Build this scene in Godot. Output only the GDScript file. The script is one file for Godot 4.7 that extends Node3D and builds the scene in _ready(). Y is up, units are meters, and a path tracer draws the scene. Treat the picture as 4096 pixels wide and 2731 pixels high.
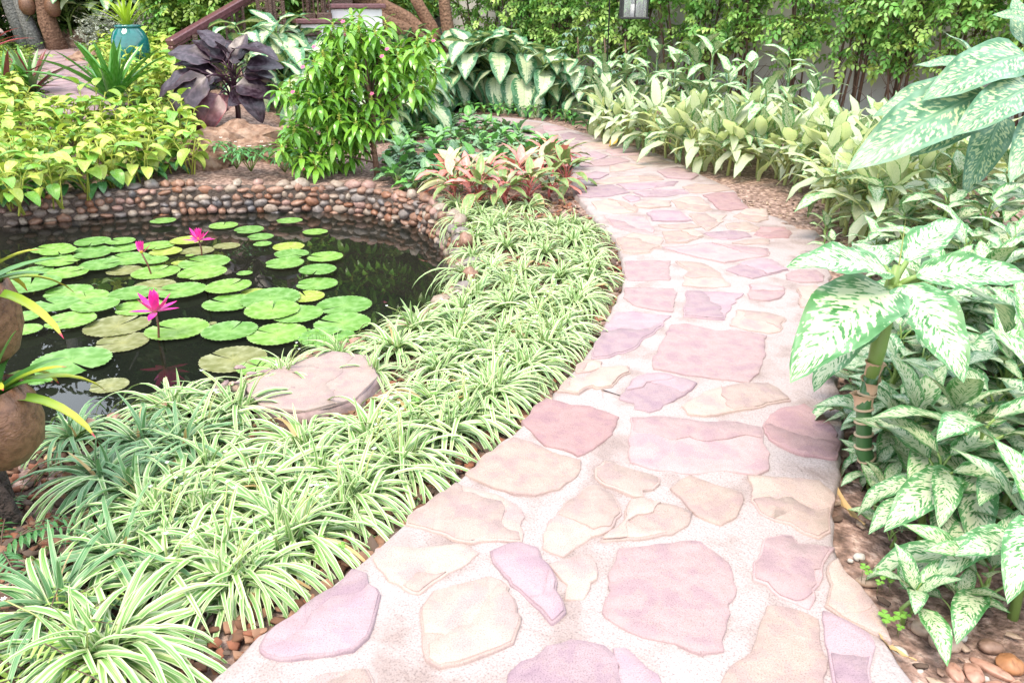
extends Node3D
# A garden path of irregular flagstones beside a lily pond.
var rng := RandomNumberGenerator.new()
var M := {}
var V := {}
var ends := {}
var taken := {}
var nz := FastNoiseLite.new()

# measured layout, metres (x, z on the ground; Vector3 elsewhere)
var STONES: Array = [
["p",[-0.530,-1.343,-0.527,-1.366,-0.478,-1.432,-0.434,-1.507,-0.383,-1.585,-0.355,-1.563,-0.341,-1.526,-0.315,-1.511,-0.307,-1.491,-0.307,-1.425,-0.311,-1.359,-0.334,-1.327,-0.404,-1.304,-0.463,-1.295,-0.487,-1.290,-0.510,-1.307]],
["b",[-0.331,-1.666,-0.305,-1.677,-0.236,-1.663,-0.172,-1.670,-0.128,-1.679,-0.094,-1.646,-0.116,-1.613,-0.153,-1.571,-0.185,-1.530,-0.220,-1.493,-0.238,-1.497,-0.290,-1.550,-0.323,-1.596,-0.335,-1.630]],
["o",[-0.130,-2.012,-0.071,-2.126,0.000,-2.222,0.056,-2.194,0.106,-2.146,0.196,-2.081,0.197,-2.049,0.181,-2.006,0.149,-1.959,0.126,-1.933,0.062,-1.902,0.000,-1.911,-0.047,-1.936]],
["b",[-0.273,-1.776,-0.267,-1.796,-0.253,-1.832,-0.199,-1.914,-0.156,-1.965,-0.091,-1.925,0.000,-1.864,0.024,-1.838,0.036,-1.803,0.027,-1.785,0.019,-1.760,0.027,-1.728,0.017,-1.699,-0.028,-1.704,-0.096,-1.688,-0.154,-1.712,-0.229,-1.747,-0.278,-1.765]],
["b",[-0.197,-1.425,-0.194,-1.465,-0.182,-1.499,-0.149,-1.515,-0.109,-1.538,-0.051,-1.548,-0.030,-1.542,-0.014,-1.515,-0.014,-1.499,0.000,-1.476,0.009,-1.447,0.008,-1.428,0.016,-1.416,0.011,-1.366,0.001,-1.330,-0.027,-1.323,-0.096,-1.295,-0.155,-1.276,-0.175,-1.298,-0.183,-1.333,-0.194,-1.380]],
["b",[-0.415,-1.230,-0.392,-1.249,-0.376,-1.260,-0.351,-1.267,-0.296,-1.269,-0.280,-1.238,-0.268,-1.179,-0.433,-1.179]],
["p",[0.023,-1.280,0.047,-1.301,0.073,-1.333,0.122,-1.349,0.152,-1.341,0.184,-1.330,0.201,-1.307,0.208,-1.286,0.215,-1.249,0.217,-1.230,0.212,-1.176,-0.004,-1.176,0.000,-1.249]],
["p",[0.216,-1.314,0.235,-1.317,0.252,-1.304,0.265,-1.280,0.294,-1.249,0.288,-1.176,0.223,-1.176,0.223,-1.249,0.225,-1.273,0.215,-1.286]],
["p",[-0.051,-1.650,0.000,-1.670,0.022,-1.675,0.056,-1.661,0.071,-1.621,0.089,-1.600,0.100,-1.542,0.096,-1.511,0.102,-1.484,0.118,-1.439,0.099,-1.418,0.091,-1.402,0.070,-1.421,0.031,-1.476,0.000,-1.518,-0.027,-1.579]],
["b",[0.100,-1.600,0.143,-1.626,0.190,-1.635,0.196,-1.604,0.196,-1.554,0.165,-1.495,0.158,-1.469,0.123,-1.476,0.131,-1.522,0.122,-1.554]],
["k",[0.276,-1.663,0.336,-1.672,0.402,-1.679,0.461,-1.691,0.477,-1.688,0.512,-1.643,0.525,-1.617,0.522,-1.563,0.513,-1.515,0.481,-1.461,0.478,-1.428,0.453,-1.383,0.445,-1.343,0.442,-1.317,0.399,-1.314,0.368,-1.323,0.318,-1.349,0.285,-1.366,0.255,-1.381,0.210,-1.416,0.203,-1.436,0.211,-1.472,0.227,-1.499,0.232,-1.563,0.262,-1.635]],
["b",[0.113,-1.796,0.146,-1.859,0.183,-1.908,0.218,-1.950,0.249,-1.945,0.276,-1.908,0.288,-1.854,0.293,-1.817,0.263,-1.766,0.249,-1.744,0.197,-1.716,0.166,-1.683,0.145,-1.656,0.122,-1.643,0.087,-1.672,0.082,-1.718,0.097,-1.776]],
["b",[0.311,-1.838,0.327,-1.870,0.360,-1.886,0.396,-1.864,0.440,-1.854,0.479,-1.822,0.464,-1.761,0.433,-1.740,0.366,-1.718,0.278,-1.699,0.227,-1.697,0.269,-1.742,0.302,-1.796]],
["b",[0.246,-2.049,0.275,-2.075,0.314,-2.062,0.359,-2.031,0.424,-1.988,0.419,-1.959,0.393,-1.936,0.357,-1.930,0.355,-1.897,0.334,-1.897,0.306,-1.919,0.270,-1.959,0.238,-1.994]],
["r",[0.040,-2.333,0.083,-2.437,0.123,-2.496,0.183,-2.462,0.265,-2.437,0.321,-2.396,0.347,-2.364,0.323,-2.288,0.278,-2.194,0.217,-2.126,0.199,-2.113,0.161,-2.153,0.111,-2.187,0.071,-2.251]],
["k",[0.402,-2.364,0.517,-2.364,0.639,-2.333,0.728,-2.326,0.805,-2.288,0.774,-2.194,0.781,-2.133,0.751,-2.043,0.706,-2.012,0.636,-2.031,0.521,-2.025,0.426,-2.043,0.356,-2.081,0.378,-2.215]],
["p",[0.389,-2.522,0.408,-2.575,0.439,-2.631,0.466,-2.678,0.495,-2.707,0.575,-2.688,0.663,-2.621,0.614,-2.557,0.558,-2.487,0.513,-2.449,0.493,-2.420,0.464,-2.408,0.426,-2.429,0.423,-2.462,0.382,-2.496]],
["b",[0.583,-2.437,0.674,-2.544,0.757,-2.593,0.843,-2.617,0.924,-2.621,0.950,-2.575,0.957,-2.496,0.919,-2.475,0.873,-2.454,0.770,-2.416,0.659,-2.376,0.594,-2.380]],
["k",[0.535,-2.788,0.574,-2.906,0.627,-3.056,0.684,-3.195,0.744,-3.208,0.855,-3.130,0.914,-3.143,0.976,-3.112,1.042,-3.069,0.987,-2.895,0.907,-2.717,0.852,-2.635,0.723,-2.673,0.620,-2.712,0.544,-2.752]],
["o",[0.254,-2.788,0.291,-2.830,0.345,-2.809,0.332,-2.768,0.287,-2.727,0.248,-2.717]],
["o",[0.175,-2.593,0.211,-2.654,0.261,-2.669,0.335,-2.757,0.433,-2.762,0.427,-2.717,0.393,-2.678,0.347,-2.598,0.301,-2.580,0.288,-2.603,0.235,-2.544,0.165,-2.553]],
["p",[0.314,-2.893,0.354,-3.030,0.404,-3.192,0.471,-3.355,0.569,-3.348,0.683,-3.306,0.623,-3.166,0.536,-3.030,0.477,-2.932,0.382,-2.871,0.310,-2.849]],
["k",[0.550,-3.695,0.773,-3.678,0.783,-3.629,0.751,-3.502,0.712,-3.369,0.633,-3.405,0.550,-3.457,0.526,-3.549]],
["p",[0.837,-3.645,0.985,-3.620,1.090,-3.604,1.040,-3.525,0.997,-3.457,0.917,-3.272,0.852,-3.285,0.759,-3.306]],
["k",[1.166,-3.737,1.253,-3.737,1.309,-3.691,1.254,-3.564,1.190,-3.525,1.110,-3.533]],
["b",[0.935,-3.198,1.012,-3.376,1.135,-3.348,1.193,-3.285,1.120,-3.128,1.063,-3.109,0.985,-3.147]],
["k",[0.608,-4.140,0.717,-4.151,0.835,-4.140,0.777,-3.816,0.688,-3.816,0.573,-3.824]],
["b",[0.875,-4.130,0.968,-4.120,1.024,-4.079,1.052,-3.925,1.060,-3.729,0.973,-3.703,0.843,-3.729,0.880,-3.888,0.916,-3.982]],
["p",[1.112,-3.982,1.235,-4.120,1.343,-4.186,1.392,-4.151,1.423,-3.982,1.322,-3.916,1.203,-3.851,1.155,-3.906]],
["k",[0.863,-4.400,1.002,-4.435,1.145,-4.506,1.268,-4.435,1.438,-4.378,1.399,-4.245,1.332,-4.213,1.128,-4.120,1.027,-4.203,0.927,-4.310]],
["k",[1.401,-3.906,1.479,-3.972,1.557,-3.963,1.576,-3.888,1.532,-3.798,1.430,-3.789,1.384,-3.833]],
["o",[0.621,-4.591,0.735,-4.704,0.827,-4.653,0.887,-4.615,0.841,-4.423,0.785,-4.389,0.752,-4.299,0.663,-4.278,0.618,-4.310]],
["o",[0.923,-4.743,1.102,-4.796,1.125,-4.653,1.030,-4.542,1.005,-4.513,0.894,-4.506]],
["p",[1.159,-4.717,1.320,-4.769,1.414,-4.743,1.413,-4.640,1.341,-4.591,1.240,-4.578,1.182,-4.640]],
["b",[1.273,-4.506,1.363,-4.554,1.500,-4.591,1.472,-4.494,1.341,-4.470]],
["k",[0.610,-5.152,0.727,-5.161,0.859,-5.122,0.860,-4.990,0.864,-4.796,0.842,-4.743,0.729,-4.756,0.632,-4.850]],
["p",[0.898,-5.229,0.952,-5.293,1.113,-5.277,1.122,-5.137,1.144,-5.033,1.025,-5.004,0.900,-5.019,0.898,-5.137]],
["b",[1.171,-5.198,1.284,-5.214,1.387,-5.183,1.332,-5.019,1.197,-4.796,1.180,-4.905,1.168,-5.048]],
["b",[0.923,-4.905,1.119,-4.947,1.159,-4.872,1.025,-4.817,0.948,-4.850]],
["o",[1.347,-4.933,1.481,-4.990,1.526,-4.850,1.500,-4.783,1.404,-4.756,1.340,-4.823]],
["o",[1.441,-5.137,1.571,-5.325,1.705,-5.325,1.639,-5.063,1.555,-5.004,1.461,-5.077]],
["r",[1.460,-4.691,1.543,-4.864,1.677,-4.850,1.685,-4.769,1.627,-4.628,1.511,-4.615]],
["r",[1.394,-5.777,1.522,-5.872,1.628,-5.872,1.596,-5.595,1.591,-5.374,1.460,-5.299,1.400,-5.331,1.401,-5.560]],
["o",[1.127,-5.595,1.246,-5.721,1.339,-5.710,1.338,-5.560,1.343,-5.341,1.224,-5.277,1.134,-5.390]],
["o",[0.844,-5.474,0.981,-5.613,1.098,-5.567,1.065,-5.423,0.920,-5.374,0.847,-5.390]],
["o",[0.560,-5.560,0.695,-5.649,0.778,-5.560,0.850,-5.357,0.822,-5.267,0.661,-5.223,0.583,-5.325]],
["p",[0.468,-5.892,0.589,-6.051,0.766,-6.134,0.819,-6.010,0.851,-5.872,0.707,-5.758,0.558,-5.710,0.489,-5.740]],
["p",[0.799,-5.721,0.838,-5.777,0.911,-5.721,0.900,-5.623,0.827,-5.577]],
["p",[0.900,-5.872,1.071,-5.970,1.271,-5.970,1.289,-5.853,1.141,-5.758,0.942,-5.721]],
["p",[0.814,-6.176,1.035,-6.218,1.286,-6.270,1.226,-6.134,1.002,-6.002,0.864,-5.970]],
["o",[1.299,-6.071,1.416,-6.184,1.616,-6.125,1.636,-5.970,1.391,-5.872,1.317,-5.872]],
["o",[0.621,-6.218,0.799,-6.417,0.990,-6.510,1.164,-6.477,1.188,-6.359,0.956,-6.270,0.686,-6.184]],
["k",[1.213,-6.716,1.404,-6.894,1.496,-6.609,1.491,-6.500,1.409,-6.363,1.244,-6.422]],
["o",[0.847,-6.920,1.020,-7.070,1.133,-6.920,0.929,-6.741,0.821,-6.692]],
["k",[0.565,-6.962,0.743,-7.220,0.970,-7.376,1.036,-7.191,0.837,-6.999,0.618,-6.910]],
["p",[0.553,-7.411,0.779,-7.701,0.867,-7.453,0.768,-7.277,0.583,-7.203]],
["p",[0.539,-6.500,0.701,-6.692,0.780,-6.571,0.689,-6.386,0.526,-6.332]],
["k",[0.903,-7.785,1.080,-7.917,1.204,-7.733,1.164,-7.532,0.941,-7.471]],
["o",[1.057,-7.423,1.234,-7.514,1.330,-7.294,1.372,-7.081,1.238,-7.037,1.105,-7.191]],
["o",[0.703,-8.068,0.808,-8.246,0.967,-8.268,1.022,-8.068,0.948,-7.897,0.770,-7.831]],
["k",[0.528,-8.068,0.659,-8.210,0.676,-8.068,0.608,-7.965]],
["o",[0.481,-7.831,0.646,-7.897,0.649,-7.656,0.549,-7.575,0.458,-7.619]],
["p",[0.531,-8.811,0.630,-8.953,0.808,-8.625,0.818,-8.485,0.710,-8.432,0.546,-8.462]],
["k",[0.366,-9.520,0.560,-9.425,0.590,-9.188,0.467,-9.082,0.363,-9.188]],
["k",[0.190,-9.065,0.330,-9.215,0.357,-8.936,0.263,-8.827]],
["p",[0.000,-8.978,0.154,-9.099,0.166,-8.852,0.071,-8.713,0.000,-8.745]],
["o",[0.000,-9.616,0.107,-9.885,0.341,-9.714,0.281,-9.463,0.063,-9.278]],
["p",[0.309,-8.268,0.456,-8.394,0.497,-8.210,0.416,-8.027,0.319,-8.082]],
["o",[0.354,-8.705,0.479,-8.827,0.499,-8.547,0.380,-8.470]],
["o",[0.689,-1.992,0.832,-1.986,0.885,-1.975,0.892,-1.912,0.859,-1.841,0.821,-1.731,0.778,-1.714,0.753,-1.733,0.730,-1.770,0.692,-1.780,0.666,-1.810,0.659,-1.873]],
["o",[0.456,-1.936,0.478,-1.971,0.516,-2.000,0.561,-1.971,0.598,-1.942,0.635,-1.914,0.628,-1.864,0.589,-1.807,0.544,-1.766,0.511,-1.801,0.476,-1.864]],
["k",[0.600,-1.613,0.656,-1.698,0.687,-1.714,0.711,-1.711,0.720,-1.675,0.757,-1.677,0.802,-1.663,0.776,-1.630,0.741,-1.563,0.695,-1.484,0.670,-1.447,0.643,-1.472,0.617,-1.488,0.600,-1.526,0.577,-1.546]],
["o",[0.784,-1.613,0.801,-1.630,0.804,-1.583,0.812,-1.520,0.816,-1.454,0.814,-1.374,0.808,-1.353,0.786,-1.374,0.742,-1.420,0.717,-1.456,0.744,-1.522]],
["p",[0.699,-1.430,0.710,-1.427,0.734,-1.398,0.759,-1.361,0.763,-1.336,0.769,-1.318,0.734,-1.264,0.697,-1.192,0.647,-1.192,0.657,-1.255,0.658,-1.289,0.679,-1.359]],
["o",[0.677,-1.405,0.663,-1.359,0.639,-1.295,0.604,-1.192,0.400,-1.176,0.440,-1.249,0.502,-1.311,0.527,-1.343,0.550,-1.407,0.577,-1.447,0.601,-1.443,0.652,-1.423]],
["r",[0.814,-2.303,0.876,-2.388,0.928,-2.437,0.996,-2.458,1.035,-2.396,1.025,-2.258,1.011,-2.174,0.974,-2.097,0.930,-2.102,0.885,-2.117,0.832,-2.163,0.815,-2.222]],
["o",[1.380,-3.686,1.472,-3.720,1.497,-3.653,1.371,-3.413,1.315,-3.427]]]
var PATH: Array = [-0.450,-0.700,-0.660,-1.050,-0.633,-1.205,-0.553,-1.366,-0.484,-1.458,-0.421,-1.546,-0.366,-1.626,-0.329,-1.693,-0.283,-1.775,-0.256,-1.820,-0.138,-2.019,-0.073,-2.160,0.000,-2.273,0.059,-2.372,0.124,-2.505,0.177,-2.621,0.234,-2.747,0.274,-2.830,0.310,-2.937,0.397,-3.218,0.460,-3.472,0.536,-3.712,0.582,-3.982,0.604,-4.400,0.605,-4.615,0.578,-4.796,0.537,-5.077,0.505,-5.457,0.473,-5.740,0.451,-5.892,0.499,-6.973,0.451,-7.483,0.360,-7.999,0.230,-8.470,0.000,-8.911,-0.251,-9.587,-0.807,-10.094,-1.336,-10.655,-1.901,-10.958,-2.530,-11.148,-2.616,-11.548,-1.976,-11.412,-1.365,-11.148,-0.708,-10.691,0.000,-10.256,0.375,-9.937,0.587,-9.444,0.837,-8.827,1.022,-8.357,1.288,-7.864,1.461,-7.191,1.543,-6.571,1.661,-5.970,1.611,-5.390,1.713,-5.168,1.758,-4.990,1.869,-4.823,1.797,-4.470,1.680,-4.079,1.545,-3.712,1.441,-3.398,1.351,-3.128,1.179,-2.621,1.101,-2.364,1.019,-2.174,0.953,-2.019,0.869,-1.848,0.850,-1.790,0.822,-1.702,0.812,-1.643,0.811,-1.465,0.814,-1.349,0.815,-1.230,0.804,-1.205,0.950,-1.050,1.000,-0.700]
var POND: Array = [-3.814,-5.672,-3.336,-5.903,-2.687,-6.109,-1.953,-6.180,-1.413,-6.195,-1.051,-6.052,-0.682,-5.709,-0.472,-5.266,-0.366,-4.863,-0.280,-3.918,-0.342,-3.591,-0.476,-3.336,-0.606,-3.182,-0.776,-3.027,-0.895,-2.867,-1.008,-2.737,-1.135,-2.591,-1.277,-2.484,-1.427,-2.390,-1.548,-2.315,-1.701,-2.218,-2.550,-2.550,-3.500,-3.000,-4.400,-4.000,-4.600,-5.200]
var PADS: Array = [[-3.018,-5.104,0.123,"g"],[-2.819,-5.252,0.120,"g"],[-2.627,-5.244,0.097,"g"],[-2.910,-4.988,0.109,"g"],[-2.748,-5.091,0.108,"g"],[-2.556,-5.117,0.103,"g"],[-2.345,-5.157,0.107,"g"],[-2.179,-5.266,0.117,"y"],[-2.554,-5.781,0.089,"g"],[-2.100,-5.732,0.100,"g"],[-1.870,-5.589,0.103,"g"],[-2.851,-4.828,0.115,"g"],[-2.781,-4.774,0.110,"g"],[-2.655,-4.913,0.103,"g"],[-2.426,-4.889,0.146,"g"],[-2.246,-5.039,0.101,"y"],[-2.054,-5.078,0.106,"o"],[-2.226,-4.805,0.092,"g"],[-2.028,-4.889,0.028,"g"],[-2.063,-4.805,0.052,"y"],[-1.906,-4.793,0.149,"g"],[-1.837,-4.567,0.141,"g"],[-2.507,-4.712,0.121,"g"],[-2.343,-4.655,0.101,"o"],[-2.133,-4.611,0.139,"g"],[-2.853,-4.633,0.087,"g"],[-2.896,-4.514,0.108,"g"],[-2.630,-4.546,0.122,"g"],[-2.712,-4.311,0.157,"g"],[-2.475,-4.253,0.128,"g"],[-2.039,-4.350,0.121,"o"],[-2.086,-4.196,0.123,"g"],[-1.836,-4.224,0.139,"g"],[-1.588,-4.281,0.130,"g"],[-1.436,-4.234,0.077,"y"],[-1.514,-4.052,0.136,"g"],[-2.316,-4.132,0.124,"g"],[-2.411,-4.000,0.124,"g"],[-2.186,-3.974,0.123,"g"],[-1.968,-4.000,0.127,"g"],[-2.670,-4.052,0.086,"g"],[-2.483,-3.835,0.082,"g"],[-2.215,-3.764,0.123,"g"],[-1.969,-3.741,0.159,"o"],[-1.850,-3.524,0.122,"o"],[-1.645,-3.673,0.151,"g"],[-1.373,-3.637,0.130,"g"],[-1.509,-3.780,0.022,"o"],[-2.359,-3.622,0.076,"g"],[-1.901,-5.198,0.084,"o"],[-1.592,-4.578,0.046,"g"],[-2.547,-3.787,0.056,"g"],[-1.719,-5.351,0.088,"g"],[-1.648,-5.157,0.059,"g"],[-1.482,-5.170,0.107,"y"],[-1.412,-4.980,0.111,"g"],[-1.400,-4.758,0.117,"g"],[-1.175,-4.876,0.112,"g"],[-1.157,-4.589,0.110,"g"],[-1.119,-4.390,0.118,"g"],[-1.125,-4.159,0.095,"y"],[-1.305,-4.105,0.169,"g"],[-1.098,-3.851,0.131,"g"],[-1.237,-3.899,0.144,"g"],[-0.893,-4.031,0.145,"g"],[-0.851,-3.756,0.140,"g"],[-1.131,-3.594,0.140,"g"],[-0.877,-3.537,0.133,"g"],[-1.631,-5.781,0.094,"g"],[-1.391,-5.552,0.091,"g"],[-1.962,-3.278,0.167,"g"],[-1.259,-3.326,0.147,"o"],[-1.095,-3.199,0.105,"g"],[-1.976,-3.054,0.055,"g"],[-1.693,-3.054,0.078,"o"]]
var SPIDERS: Array = [[-0.86,-1.34,1.17],[-0.91,-1.33,1.03],[-1.04,-1.47,0.99],[-0.68,-1.56,0.99],[-0.84,-1.60,0.99],[-0.64,-1.60,0.95],[-0.99,-1.65,0.99],[-1.20,-2.03,1.00],[-1.04,-2.19,1.00],[-0.94,-2.45,1.00],[-1.16,-2.46,0.95],[-1.07,-1.95,1.00],[-0.94,-1.94,0.95],[-0.85,-1.84,0.95],[-0.74,-1.98,1.00],[-0.90,-1.74,0.90],[-0.73,-1.67,0.99],[-0.66,-2.22,1.00],[-0.45,-2.24,1.00],[-0.28,-2.52,1.00],[-0.22,-2.30,1.00],[-0.58,-2.03,1.00],[-0.46,-1.92,0.90],[-0.43,-1.94,0.95],[-0.34,-2.08,1.05],[-0.06,-2.59,1.00],[-0.62,-1.77,0.95],[-0.56,-1.73,0.99],[-0.33,-2.14,0.95],[-0.47,-3.00,0.95],[-0.23,-3.21,0.90],[-0.41,-3.22,0.95],[-0.08,-2.91,0.95],[-0.18,-3.64,0.90],[-0.02,-3.48,0.90],[-0.11,-4.06,0.90],[-0.03,-4.50,0.85],[-0.13,-4.95,0.85],[0.11,-4.97,0.85],[0.28,-4.97,0.85],[0.39,-5.00,0.80],[0.19,-4.38,0.85],[0.36,-4.59,0.85],[0.44,-4.40,0.80],[0.25,-3.93,0.90],[0.40,-3.92,0.85],[0.08,-3.62,0.90],[0.34,-3.66,0.85],[0.12,-3.39,0.95],[0.28,-3.49,0.90],[0.30,-3.54,0.85],[0.22,-3.26,0.90],[0.17,-3.13,0.95],[0.14,-3.00,0.90],[0.05,-3.04,0.95],[0.05,-2.80,0.95],[0.06,-2.81,0.95],[-0.06,-2.58,1.00],[-0.08,-2.53,0.95],[-0.16,-2.39,1.00],[-0.27,-2.78,0.95],[-0.20,-2.90,0.90],[-0.45,-2.11,0.95],[-0.62,-1.92,0.90],[-0.47,-1.85,0.90],[-0.58,-1.69,0.95],[-1.00,-2.31,0.95],[-1.17,-2.23,0.95],[-1.41,-2.27,0.85],[-0.33,-2.35,0.95],[-0.12,-2.54,0.95],[-0.90,-2.08,1.00],[-0.03,-3.17,0.90],[0.05,-4.02,0.85],[-0.98,-1.84,0.90],[-0.22,-3.96,0.80],[-0.22,-4.32,0.75],[-0.23,-3.47,0.85],[-0.23,-3.06,0.90],[-0.22,-4.70,0.75],[-0.21,-5.31,0.80],[-0.38,-5.55,0.80],[0.11,-5.48,0.80],[-0.05,-5.15,0.80],[-0.85,-2.74,0.80],[-0.53,-2.77,0.80],[-0.32,-5.13,0.80],[0.40,-4.13,0.80],[-0.69,-2.95,0.80],[0.12,-4.71,0.80],[-0.12,-5.55,0.80],[-0.02,-3.82,0.80],[0.44,-4.80,0.80]]
var LILY_A: Array = [Vector3(-1.693,-0.220,-3.565),Vector3(-1.683,-0.076,-3.565)]
var LILY_B: Array = [Vector3(-2.151,-0.220,-4.586),Vector3(-2.185,-0.088,-4.586)]
var LILY_C: Array = [Vector3(-1.972,-0.220,-4.929),Vector3(-1.972,-0.106,-4.929)]
var STEPS: Array = [[Vector3(-2.548,0.950,-10.000),Vector3(0.5,0,0.5)],[Vector3(-2.269,1.076,-10.300),Vector3(0.55,0,0.5)],[Vector3(-1.957,1.239,-10.700),Vector3(0.62,0,0.5)]]
var RAIL: Array = [Vector3(-3.718,0.896,-9.300),Vector3(-3.110,1.425,-10.700)]
var BALUSTERS: Array = [[Vector3(-3.591,0.400,-9.550),0.972,0.19],[Vector3(-3.333,0.420,-10.200),1.201,0.11],[Vector3(-3.244,0.428,-10.350),1.268,0.11]]
var POSTS: Array = [[Vector3(-2.827,0.798,-10.200),2.20,0.32,"widest carved openwork post, standing on the lowest step"],[Vector3(-2.442,1.093,-10.450),2.20,0.14,"slim carved post behind the first white step"],[Vector3(-2.226,1.096,-10.300),2.20,0.15,"slim carved post standing on the first brown cap"],[Vector3(-2.103,1.254,-10.800),2.20,0.22,"carved post standing on the upper brown cap"]]
var LANTERN := Vector3(1.367,1.144,-9.800)
var LIME: Array = [[-4.34,-6.90],[-4.20,-9.16],[-3.17,-5.95],[-3.60,-6.46],[-3.84,-6.83],[-4.24,-6.41],[-4.77,-8.09],[-3.80,-7.15],[-5.23,-7.94],[-4.88,-7.42],[-3.84,-6.23],[-4.19,-9.39],[-4.91,-11.53],[-4.65,-10.36],[-3.72,-5.81],[-4.30,-7.17],[-4.28,-7.47],[-2.73,-6.73],[-3.53,-8.99],[-4.90,-7.82],[-3.22,-6.86],[-4.06,-7.48],[-2.83,-6.99],[-3.26,-7.76],[-4.67,-7.43],[-3.40,-5.50],[-3.72,-7.42],[-5.11,-8.26],[-3.15,-7.29],[-3.09,-6.41],[-5.44,-11.63],[-3.93,-6.51],[-4.06,-6.81],[-3.26,-7.52],[-4.60,-11.06],[-4.43,-6.65],[-3.26,-5.70],[-3.72,-9.39],[-3.01,-7.58],[-3.58,-5.65],[-5.27,-12.17],[-4.65,-7.88],[-3.46,-6.90],[-3.98,-5.83],[-3.45,-8.01],[-3.37,-6.25],[-3.33,-6.46],[-4.67,-7.04],[-4.18,-10.39],[-4.37,-10.30],[-2.84,-6.51],[-3.02,-6.71],[-3.39,-5.90],[-4.00,-10.16],[-3.06,-6.15],[-2.85,-6.24],[-5.13,-11.54],[-3.66,-5.46],[-3.59,-8.43],[-4.67,-11.82],[-4.79,-7.64],[-3.33,-6.66],[-4.02,-7.13],[-3.60,-7.21],[-5.00,-8.01],[-3.85,-7.59],[-2.87,-7.25],[-4.52,-7.21],[-5.69,-12.15],[-3.08,-7.06],[-3.73,-6.62],[-3.84,-8.75],[-3.86,-8.98],[-3.38,-7.32],[-3.83,-9.68],[-5.05,-7.66],[-3.83,-6.00],[-4.82,-11.08],[-4.08,-6.20],[-5.32,-11.86],[-4.44,-10.63],[-4.58,-10.11],[-4.67,-11.30],[-4.34,-10.93],[-3.61,-6.18],[-4.55,-9.76],[-4.95,-10.75],[-5.27,-11.16],[-5.31,-8.13],[-3.93,-7.32],[-4.46,-7.59],[-3.42,-8.56],[-2.58,-6.52],[-3.53,-7.60],[-5.04,-11.05],[-4.93,-10.53],[-4.89,-12.14],[-5.08,-12.03],[-3.80,-8.42],[-4.32,-9.57],[-3.61,-8.14],[-4.55,-6.84],[-3.84,-5.63],[-4.76,-7.24],[-4.92,-8.36],[-4.34,-9.98],[-4.59,-10.80],[-5.63,-11.88],[-4.43,-11.36],[-4.40,-11.14],[-4.62,-11.52],[-5.02,-11.76],[-3.66,-8.64],[-4.94,-11.33],[-4.25,-9.77],[-3.38,-7.09],[-3.81,-9.18]]
var IVY: Array = [[-3.577,-5.882],[-3.344,-5.994],[-3.103,-6.072],[-2.950,-6.218],[-2.857,-6.365],[-2.748,-6.534],[-3.599,-5.696]]
var BROM := Vector3(-3.776,0.391,-7.940)
var PHIL := Vector3(-2.589,0.180,-7.772)
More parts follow.
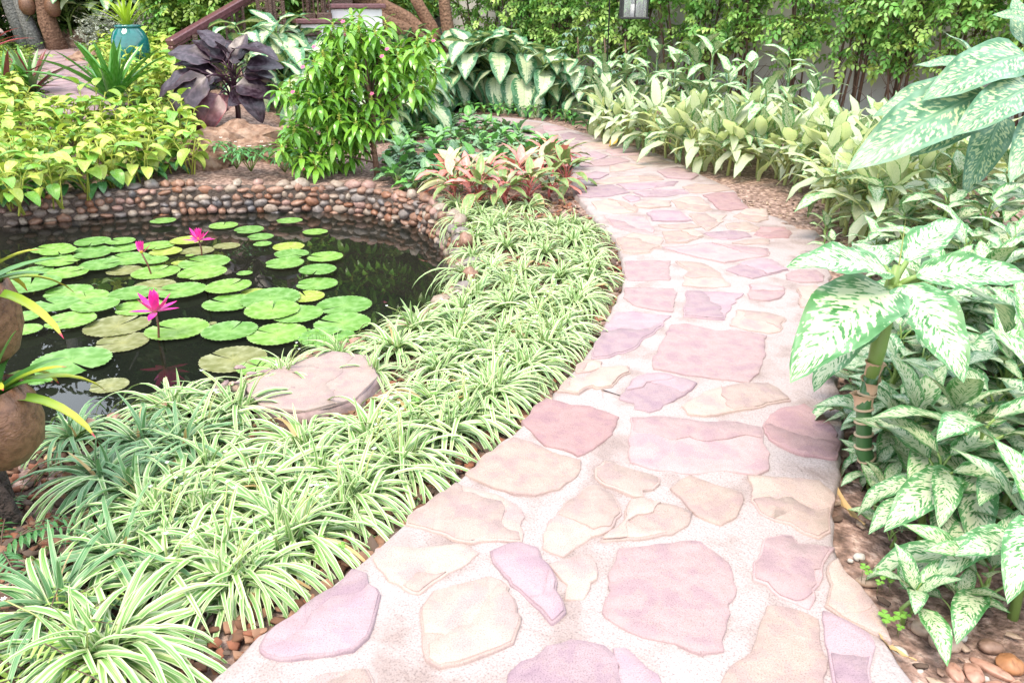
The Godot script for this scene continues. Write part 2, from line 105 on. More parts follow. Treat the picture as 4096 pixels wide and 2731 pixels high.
var PHIL_LEAVES: Array = [
[Vector3(-2.607,0.579,-7.772),Vector3(-3.134,0.872,-7.772),-0.61,"0"],
[Vector3(-2.551,0.598,-7.772),Vector3(-2.934,0.978,-7.872),-0.27,"1"],
[Vector3(-2.563,0.595,-7.772),Vector3(-3.195,0.474,-7.522),-0.35,"0"],
[Vector3(-2.614,0.478,-7.772),Vector3(-3.066,0.776,-7.672),-0.39,"0"],
[Vector3(-2.553,0.701,-7.772),Vector3(-2.892,1.061,-7.922),-0.30,"1"],
[Vector3(-2.540,0.675,-7.772),Vector3(-2.276,0.942,-7.722),0.61,"1"],
[Vector3(-2.546,0.634,-7.772),Vector3(-2.721,0.937,-7.972),-0.78,"1"],
[Vector3(-2.628,0.616,-7.772),Vector3(-3.036,0.314,-7.472),-0.73,"2"],
[Vector3(-2.624,0.489,-7.772),Vector3(-2.841,0.160,-7.422),-0.64,"2r"],
[Vector3(-2.582,0.414,-7.772),Vector3(-2.661,0.316,-7.472),-0.30,"2r"],
[Vector3(-2.588,0.417,-7.772),Vector3(-2.543,0.435,-7.472),-0.75,"2"],
[Vector3(-2.534,0.501,-7.772),Vector3(-2.283,0.271,-7.572),0.35,"2"],
[Vector3(-2.579,0.588,-7.772),Vector3(-2.184,0.659,-7.772),0.74,"0"],
[Vector3(-2.551,0.625,-7.772),Vector3(-2.086,0.742,-7.772),0.68,"0"],
[Vector3(-2.559,0.645,-7.772),Vector3(-2.924,0.528,-7.572),-0.65,"0"],
[Vector3(-2.599,0.446,-7.772),Vector3(-2.155,0.465,-7.672),0.65,"2"],
[Vector3(-2.580,0.585,-7.772),Vector3(-2.420,1.033,-7.872),0.76,"1"],
[Vector3(-2.605,0.423,-7.772),Vector3(-2.997,0.412,-7.572),-0.27,"2"],
[Vector3(-2.561,0.577,-7.772),Vector3(-2.818,0.952,-7.951),-0.05,"1"],
[Vector3(-2.614,0.451,-7.772),Vector3(-2.097,0.582,-7.581),-0.45,"0"],
[Vector3(-2.573,0.580,-7.772),Vector3(-2.822,0.629,-7.904),-0.13,"1"],
[Vector3(-2.552,0.576,-7.772),Vector3(-2.598,0.761,-7.611),-0.33,"1"],
[Vector3(-2.577,0.659,-7.772),Vector3(-2.083,0.810,-7.609),0.16,"2"],
[Vector3(-2.620,0.489,-7.772),Vector3(-2.800,0.377,-8.044),-0.60,"1"],
[Vector3(-2.596,0.656,-7.772),Vector3(-2.244,0.674,-8.075),-0.10,"0"],
[Vector3(-2.569,0.627,-7.772),Vector3(-2.784,0.223,-7.774),0.27,"1"],
[Vector3(-2.570,0.616,-7.772),Vector3(-2.686,0.916,-8.067),-0.51,"1"],
[Vector3(-2.600,0.606,-7.772),Vector3(-2.172,0.389,-7.680),-0.23,"1"],
[Vector3(-2.539,0.657,-7.772),Vector3(-2.926,0.771,-7.802),-0.31,"0"],
[Vector3(-2.583,0.640,-7.772),Vector3(-2.643,0.967,-8.079),0.36,"0"],
[Vector3(-2.561,0.676,-7.772),Vector3(-2.904,0.233,-7.689),0.29,"1"],
[Vector3(-2.600,0.583,-7.772),Vector3(-2.682,0.977,-7.737),0.43,"1"],
[Vector3(-2.601,0.681,-7.772),Vector3(-2.860,0.666,-7.996),0.49,"1"],
[Vector3(-2.570,0.625,-7.772),Vector3(-2.799,0.613,-7.582),-0.60,"1"],
[Vector3(-2.543,0.655,-7.772),Vector3(-2.472,0.814,-7.825),-0.49,"1"],
[Vector3(-2.606,0.481,-7.772),Vector3(-2.980,0.843,-7.780),0.12,"0"]]
var JAR := Vector3(-4.272,0.497,-9.600)
var BOULDERS: Array = [[Vector3(-2.437,0.045,-7.359),Vector3(0.58,0.32,0.42),0.50,"large brown boulder under the purple philodendron"],
[Vector3(-2.562,0.045,-6.872),Vector3(0.30,0.26,0.26),1.30,"brown boulder with flat faces at the edge of the yellow plants"],
[Vector3(-2.188,-0.031,-7.349),Vector3(0.34,0.20,0.30),2.20,"dark stained boulder beside the bright shrub"],
[Vector3(-2.789,0.104,-7.113),Vector3(0.20,0.16,0.20),0.90,"small boulder half hidden by yellow leaves"],
[Vector3(-6.538,0.703,-12.892),Vector3(0.62,0.30,0.40),0.30,"pale brown rock in front of the white-leaved plant"],
[Vector3(-5.747,0.581,-11.575),Vector3(0.35,0.16,0.30),1.10,"low rounded rock beside the far path"],
[Vector3(-5.299,0.688,-12.691),Vector3(0.30,0.22,0.25),1.90,"pink-brown rock behind the teal jar"],
[Vector3(-3.645,0.443,-9.256),Vector3(0.24,0.18,0.20),0.40,"brown rock below the stair rail"],
[Vector3(-2.025,0.023,-8.010),Vector3(0.25,0.20,0.22),1.70,"brown rock behind the bright shrub"]]
var HOSTA: Array = [[-6.493,-12.691],[-6.106,-12.691],[-5.837,-12.892]]
var SILVER: Array = [[-5.363,-12.691],[-5.812,-12.252]]
var FAR_TRUNKS: Array = [[-7.134,-12.421],[-6.944,-12.421],[-6.691,-12.421]]
var FAR_PATH: Array = [-4.940,-9.453]
var REDS: Array = [[-6.050,-9.714,0.0,"bright red bromeliad beside the far path",0.25],[-5.130,-8.523,1.0,"dark maroon bromeliad behind the yellow plants",0.00],[-4.981,-8.706,1.0,"maroon and grey-green bromeliad next to the far path",0.00],[-5.368,-8.395,1.0,"maroon bromeliad at the edge of the yellow plants",0.00]]
var SHRUB := Vector3(-1.129,-0.051,-6.800)
var WHORLS: Array = [Vector3(-1.487,1.068,-7.055),Vector3(-1.476,1.122,-7.127),Vector3(-1.215,1.187,-6.911),Vector3(-1.326,1.172,-7.192),Vector3(-1.185,1.110,-6.671),Vector3(-1.231,1.026,-6.912),Vector3(-1.182,0.950,-7.000),Vector3(-1.098,0.981,-6.844),Vector3(-1.409,0.902,-6.927),Vector3(-1.380,0.834,-7.118),Vector3(-1.214,1.027,-6.742),Vector3(-1.209,1.069,-6.950),Vector3(-1.174,0.899,-6.978),Vector3(-1.515,0.923,-6.844),Vector3(-1.559,0.930,-7.057),Vector3(-1.532,0.871,-6.579),Vector3(-1.598,0.858,-7.161),Vector3(-1.489,0.827,-7.035),Vector3(-1.485,0.764,-6.890),Vector3(-1.193,0.844,-6.484),Vector3(-1.272,0.863,-7.150),Vector3(-0.930,0.955,-6.877),Vector3(-0.903,0.955,-6.946),Vector3(-0.988,0.863,-6.712),Vector3(-1.006,0.909,-6.944),Vector3(-0.843,0.877,-7.077),Vector3(-0.811,0.818,-7.196),Vector3(-0.781,1.016,-7.070),Vector3(-0.767,0.946,-7.029),Vector3(-0.641,1.034,-6.508),Vector3(-0.663,1.018,-7.151),Vector3(-0.886,0.818,-6.767),Vector3(-1.002,0.858,-6.995),Vector3(-0.745,0.901,-6.945),Vector3(-0.853,0.854,-7.148),Vector3(-0.695,0.826,-6.764),Vector3(-0.633,0.785,-6.983),Vector3(-0.971,0.843,-6.504),Vector3(-1.071,0.833,-6.904),Vector3(-1.081,0.852,-6.908),Vector3(-1.172,0.885,-7.161),Vector3(-1.606,0.766,-6.668),Vector3(-1.663,0.729,-6.932),Vector3(-1.529,0.692,-6.852),Vector3(-1.488,0.697,-6.848),Vector3(-1.801,0.661,-6.519),Vector3(-1.851,0.685,-7.020),Vector3(-1.722,0.621,-6.777),Vector3(-1.798,0.609,-6.802),Vector3(-1.613,0.564,-6.653),Vector3(-1.721,0.482,-7.032),Vector3(-1.514,0.580,-6.576),Vector3(-1.630,0.497,-7.119),Vector3(-1.409,0.552,-6.764),Vector3(-1.463,0.470,-6.826),Vector3(-1.334,0.603,-6.780),Vector3(-1.384,0.584,-7.044),Vector3(-1.113,0.592,-6.630),Vector3(-1.207,0.503,-6.989),Vector3(-1.041,0.654,-6.891),Vector3(-1.136,0.632,-7.073),Vector3(-0.995,0.602,-6.973),Vector3(-1.005,0.540,-6.854),Vector3(-0.749,0.640,-7.052),Vector3(-0.754,0.591,-7.124),Vector3(-0.764,0.710,-6.534),Vector3(-0.889,0.698,-7.009),Vector3(-1.414,0.675,-6.947),Vector3(-1.512,0.611,-7.122),Vector3(-1.230,0.718,-6.637),Vector3(-1.347,0.739,-6.828),Vector3(-1.760,0.356,-6.655),Vector3(-1.889,0.353,-7.050),Vector3(-1.826,0.231,-6.490),Vector3(-1.931,0.142,-7.036),Vector3(-1.670,0.249,-6.969),Vector3(-1.744,0.243,-7.136),Vector3(-1.816,0.158,-7.077),Vector3(-1.848,0.135,-7.031),Vector3(-1.238,0.413,-6.549),Vector3(-1.236,0.397,-6.876),Vector3(-1.160,0.425,-6.592),Vector3(-1.201,0.350,-6.804),Vector3(-1.021,0.432,-6.535),Vector3(-1.198,0.294,-7.141),Vector3(-1.443,0.360,-6.759),Vector3(-1.546,0.335,-7.109),Vector3(-1.589,0.443,-6.953),Vector3(-1.581,0.479,-6.876),Vector3(-1.690,0.155,-6.529),Vector3(-1.774,0.116,-7.116),Vector3(-1.559,0.170,-6.598),Vector3(-1.546,0.087,-6.825),Vector3(-1.595,0.111,-7.073),Vector3(-1.525,0.093,-6.868),Vector3(-1.323,0.295,-6.774),Vector3(-1.263,0.192,-6.887),Vector3(-1.223,0.463,-6.779),Vector3(-1.277,0.417,-7.121),Vector3(-1.050,1.087,-6.603),Vector3(-1.024,1.142,-7.014),Vector3(-1.263,1.113,-6.517),Vector3(-1.285,1.038,-6.981),Vector3(-1.403,0.993,-6.987),Vector3(-1.407,1.021,-7.152),Vector3(-1.163,1.045,-6.683),Vector3(-1.156,1.047,-7.009),Vector3(-1.068,0.981,-6.858),Vector3(-1.046,0.968,-7.133),Vector3(-1.902,0.225,-7.010),Vector3(-1.798,0.175,-6.916),Vector3(-1.630,0.036,-6.957),Vector3(-1.624,0.070,-7.008),Vector3(-1.577,0.115,-6.505),Vector3(-1.355,0.108,-6.864),Vector3(-1.467,0.046,-6.995),Vector3(-1.440,0.272,-6.629),Vector3(-1.408,0.270,-6.842),Vector3(-0.955,0.776,-6.526),Vector3(-1.115,0.791,-7.098),Vector3(-0.886,0.757,-7.031),Vector3(-0.924,0.709,-7.095),Vector3(-1.645,0.663,-6.784),Vector3(-1.688,0.673,-7.178),Vector3(-1.424,0.639,-6.674),Vector3(-1.612,0.604,-7.192),Vector3(-1.338,0.538,-6.905),Vector3(-1.392,0.464,-7.071),Vector3(-1.178,0.660,-6.926),Vector3(-1.690,0.358,-6.770),Vector3(-1.832,0.371,-7.165),Vector3(-1.486,0.358,-6.643),Vector3(-1.475,0.383,-6.863),Vector3(-1.244,0.325,-6.687),Vector3(-1.351,0.267,-6.914),Vector3(-1.372,0.468,-6.588),Vector3(-1.503,0.374,-7.192),Vector3(-0.746,0.968,-6.583),Vector3(-0.767,0.909,-6.933),Vector3(-0.895,0.914,-6.695),Vector3(-0.997,0.924,-6.887),Vector3(-1.478,0.757,-7.029),Vector3(-1.544,0.814,-7.185),Vector3(-1.531,0.784,-6.650),Vector3(-1.597,0.727,-7.119),Vector3(-1.357,0.888,-6.863),Vector3(-1.314,0.931,-7.098)]
var PINKS: Array = [Vector3(-1.254,1.060,-6.500),Vector3(-1.502,0.973,-6.500),Vector3(-0.948,0.957,-6.500),Vector3(-1.601,0.828,-6.500),Vector3(-0.990,0.905,-6.500),Vector3(-1.697,0.644,-6.500),Vector3(-1.268,1.150,-6.500),Vector3(-1.085,0.631,-6.500),Vector3(-1.674,0.051,-6.500),Vector3(-0.595,1.016,-6.500)]
var SILVERLEAF: Array = [[-0.35,-7.17],[-0.91,-7.16],[-0.58,-6.65],[-0.26,-9.60],[0.15,-7.45],[-1.05,-8.33],[-1.28,-8.92],[-0.76,-7.97],[-0.17,-8.96],[-0.99,-10.09],[0.42,-7.34],[-0.11,-7.34],[-0.89,-9.18],[-0.75,-6.18],[-0.11,-7.10],[-1.08,-7.78],[-0.26,-7.63],[0.43,-7.02],[-0.53,-7.62],[-0.68,-7.20],[-0.30,-8.26],[-0.96,-6.57],[0.40,-7.73],[-0.22,-6.83],[-0.76,-8.64],[-1.36,-9.86],[-0.73,-9.85],[-0.71,-10.19],[0.30,-7.95],[-0.74,-8.24],[-1.21,-10.44],[-1.03,-9.41],[-0.17,-8.07],[0.08,-8.47],[-1.03,-8.08],[-0.31,-9.34],[-0.67,-8.99],[0.17,-7.70],[0.21,-6.73],[-0.51,-8.07],[-1.01,-8.74],[-1.08,-9.72],[-1.28,-9.34],[-1.02,-7.50],[-0.49,-7.37],[-0.41,-8.74],[-1.40,-10.63],[-0.69,-6.88],[0.04,-8.17],[-0.71,-9.46],[-0.71,-7.46],[-0.74,-7.73],[-0.95,-10.53],[0.33,-8.22],[-0.55,-8.38],[-0.47,-9.12],[-0.66,-6.41],[0.13,-7.14],[-0.12,-8.65],[-1.20,-8.59],[-0.45,-6.91],[-1.35,-9.58],[-0.01,-7.85],[-0.53,-10.03],[-0.49,-9.66],[-0.08,-9.29],[-1.37,-10.22],[-1.06,-9.02],[0.07,-8.90],[-0.91,-6.35],[-0.93,-6.92],[-1.11,-7.28],[0.01,-6.89],[-0.34,-8.49]]
var AGLA: Array = [[-0.408,-5.696,0.00],[-0.233,-5.587,0.00],[-0.049,-5.565,0.00],[0.121,-5.696,0.00],[0.287,-5.912,0.00],[0.414,-6.139,0.00],[-0.470,-6.139,1.00],[-0.187,-6.139,1.00],[0.047,-6.139,1.00],[0.242,-6.475,0.00],[-0.313,-5.988,1.00],[0.291,-6.833,1.00],[0.397,-6.745,0.00],[0.086,-6.615,0.00]]
var CREAM := Vector3(-0.380,-0.051,-6.139)
var LANCE: Array = [[-2.117,-6.561,0.05,"small dark green bush with white star flowers on the pond wall"],[-2.248,-6.609,0.05,"narrow-leaved bush at the foot of the boulders"],[-1.892,-6.739,0.02,"narrow-leaved bush beside the bright shrub"]]
var LIMBS: Array = [["trunk",[Vector3(-0.882,-0.005,-12.000),Vector3(-0.903,0.323,-12.000),Vector3(-0.943,0.615,-12.000),Vector3(-1.162,0.816,-12.000),Vector3(-1.488,1.097,-12.050),Vector3(-1.847,1.282,-12.100),Vector3(-2.254,1.486,-12.100)],[0.190,0.180,0.165,0.145,0.125,0.125,0.115]],
["sawn_limb",[Vector3(-1.162,0.816,-12.000),Vector3(-1.453,0.948,-11.950),Vector3(-1.714,1.060,-11.920),Vector3(-1.942,1.182,-11.900)],[0.115,0.100,0.095,0.105]],
["branch",[Vector3(-1.015,0.672,-12.000),Vector3(-1.128,1.013,-12.050),Vector3(-1.257,1.237,-12.100),Vector3(-1.413,1.514,-12.100)],[0.110,0.090,0.075,0.070]],
["branch",[Vector3(-0.890,0.505,-11.900),Vector3(-0.833,0.791,-11.900),Vector3(-0.887,1.016,-11.900),Vector3(-0.914,1.292,-11.900),Vector3(-0.929,1.563,-11.900)],[0.120,0.095,0.080,0.075,0.070]],
["stub",[Vector3(-1.064,0.763,-11.900),Vector3(-1.288,0.918,-11.800),Vector3(-1.331,1.018,-11.800)],[0.070,0.050,0.045]]]
var CREAMS: Array = [[-1.101,-11.000,0.90],[-0.817,-11.497,1.00],[-0.542,-11.389,1.05],[-0.214,-11.346,1.10],[0.112,-11.292,1.05],[0.426,-11.000,1.00],[0.754,-10.729,0.95],[0.935,-10.545,0.80],[-1.052,-12.147,1.10],[-0.684,-12.374,1.15],[-0.297,-12.374,1.15],[0.089,-12.147,1.10],[-2.40,-9.00,0.80],[-2.00,-9.40,0.85],[-1.75,-8.80,0.75],[-2.90,-9.20,0.80],[-1.40,-9.50,0.85],[-2.15,-8.60,0.70],[-2.70,-8.70,0.70],[-1.10,-9.20,0.80],[-1.30,-8.70,0.70],[-2.30,-9.70,0.95],[-1.90,-9.70,1.00],[-1.60,-9.50,0.95],[-2.60,-9.50,0.90],[-1.20,-9.80,1.00],[-2.05,-9.10,0.90],[-0.90,-11.90,1.10],[-0.20,-11.80,1.15],[-1.50,-11.90,1.00],[-1.60,-9.90,0.90],[-2.50,-9.80,0.95]]
var PALES: Array = [[0.986,-8.478,1.00],[1.130,-8.036,1.00],[1.265,-7.802,1.00],[1.395,-7.362,1.00],[1.537,-6.999,1.00],[1.658,-6.635,1.00],[1.838,-6.509,1.00],[1.578,-7.704,1.00],[1.717,-7.405,1.00],[1.839,-7.094,1.00],[1.408,-8.175,1.00],[2.017,-6.911,1.00],[2.080,-6.381,1.00],[1.934,-7.831,1.00],[2.119,-7.582,1.00],[1.262,-8.689,1.00],[2.252,-6.175,1.00],[2.477,-6.338,1.00],[2.555,-6.013,1.00],[2.786,-6.175,1.00],[2.314,-6.911,1.00],[2.576,-6.813,1.00],[2.791,-6.706,1.00],[3.042,-6.619,1.00],[3.087,-6.175,1.00],[3.207,-6.013,1.00],[2.327,-5.429,1.00],[2.425,-5.309,1.00],[2.653,-5.429,1.00],[2.774,-5.309,1.00],[3.039,-5.429,1.00],[2.079,-5.006,1.00],[2.138,-4.745,1.00],[2.315,-4.790,1.00],[3.468,-6.013,1.00],[2.428,-4.692,1.00],[3.384,-5.569,1.00],[2.292,-7.344,1.00],[2.644,-7.582,1.00],[1.815,-8.263,1.00],[3.008,-7.582,1.00],[3.234,-7.344,1.00],[3.352,-6.911,1.00],[2.119,-5.429,1.00],[2.301,-5.851,1.00],[2.344,-5.710,1.00],[2.438,-6.522,1.00],[2.224,-5.061,1.00],[1.937,-4.844,1.00],[1.970,-4.648,1.00],[2.012,-4.463,1.00],[2.091,-4.386,1.00],[0.956,-8.846,1.00],[1.067,-8.404,1.00],[1.321,-7.630,1.00],[1.446,-7.116,1.00],[1.581,-6.773,1.00],[1.738,-6.529,1.00],[1.957,-6.435,1.00],[2.058,-6.089,1.00],[2.110,-5.851,1.00],[2.188,-5.710,1.00],[2.810,-5.851,1.00],[3.470,-6.619,1.00],[3.598,-6.522,1.00],[3.809,-6.522,1.00],[3.855,-6.175,1.00],[3.736,-7.582,1.00],[3.940,-7.344,1.00]]
var SPECK_FAR: Array = [[1.022,-9.258,0.85],[1.252,-9.339,0.95],[1.433,-8.911,1.00],[1.647,-8.540,1.10],[1.946,-9.011,1.20],[1.961,-8.329,1.00],[2.009,-6.619,0.95],[1.986,-7.074,0.90],[2.446,-7.463,1.00],[2.499,-6.911,0.95],[1.646,-9.655,1.10],[1.122,-9.963,0.90],[2.048,-7.961,0.90],[0.932,-9.885,0.80]]
var SPECK_NEAR: Array = [[1.503,-2.721,1.00],[1.705,-2.831,1.05],[1.813,-2.721,1.05],[1.317,-2.362,0.90],[1.471,-2.394,1.00],[1.526,-2.252,1.05],[1.211,-1.951,1.00],[1.363,-2.025,1.00],[1.422,-1.908,1.05],[1.082,-1.754,0.90],[1.223,-1.679,0.95],[1.284,-1.614,1.00],[1.990,-3.402,1.00],[2.276,-3.566,1.10],[1.908,-3.566,0.95],[2.208,-3.205,1.05],[2.404,-4.004,1.05],[2.269,-4.146,1.00],[2.712,-4.146,1.10],[1.652,-3.126,0.95],[1.920,-3.116,1.00],[1.722,-2.449,1.00],[1.185,-2.145,0.70],[1.190,-1.788,0.95],[1.160,-1.474,0.90],[1.940,-3.872,0.85],[2.589,-4.648,1.00],[2.872,-4.648,1.10],[1.702,-3.038,1.00],[1.985,-2.712,1.00],[1.628,-2.122,1.00],[1.650,-2.482,1.00],[1.223,-2.330,0.80],[1.331,-2.547,0.85],[1.472,-2.797,0.90],[1.154,-2.167,0.70],[1.145,-2.025,0.75],[1.508,-2.960,0.80],[1.740,-3.366,0.85],[1.813,-3.881,0.70],[2.093,-4.222,0.90],[1.90,-1.30,1.0],[2.00,-1.70,1.0],[1.90,-2.10,1.0],[2.00,-2.50,1.0],[2.24,-1.30,1.0],[2.34,-1.70,1.0],[2.24,-2.10,1.0],[2.34,-2.50,1.0],[2.24,-2.90,1.0],[2.34,-3.30,1.0],[2.58,-1.30,1.0],[2.68,-1.70,1.0],[2.58,-2.10,1.0],[2.68,-2.50,1.0],[2.58,-2.90,1.0],[2.68,-3.30,1.0],[2.58,-3.70,1.0],[2.92,-1.30,1.0],[3.02,-1.70,1.0],[2.92,-2.10,1.0],[3.02,-2.50,1.0],[2.92,-2.90,1.0],[3.02,-3.30,1.0],[2.92,-3.70,1.0],[3.02,-4.10,1.0]]
var YOUNG: Array = [[1.164,-2.307,1.15],[0.904,-1.450,0.90],[1.047,-2.003,0.70],[1.783,-4.482,0.90],[1.069,-1.462,1.25],[0.999,-1.450,0.70],[1.734,-4.242,0.70],[1.088,-2.221,0.90],[1.204,-2.458,0.90],[1.225,-2.589,0.80],[1.022,-1.886,0.80],[0.981,-1.733,0.80]]
var HERO := Vector3(1.080,-0.054,-2.014)
var HERO_CANE: Array = [Vector3(1.080,-0.054,-2.014),Vector3(1.010,0.076,-2.014),Vector3(0.995,0.213,-2.034),Vector3(1.016,0.378,-2.054),Vector3(1.030,0.562,-2.074)]
var HERO_LEAVES: Array = [
[Vector3(1.027,0.543,-2.074),Vector3(0.687,0.649,-1.934),-0.35,"arch"],
[Vector3(1.032,0.562,-2.074),Vector3(1.289,0.686,-2.274),0.10,"up"],
[Vector3(1.039,0.543,-2.074),Vector3(1.376,0.588,-2.024),0.50,"arch"],
[Vector3(1.026,0.486,-2.074),Vector3(0.678,0.405,-1.774),-0.20,"droop"],
[Vector3(1.037,0.524,-2.074),Vector3(1.102,0.405,-1.774),0.25,"droop"],
[Vector3(1.027,0.512,-2.074),Vector3(0.849,0.400,-2.114),0.30,"droop_yellow"],
[Vector3(1.038,0.568,-2.074),Vector3(1.043,0.739,-2.094),0.00,"spike"],
[Vector3(1.039,0.512,-2.074),Vector3(1.470,0.355,-2.224),0.30,"droop"],
[Vector3(1.024,0.562,-2.074),Vector3(1.037,0.587,-2.374),0.00,"up"],
[Vector3(1.037,0.422,-2.074),Vector3(0.823,0.283,-1.974),0.00,"droop"]]
var GIANT := Vector3(3.250,0.009,-4.750)
var GIANT_LEAVES: Array = [
[Vector3(2.627,0.868,-4.650),Vector3(2.431,1.135,-4.900),0.20,"b"],
[Vector3(2.809,0.984,-4.600),Vector3(2.085,0.812,-4.250),-0.60,"a"],
[Vector3(2.775,0.851,-4.450),Vector3(2.200,0.660,-4.100),-0.60,"a"],
[Vector3(2.602,0.824,-4.500),Vector3(1.717,0.478,-4.150),-0.70,"a"],
[Vector3(2.697,0.801,-4.750),Vector3(2.022,0.686,-4.650),-0.60,"a"],
[Vector3(2.904,1.152,-4.750),Vector3(2.627,1.214,-4.750),-0.80,"a"],
[Vector3(2.846,0.999,-4.750),Vector3(2.838,1.313,-4.950),0.00,"b"],
[Vector3(2.756,0.728,-4.650),Vector3(2.460,0.304,-4.350),-0.30,"a"],
[Vector3(2.899,0.728,-4.450),Vector3(2.507,0.436,-4.050),-0.20,"a"],
[Vector3(2.815,0.851,-4.850),Vector3(2.438,0.927,-5.150),-0.40,"a"],
[Vector3(2.662,0.785,-4.550),Vector3(2.076,0.532,-4.250),-0.70,"a"]]
var SCHEFF: Array = [[0.859,-11.000,"tall umbrella plant with white-edged leaflets between dieffenbachias and hedge",1.05],[1.150,-10.483,"umbrella plant with white-edged leaflets below the lantern",0.70],[1.296,-9.686,"low umbrella plant half hidden by speckled leaves",0.50]]
var LILYTURF: Array = [[0.748,-10.004,"lance-leaved green plant at the outer bend of the path"],[0.868,-9.451,"narrow-leaved plant hanging over the outer bend of the path"]]
var DARKS: Array = [[-1.072,-11.000],[-0.855,-11.194],[-0.611,-11.000],[-0.377,-10.902],[-0.147,-10.816],[0.079,-10.729],[0.301,-10.632],[0.487,-10.415],[0.671,-10.296],[-1.282,-11.346],[-1.006,-11.595],[-0.510,-11.346],[-0.035,-11.194]]
var FALLEN: Array = [[0.946,-7.941,1.20,1.50,0.0,"yellow fallen leaf at the edge of the far path"],[1.058,-2.388,0.40,0.60,1.0,"dry brown leaf curled on the path below the cane"],[0.939,-1.793,2.00,0.70,2.0,"dry leaf on the soil beside the path"],[0.853,-1.310,2.60,0.50,2.0,"small dry leaf lying by the river stones"]]
var POT_STAND := Vector3(-1.418,-0.056,-1.873)
var POTS: Array = [Vector3(-1.292,0.291,-1.780),Vector3(-1.361,0.521,-1.900)]
var SLAB: Array = [-0.963,-2.580,-0.875,-2.741,-0.713,-2.904,-0.552,-2.861,-0.485,-2.667,-0.535,-2.482,-0.692,-2.385,-0.847,-2.417]
var SLAB_AT := Vector3(-0.825,-0.013,-2.616)
var RIVER: Array = [[0.867,-1.590,0.029,0.016,-0.30,"cream_river","smooth cream stone half sunk in soil beside the path"],
[0.929,-1.427,0.031,0.024,-0.30,"cream_river","egg-shaped cream stone next to the young speckled plant"],
[1.005,-1.438,0.030,0.025,0.20,"brown_river","round brown stone behind the cream stones"],
[0.955,-1.383,0.037,0.026,-0.20,"cream_river","large smooth cream stone under a pale leaf"],
[1.049,-1.373,0.027,0.020,-0.20,"brown_river","flat brown stone below the leaning stalk"],
[0.933,-1.299,0.027,0.017,1.50,"pink_river","upright pink oval stone at the end of the row"],
[0.971,-1.296,0.030,0.020,1.30,"pink_river","glossy pink oval stone in the middle of the row"],
[1.018,-1.309,0.047,0.014,-0.85,"pink_river","long narrow pink stone lying aslant"],
[1.060,-1.318,0.028,0.027,0.30,"orange_river","big rough orange-brown stone beside the long pink one"],
[0.993,-1.255,0.027,0.018,0.20,"pink_river","pink stone below the long narrow stone"],
[1.041,-1.254,0.025,0.018,0.60,"pink_river","pink stone below the big orange-brown stone"],
[0.990,-1.286,0.009,0.008,0.20,"white_chip","small white chip between the pink stones"],
[0.865,-1.308,0.008,0.006,0.20,"white_chip","small white chip on the bare soil"],
[0.845,-1.363,0.018,0.012,-0.70,"white_chip","pale mossy chip at the edge of the path"],
[0.909,-1.439,0.015,0.014,0.40,"brown_river","small brown stone behind the egg-shaped stone"],
[-0.614,-1.514,0.030,0.027,0.40,"orange_river","round orange stone in the mulch beside the path"],
[0.887,-1.688,0.017,0.013,0.40,"white_chip","grey chip on the bare soil"],
[0.860,-1.676,0.008,0.007,0.10,"white_chip","tiny white chip on the bare soil"],
[1.005,-1.405,0.015,0.010,0.80,"white_chip","pale chip between the brown stones"],
[-0.797,-1.288,0.035,0.021,0.30,"brown_river","grey-brown stone in the mulch beside the fern"]]
var CLOVER: Array = [[-0.780,-3.044,0.12,"clover growing between slab and pond",26],[-0.243,-4.808,0.12,"clover on top of the pond wall",24],[-0.473,-1.657,0.05,"small clover patch in the mulch beside the path",12],[-0.249,-2.458,0.10,"clover between two spider plants",20],[0.850,-1.396,0.04,"clover sprig beside the pale mossy chip",6],[0.870,-1.549,0.05,"clover sprig at the path edge by the cream stone",8]]
var FERNS: Array = [[-1.076,-1.365,"pale green fern at the corner of the mulch bed",0],[-0.983,-1.290,"pale green fern spreading in front of the striped plants",0],[-1.322,-1.713,"dark green fern behind the driftwood stump",1]]
var PAD_MARKS: Array = [[-1.49,-3.12,"around the largest pink water lily"],[-1.82,-3.86,"around the pink lily bud"],[-1.70,-4.22,"around the farther open lily"],[-2.30,-3.60,"beside the coconut planters"],[-1.72,-2.82,"beside the darker spider plants"],[-1.01,-2.73,"beside the round rim stones"],[-0.65,-3.22,"beside the flat slab's spider plants"],[-1.05,-5.08,"below the bright shrub's pebble wall"],[-2.27,-5.31,"below the ivy-hung pebble wall"],[-1.08,-4.00,"on the open dark water"]]
var BED_MARKS: Array = [[-0.61,-1.51,"by the round orange stone"],[-0.68,-2.66,"beside the flat slab"],[-0.51,-1.63,"by the purple edge flagstone"],[-1.06,-1.75,"near the driftwood stump"],[-1.06,-1.37,"behind the pale fern"],[-0.08,-5.70,"below the red aglaonemas"],[-0.27,-4.15,"where the pebble wall curves"],[0.50,-3.92,"at the path's narrow bend"],[0.26,-2.85,"by the beige edge flagstones"],[-0.04,-2.34,"by the red-pink edge flagstone"],[-0.21,-1.89,"by the large peach edge flagstone"],[-0.43,-3.31,"opposite the last lily pads"],[-1.12,-2.56,"beside the rim stones"],[-0.86,-2.00,"in the thickest planting"]]
var HEDGE_MARKS: Array = [[1.66,-11.18,"behind the lantern"],[0.47,-12.15,"behind the cream dieffenbachias"],[2.52,-10.15,"behind the tall speckled plants"],[3.45,-9.74,"behind the pale-leaved plants"],[4.16,-9.01,"beside the giant dieffenbachia"],[4.84,-8.10,"behind the giant dieffenbachia"]]
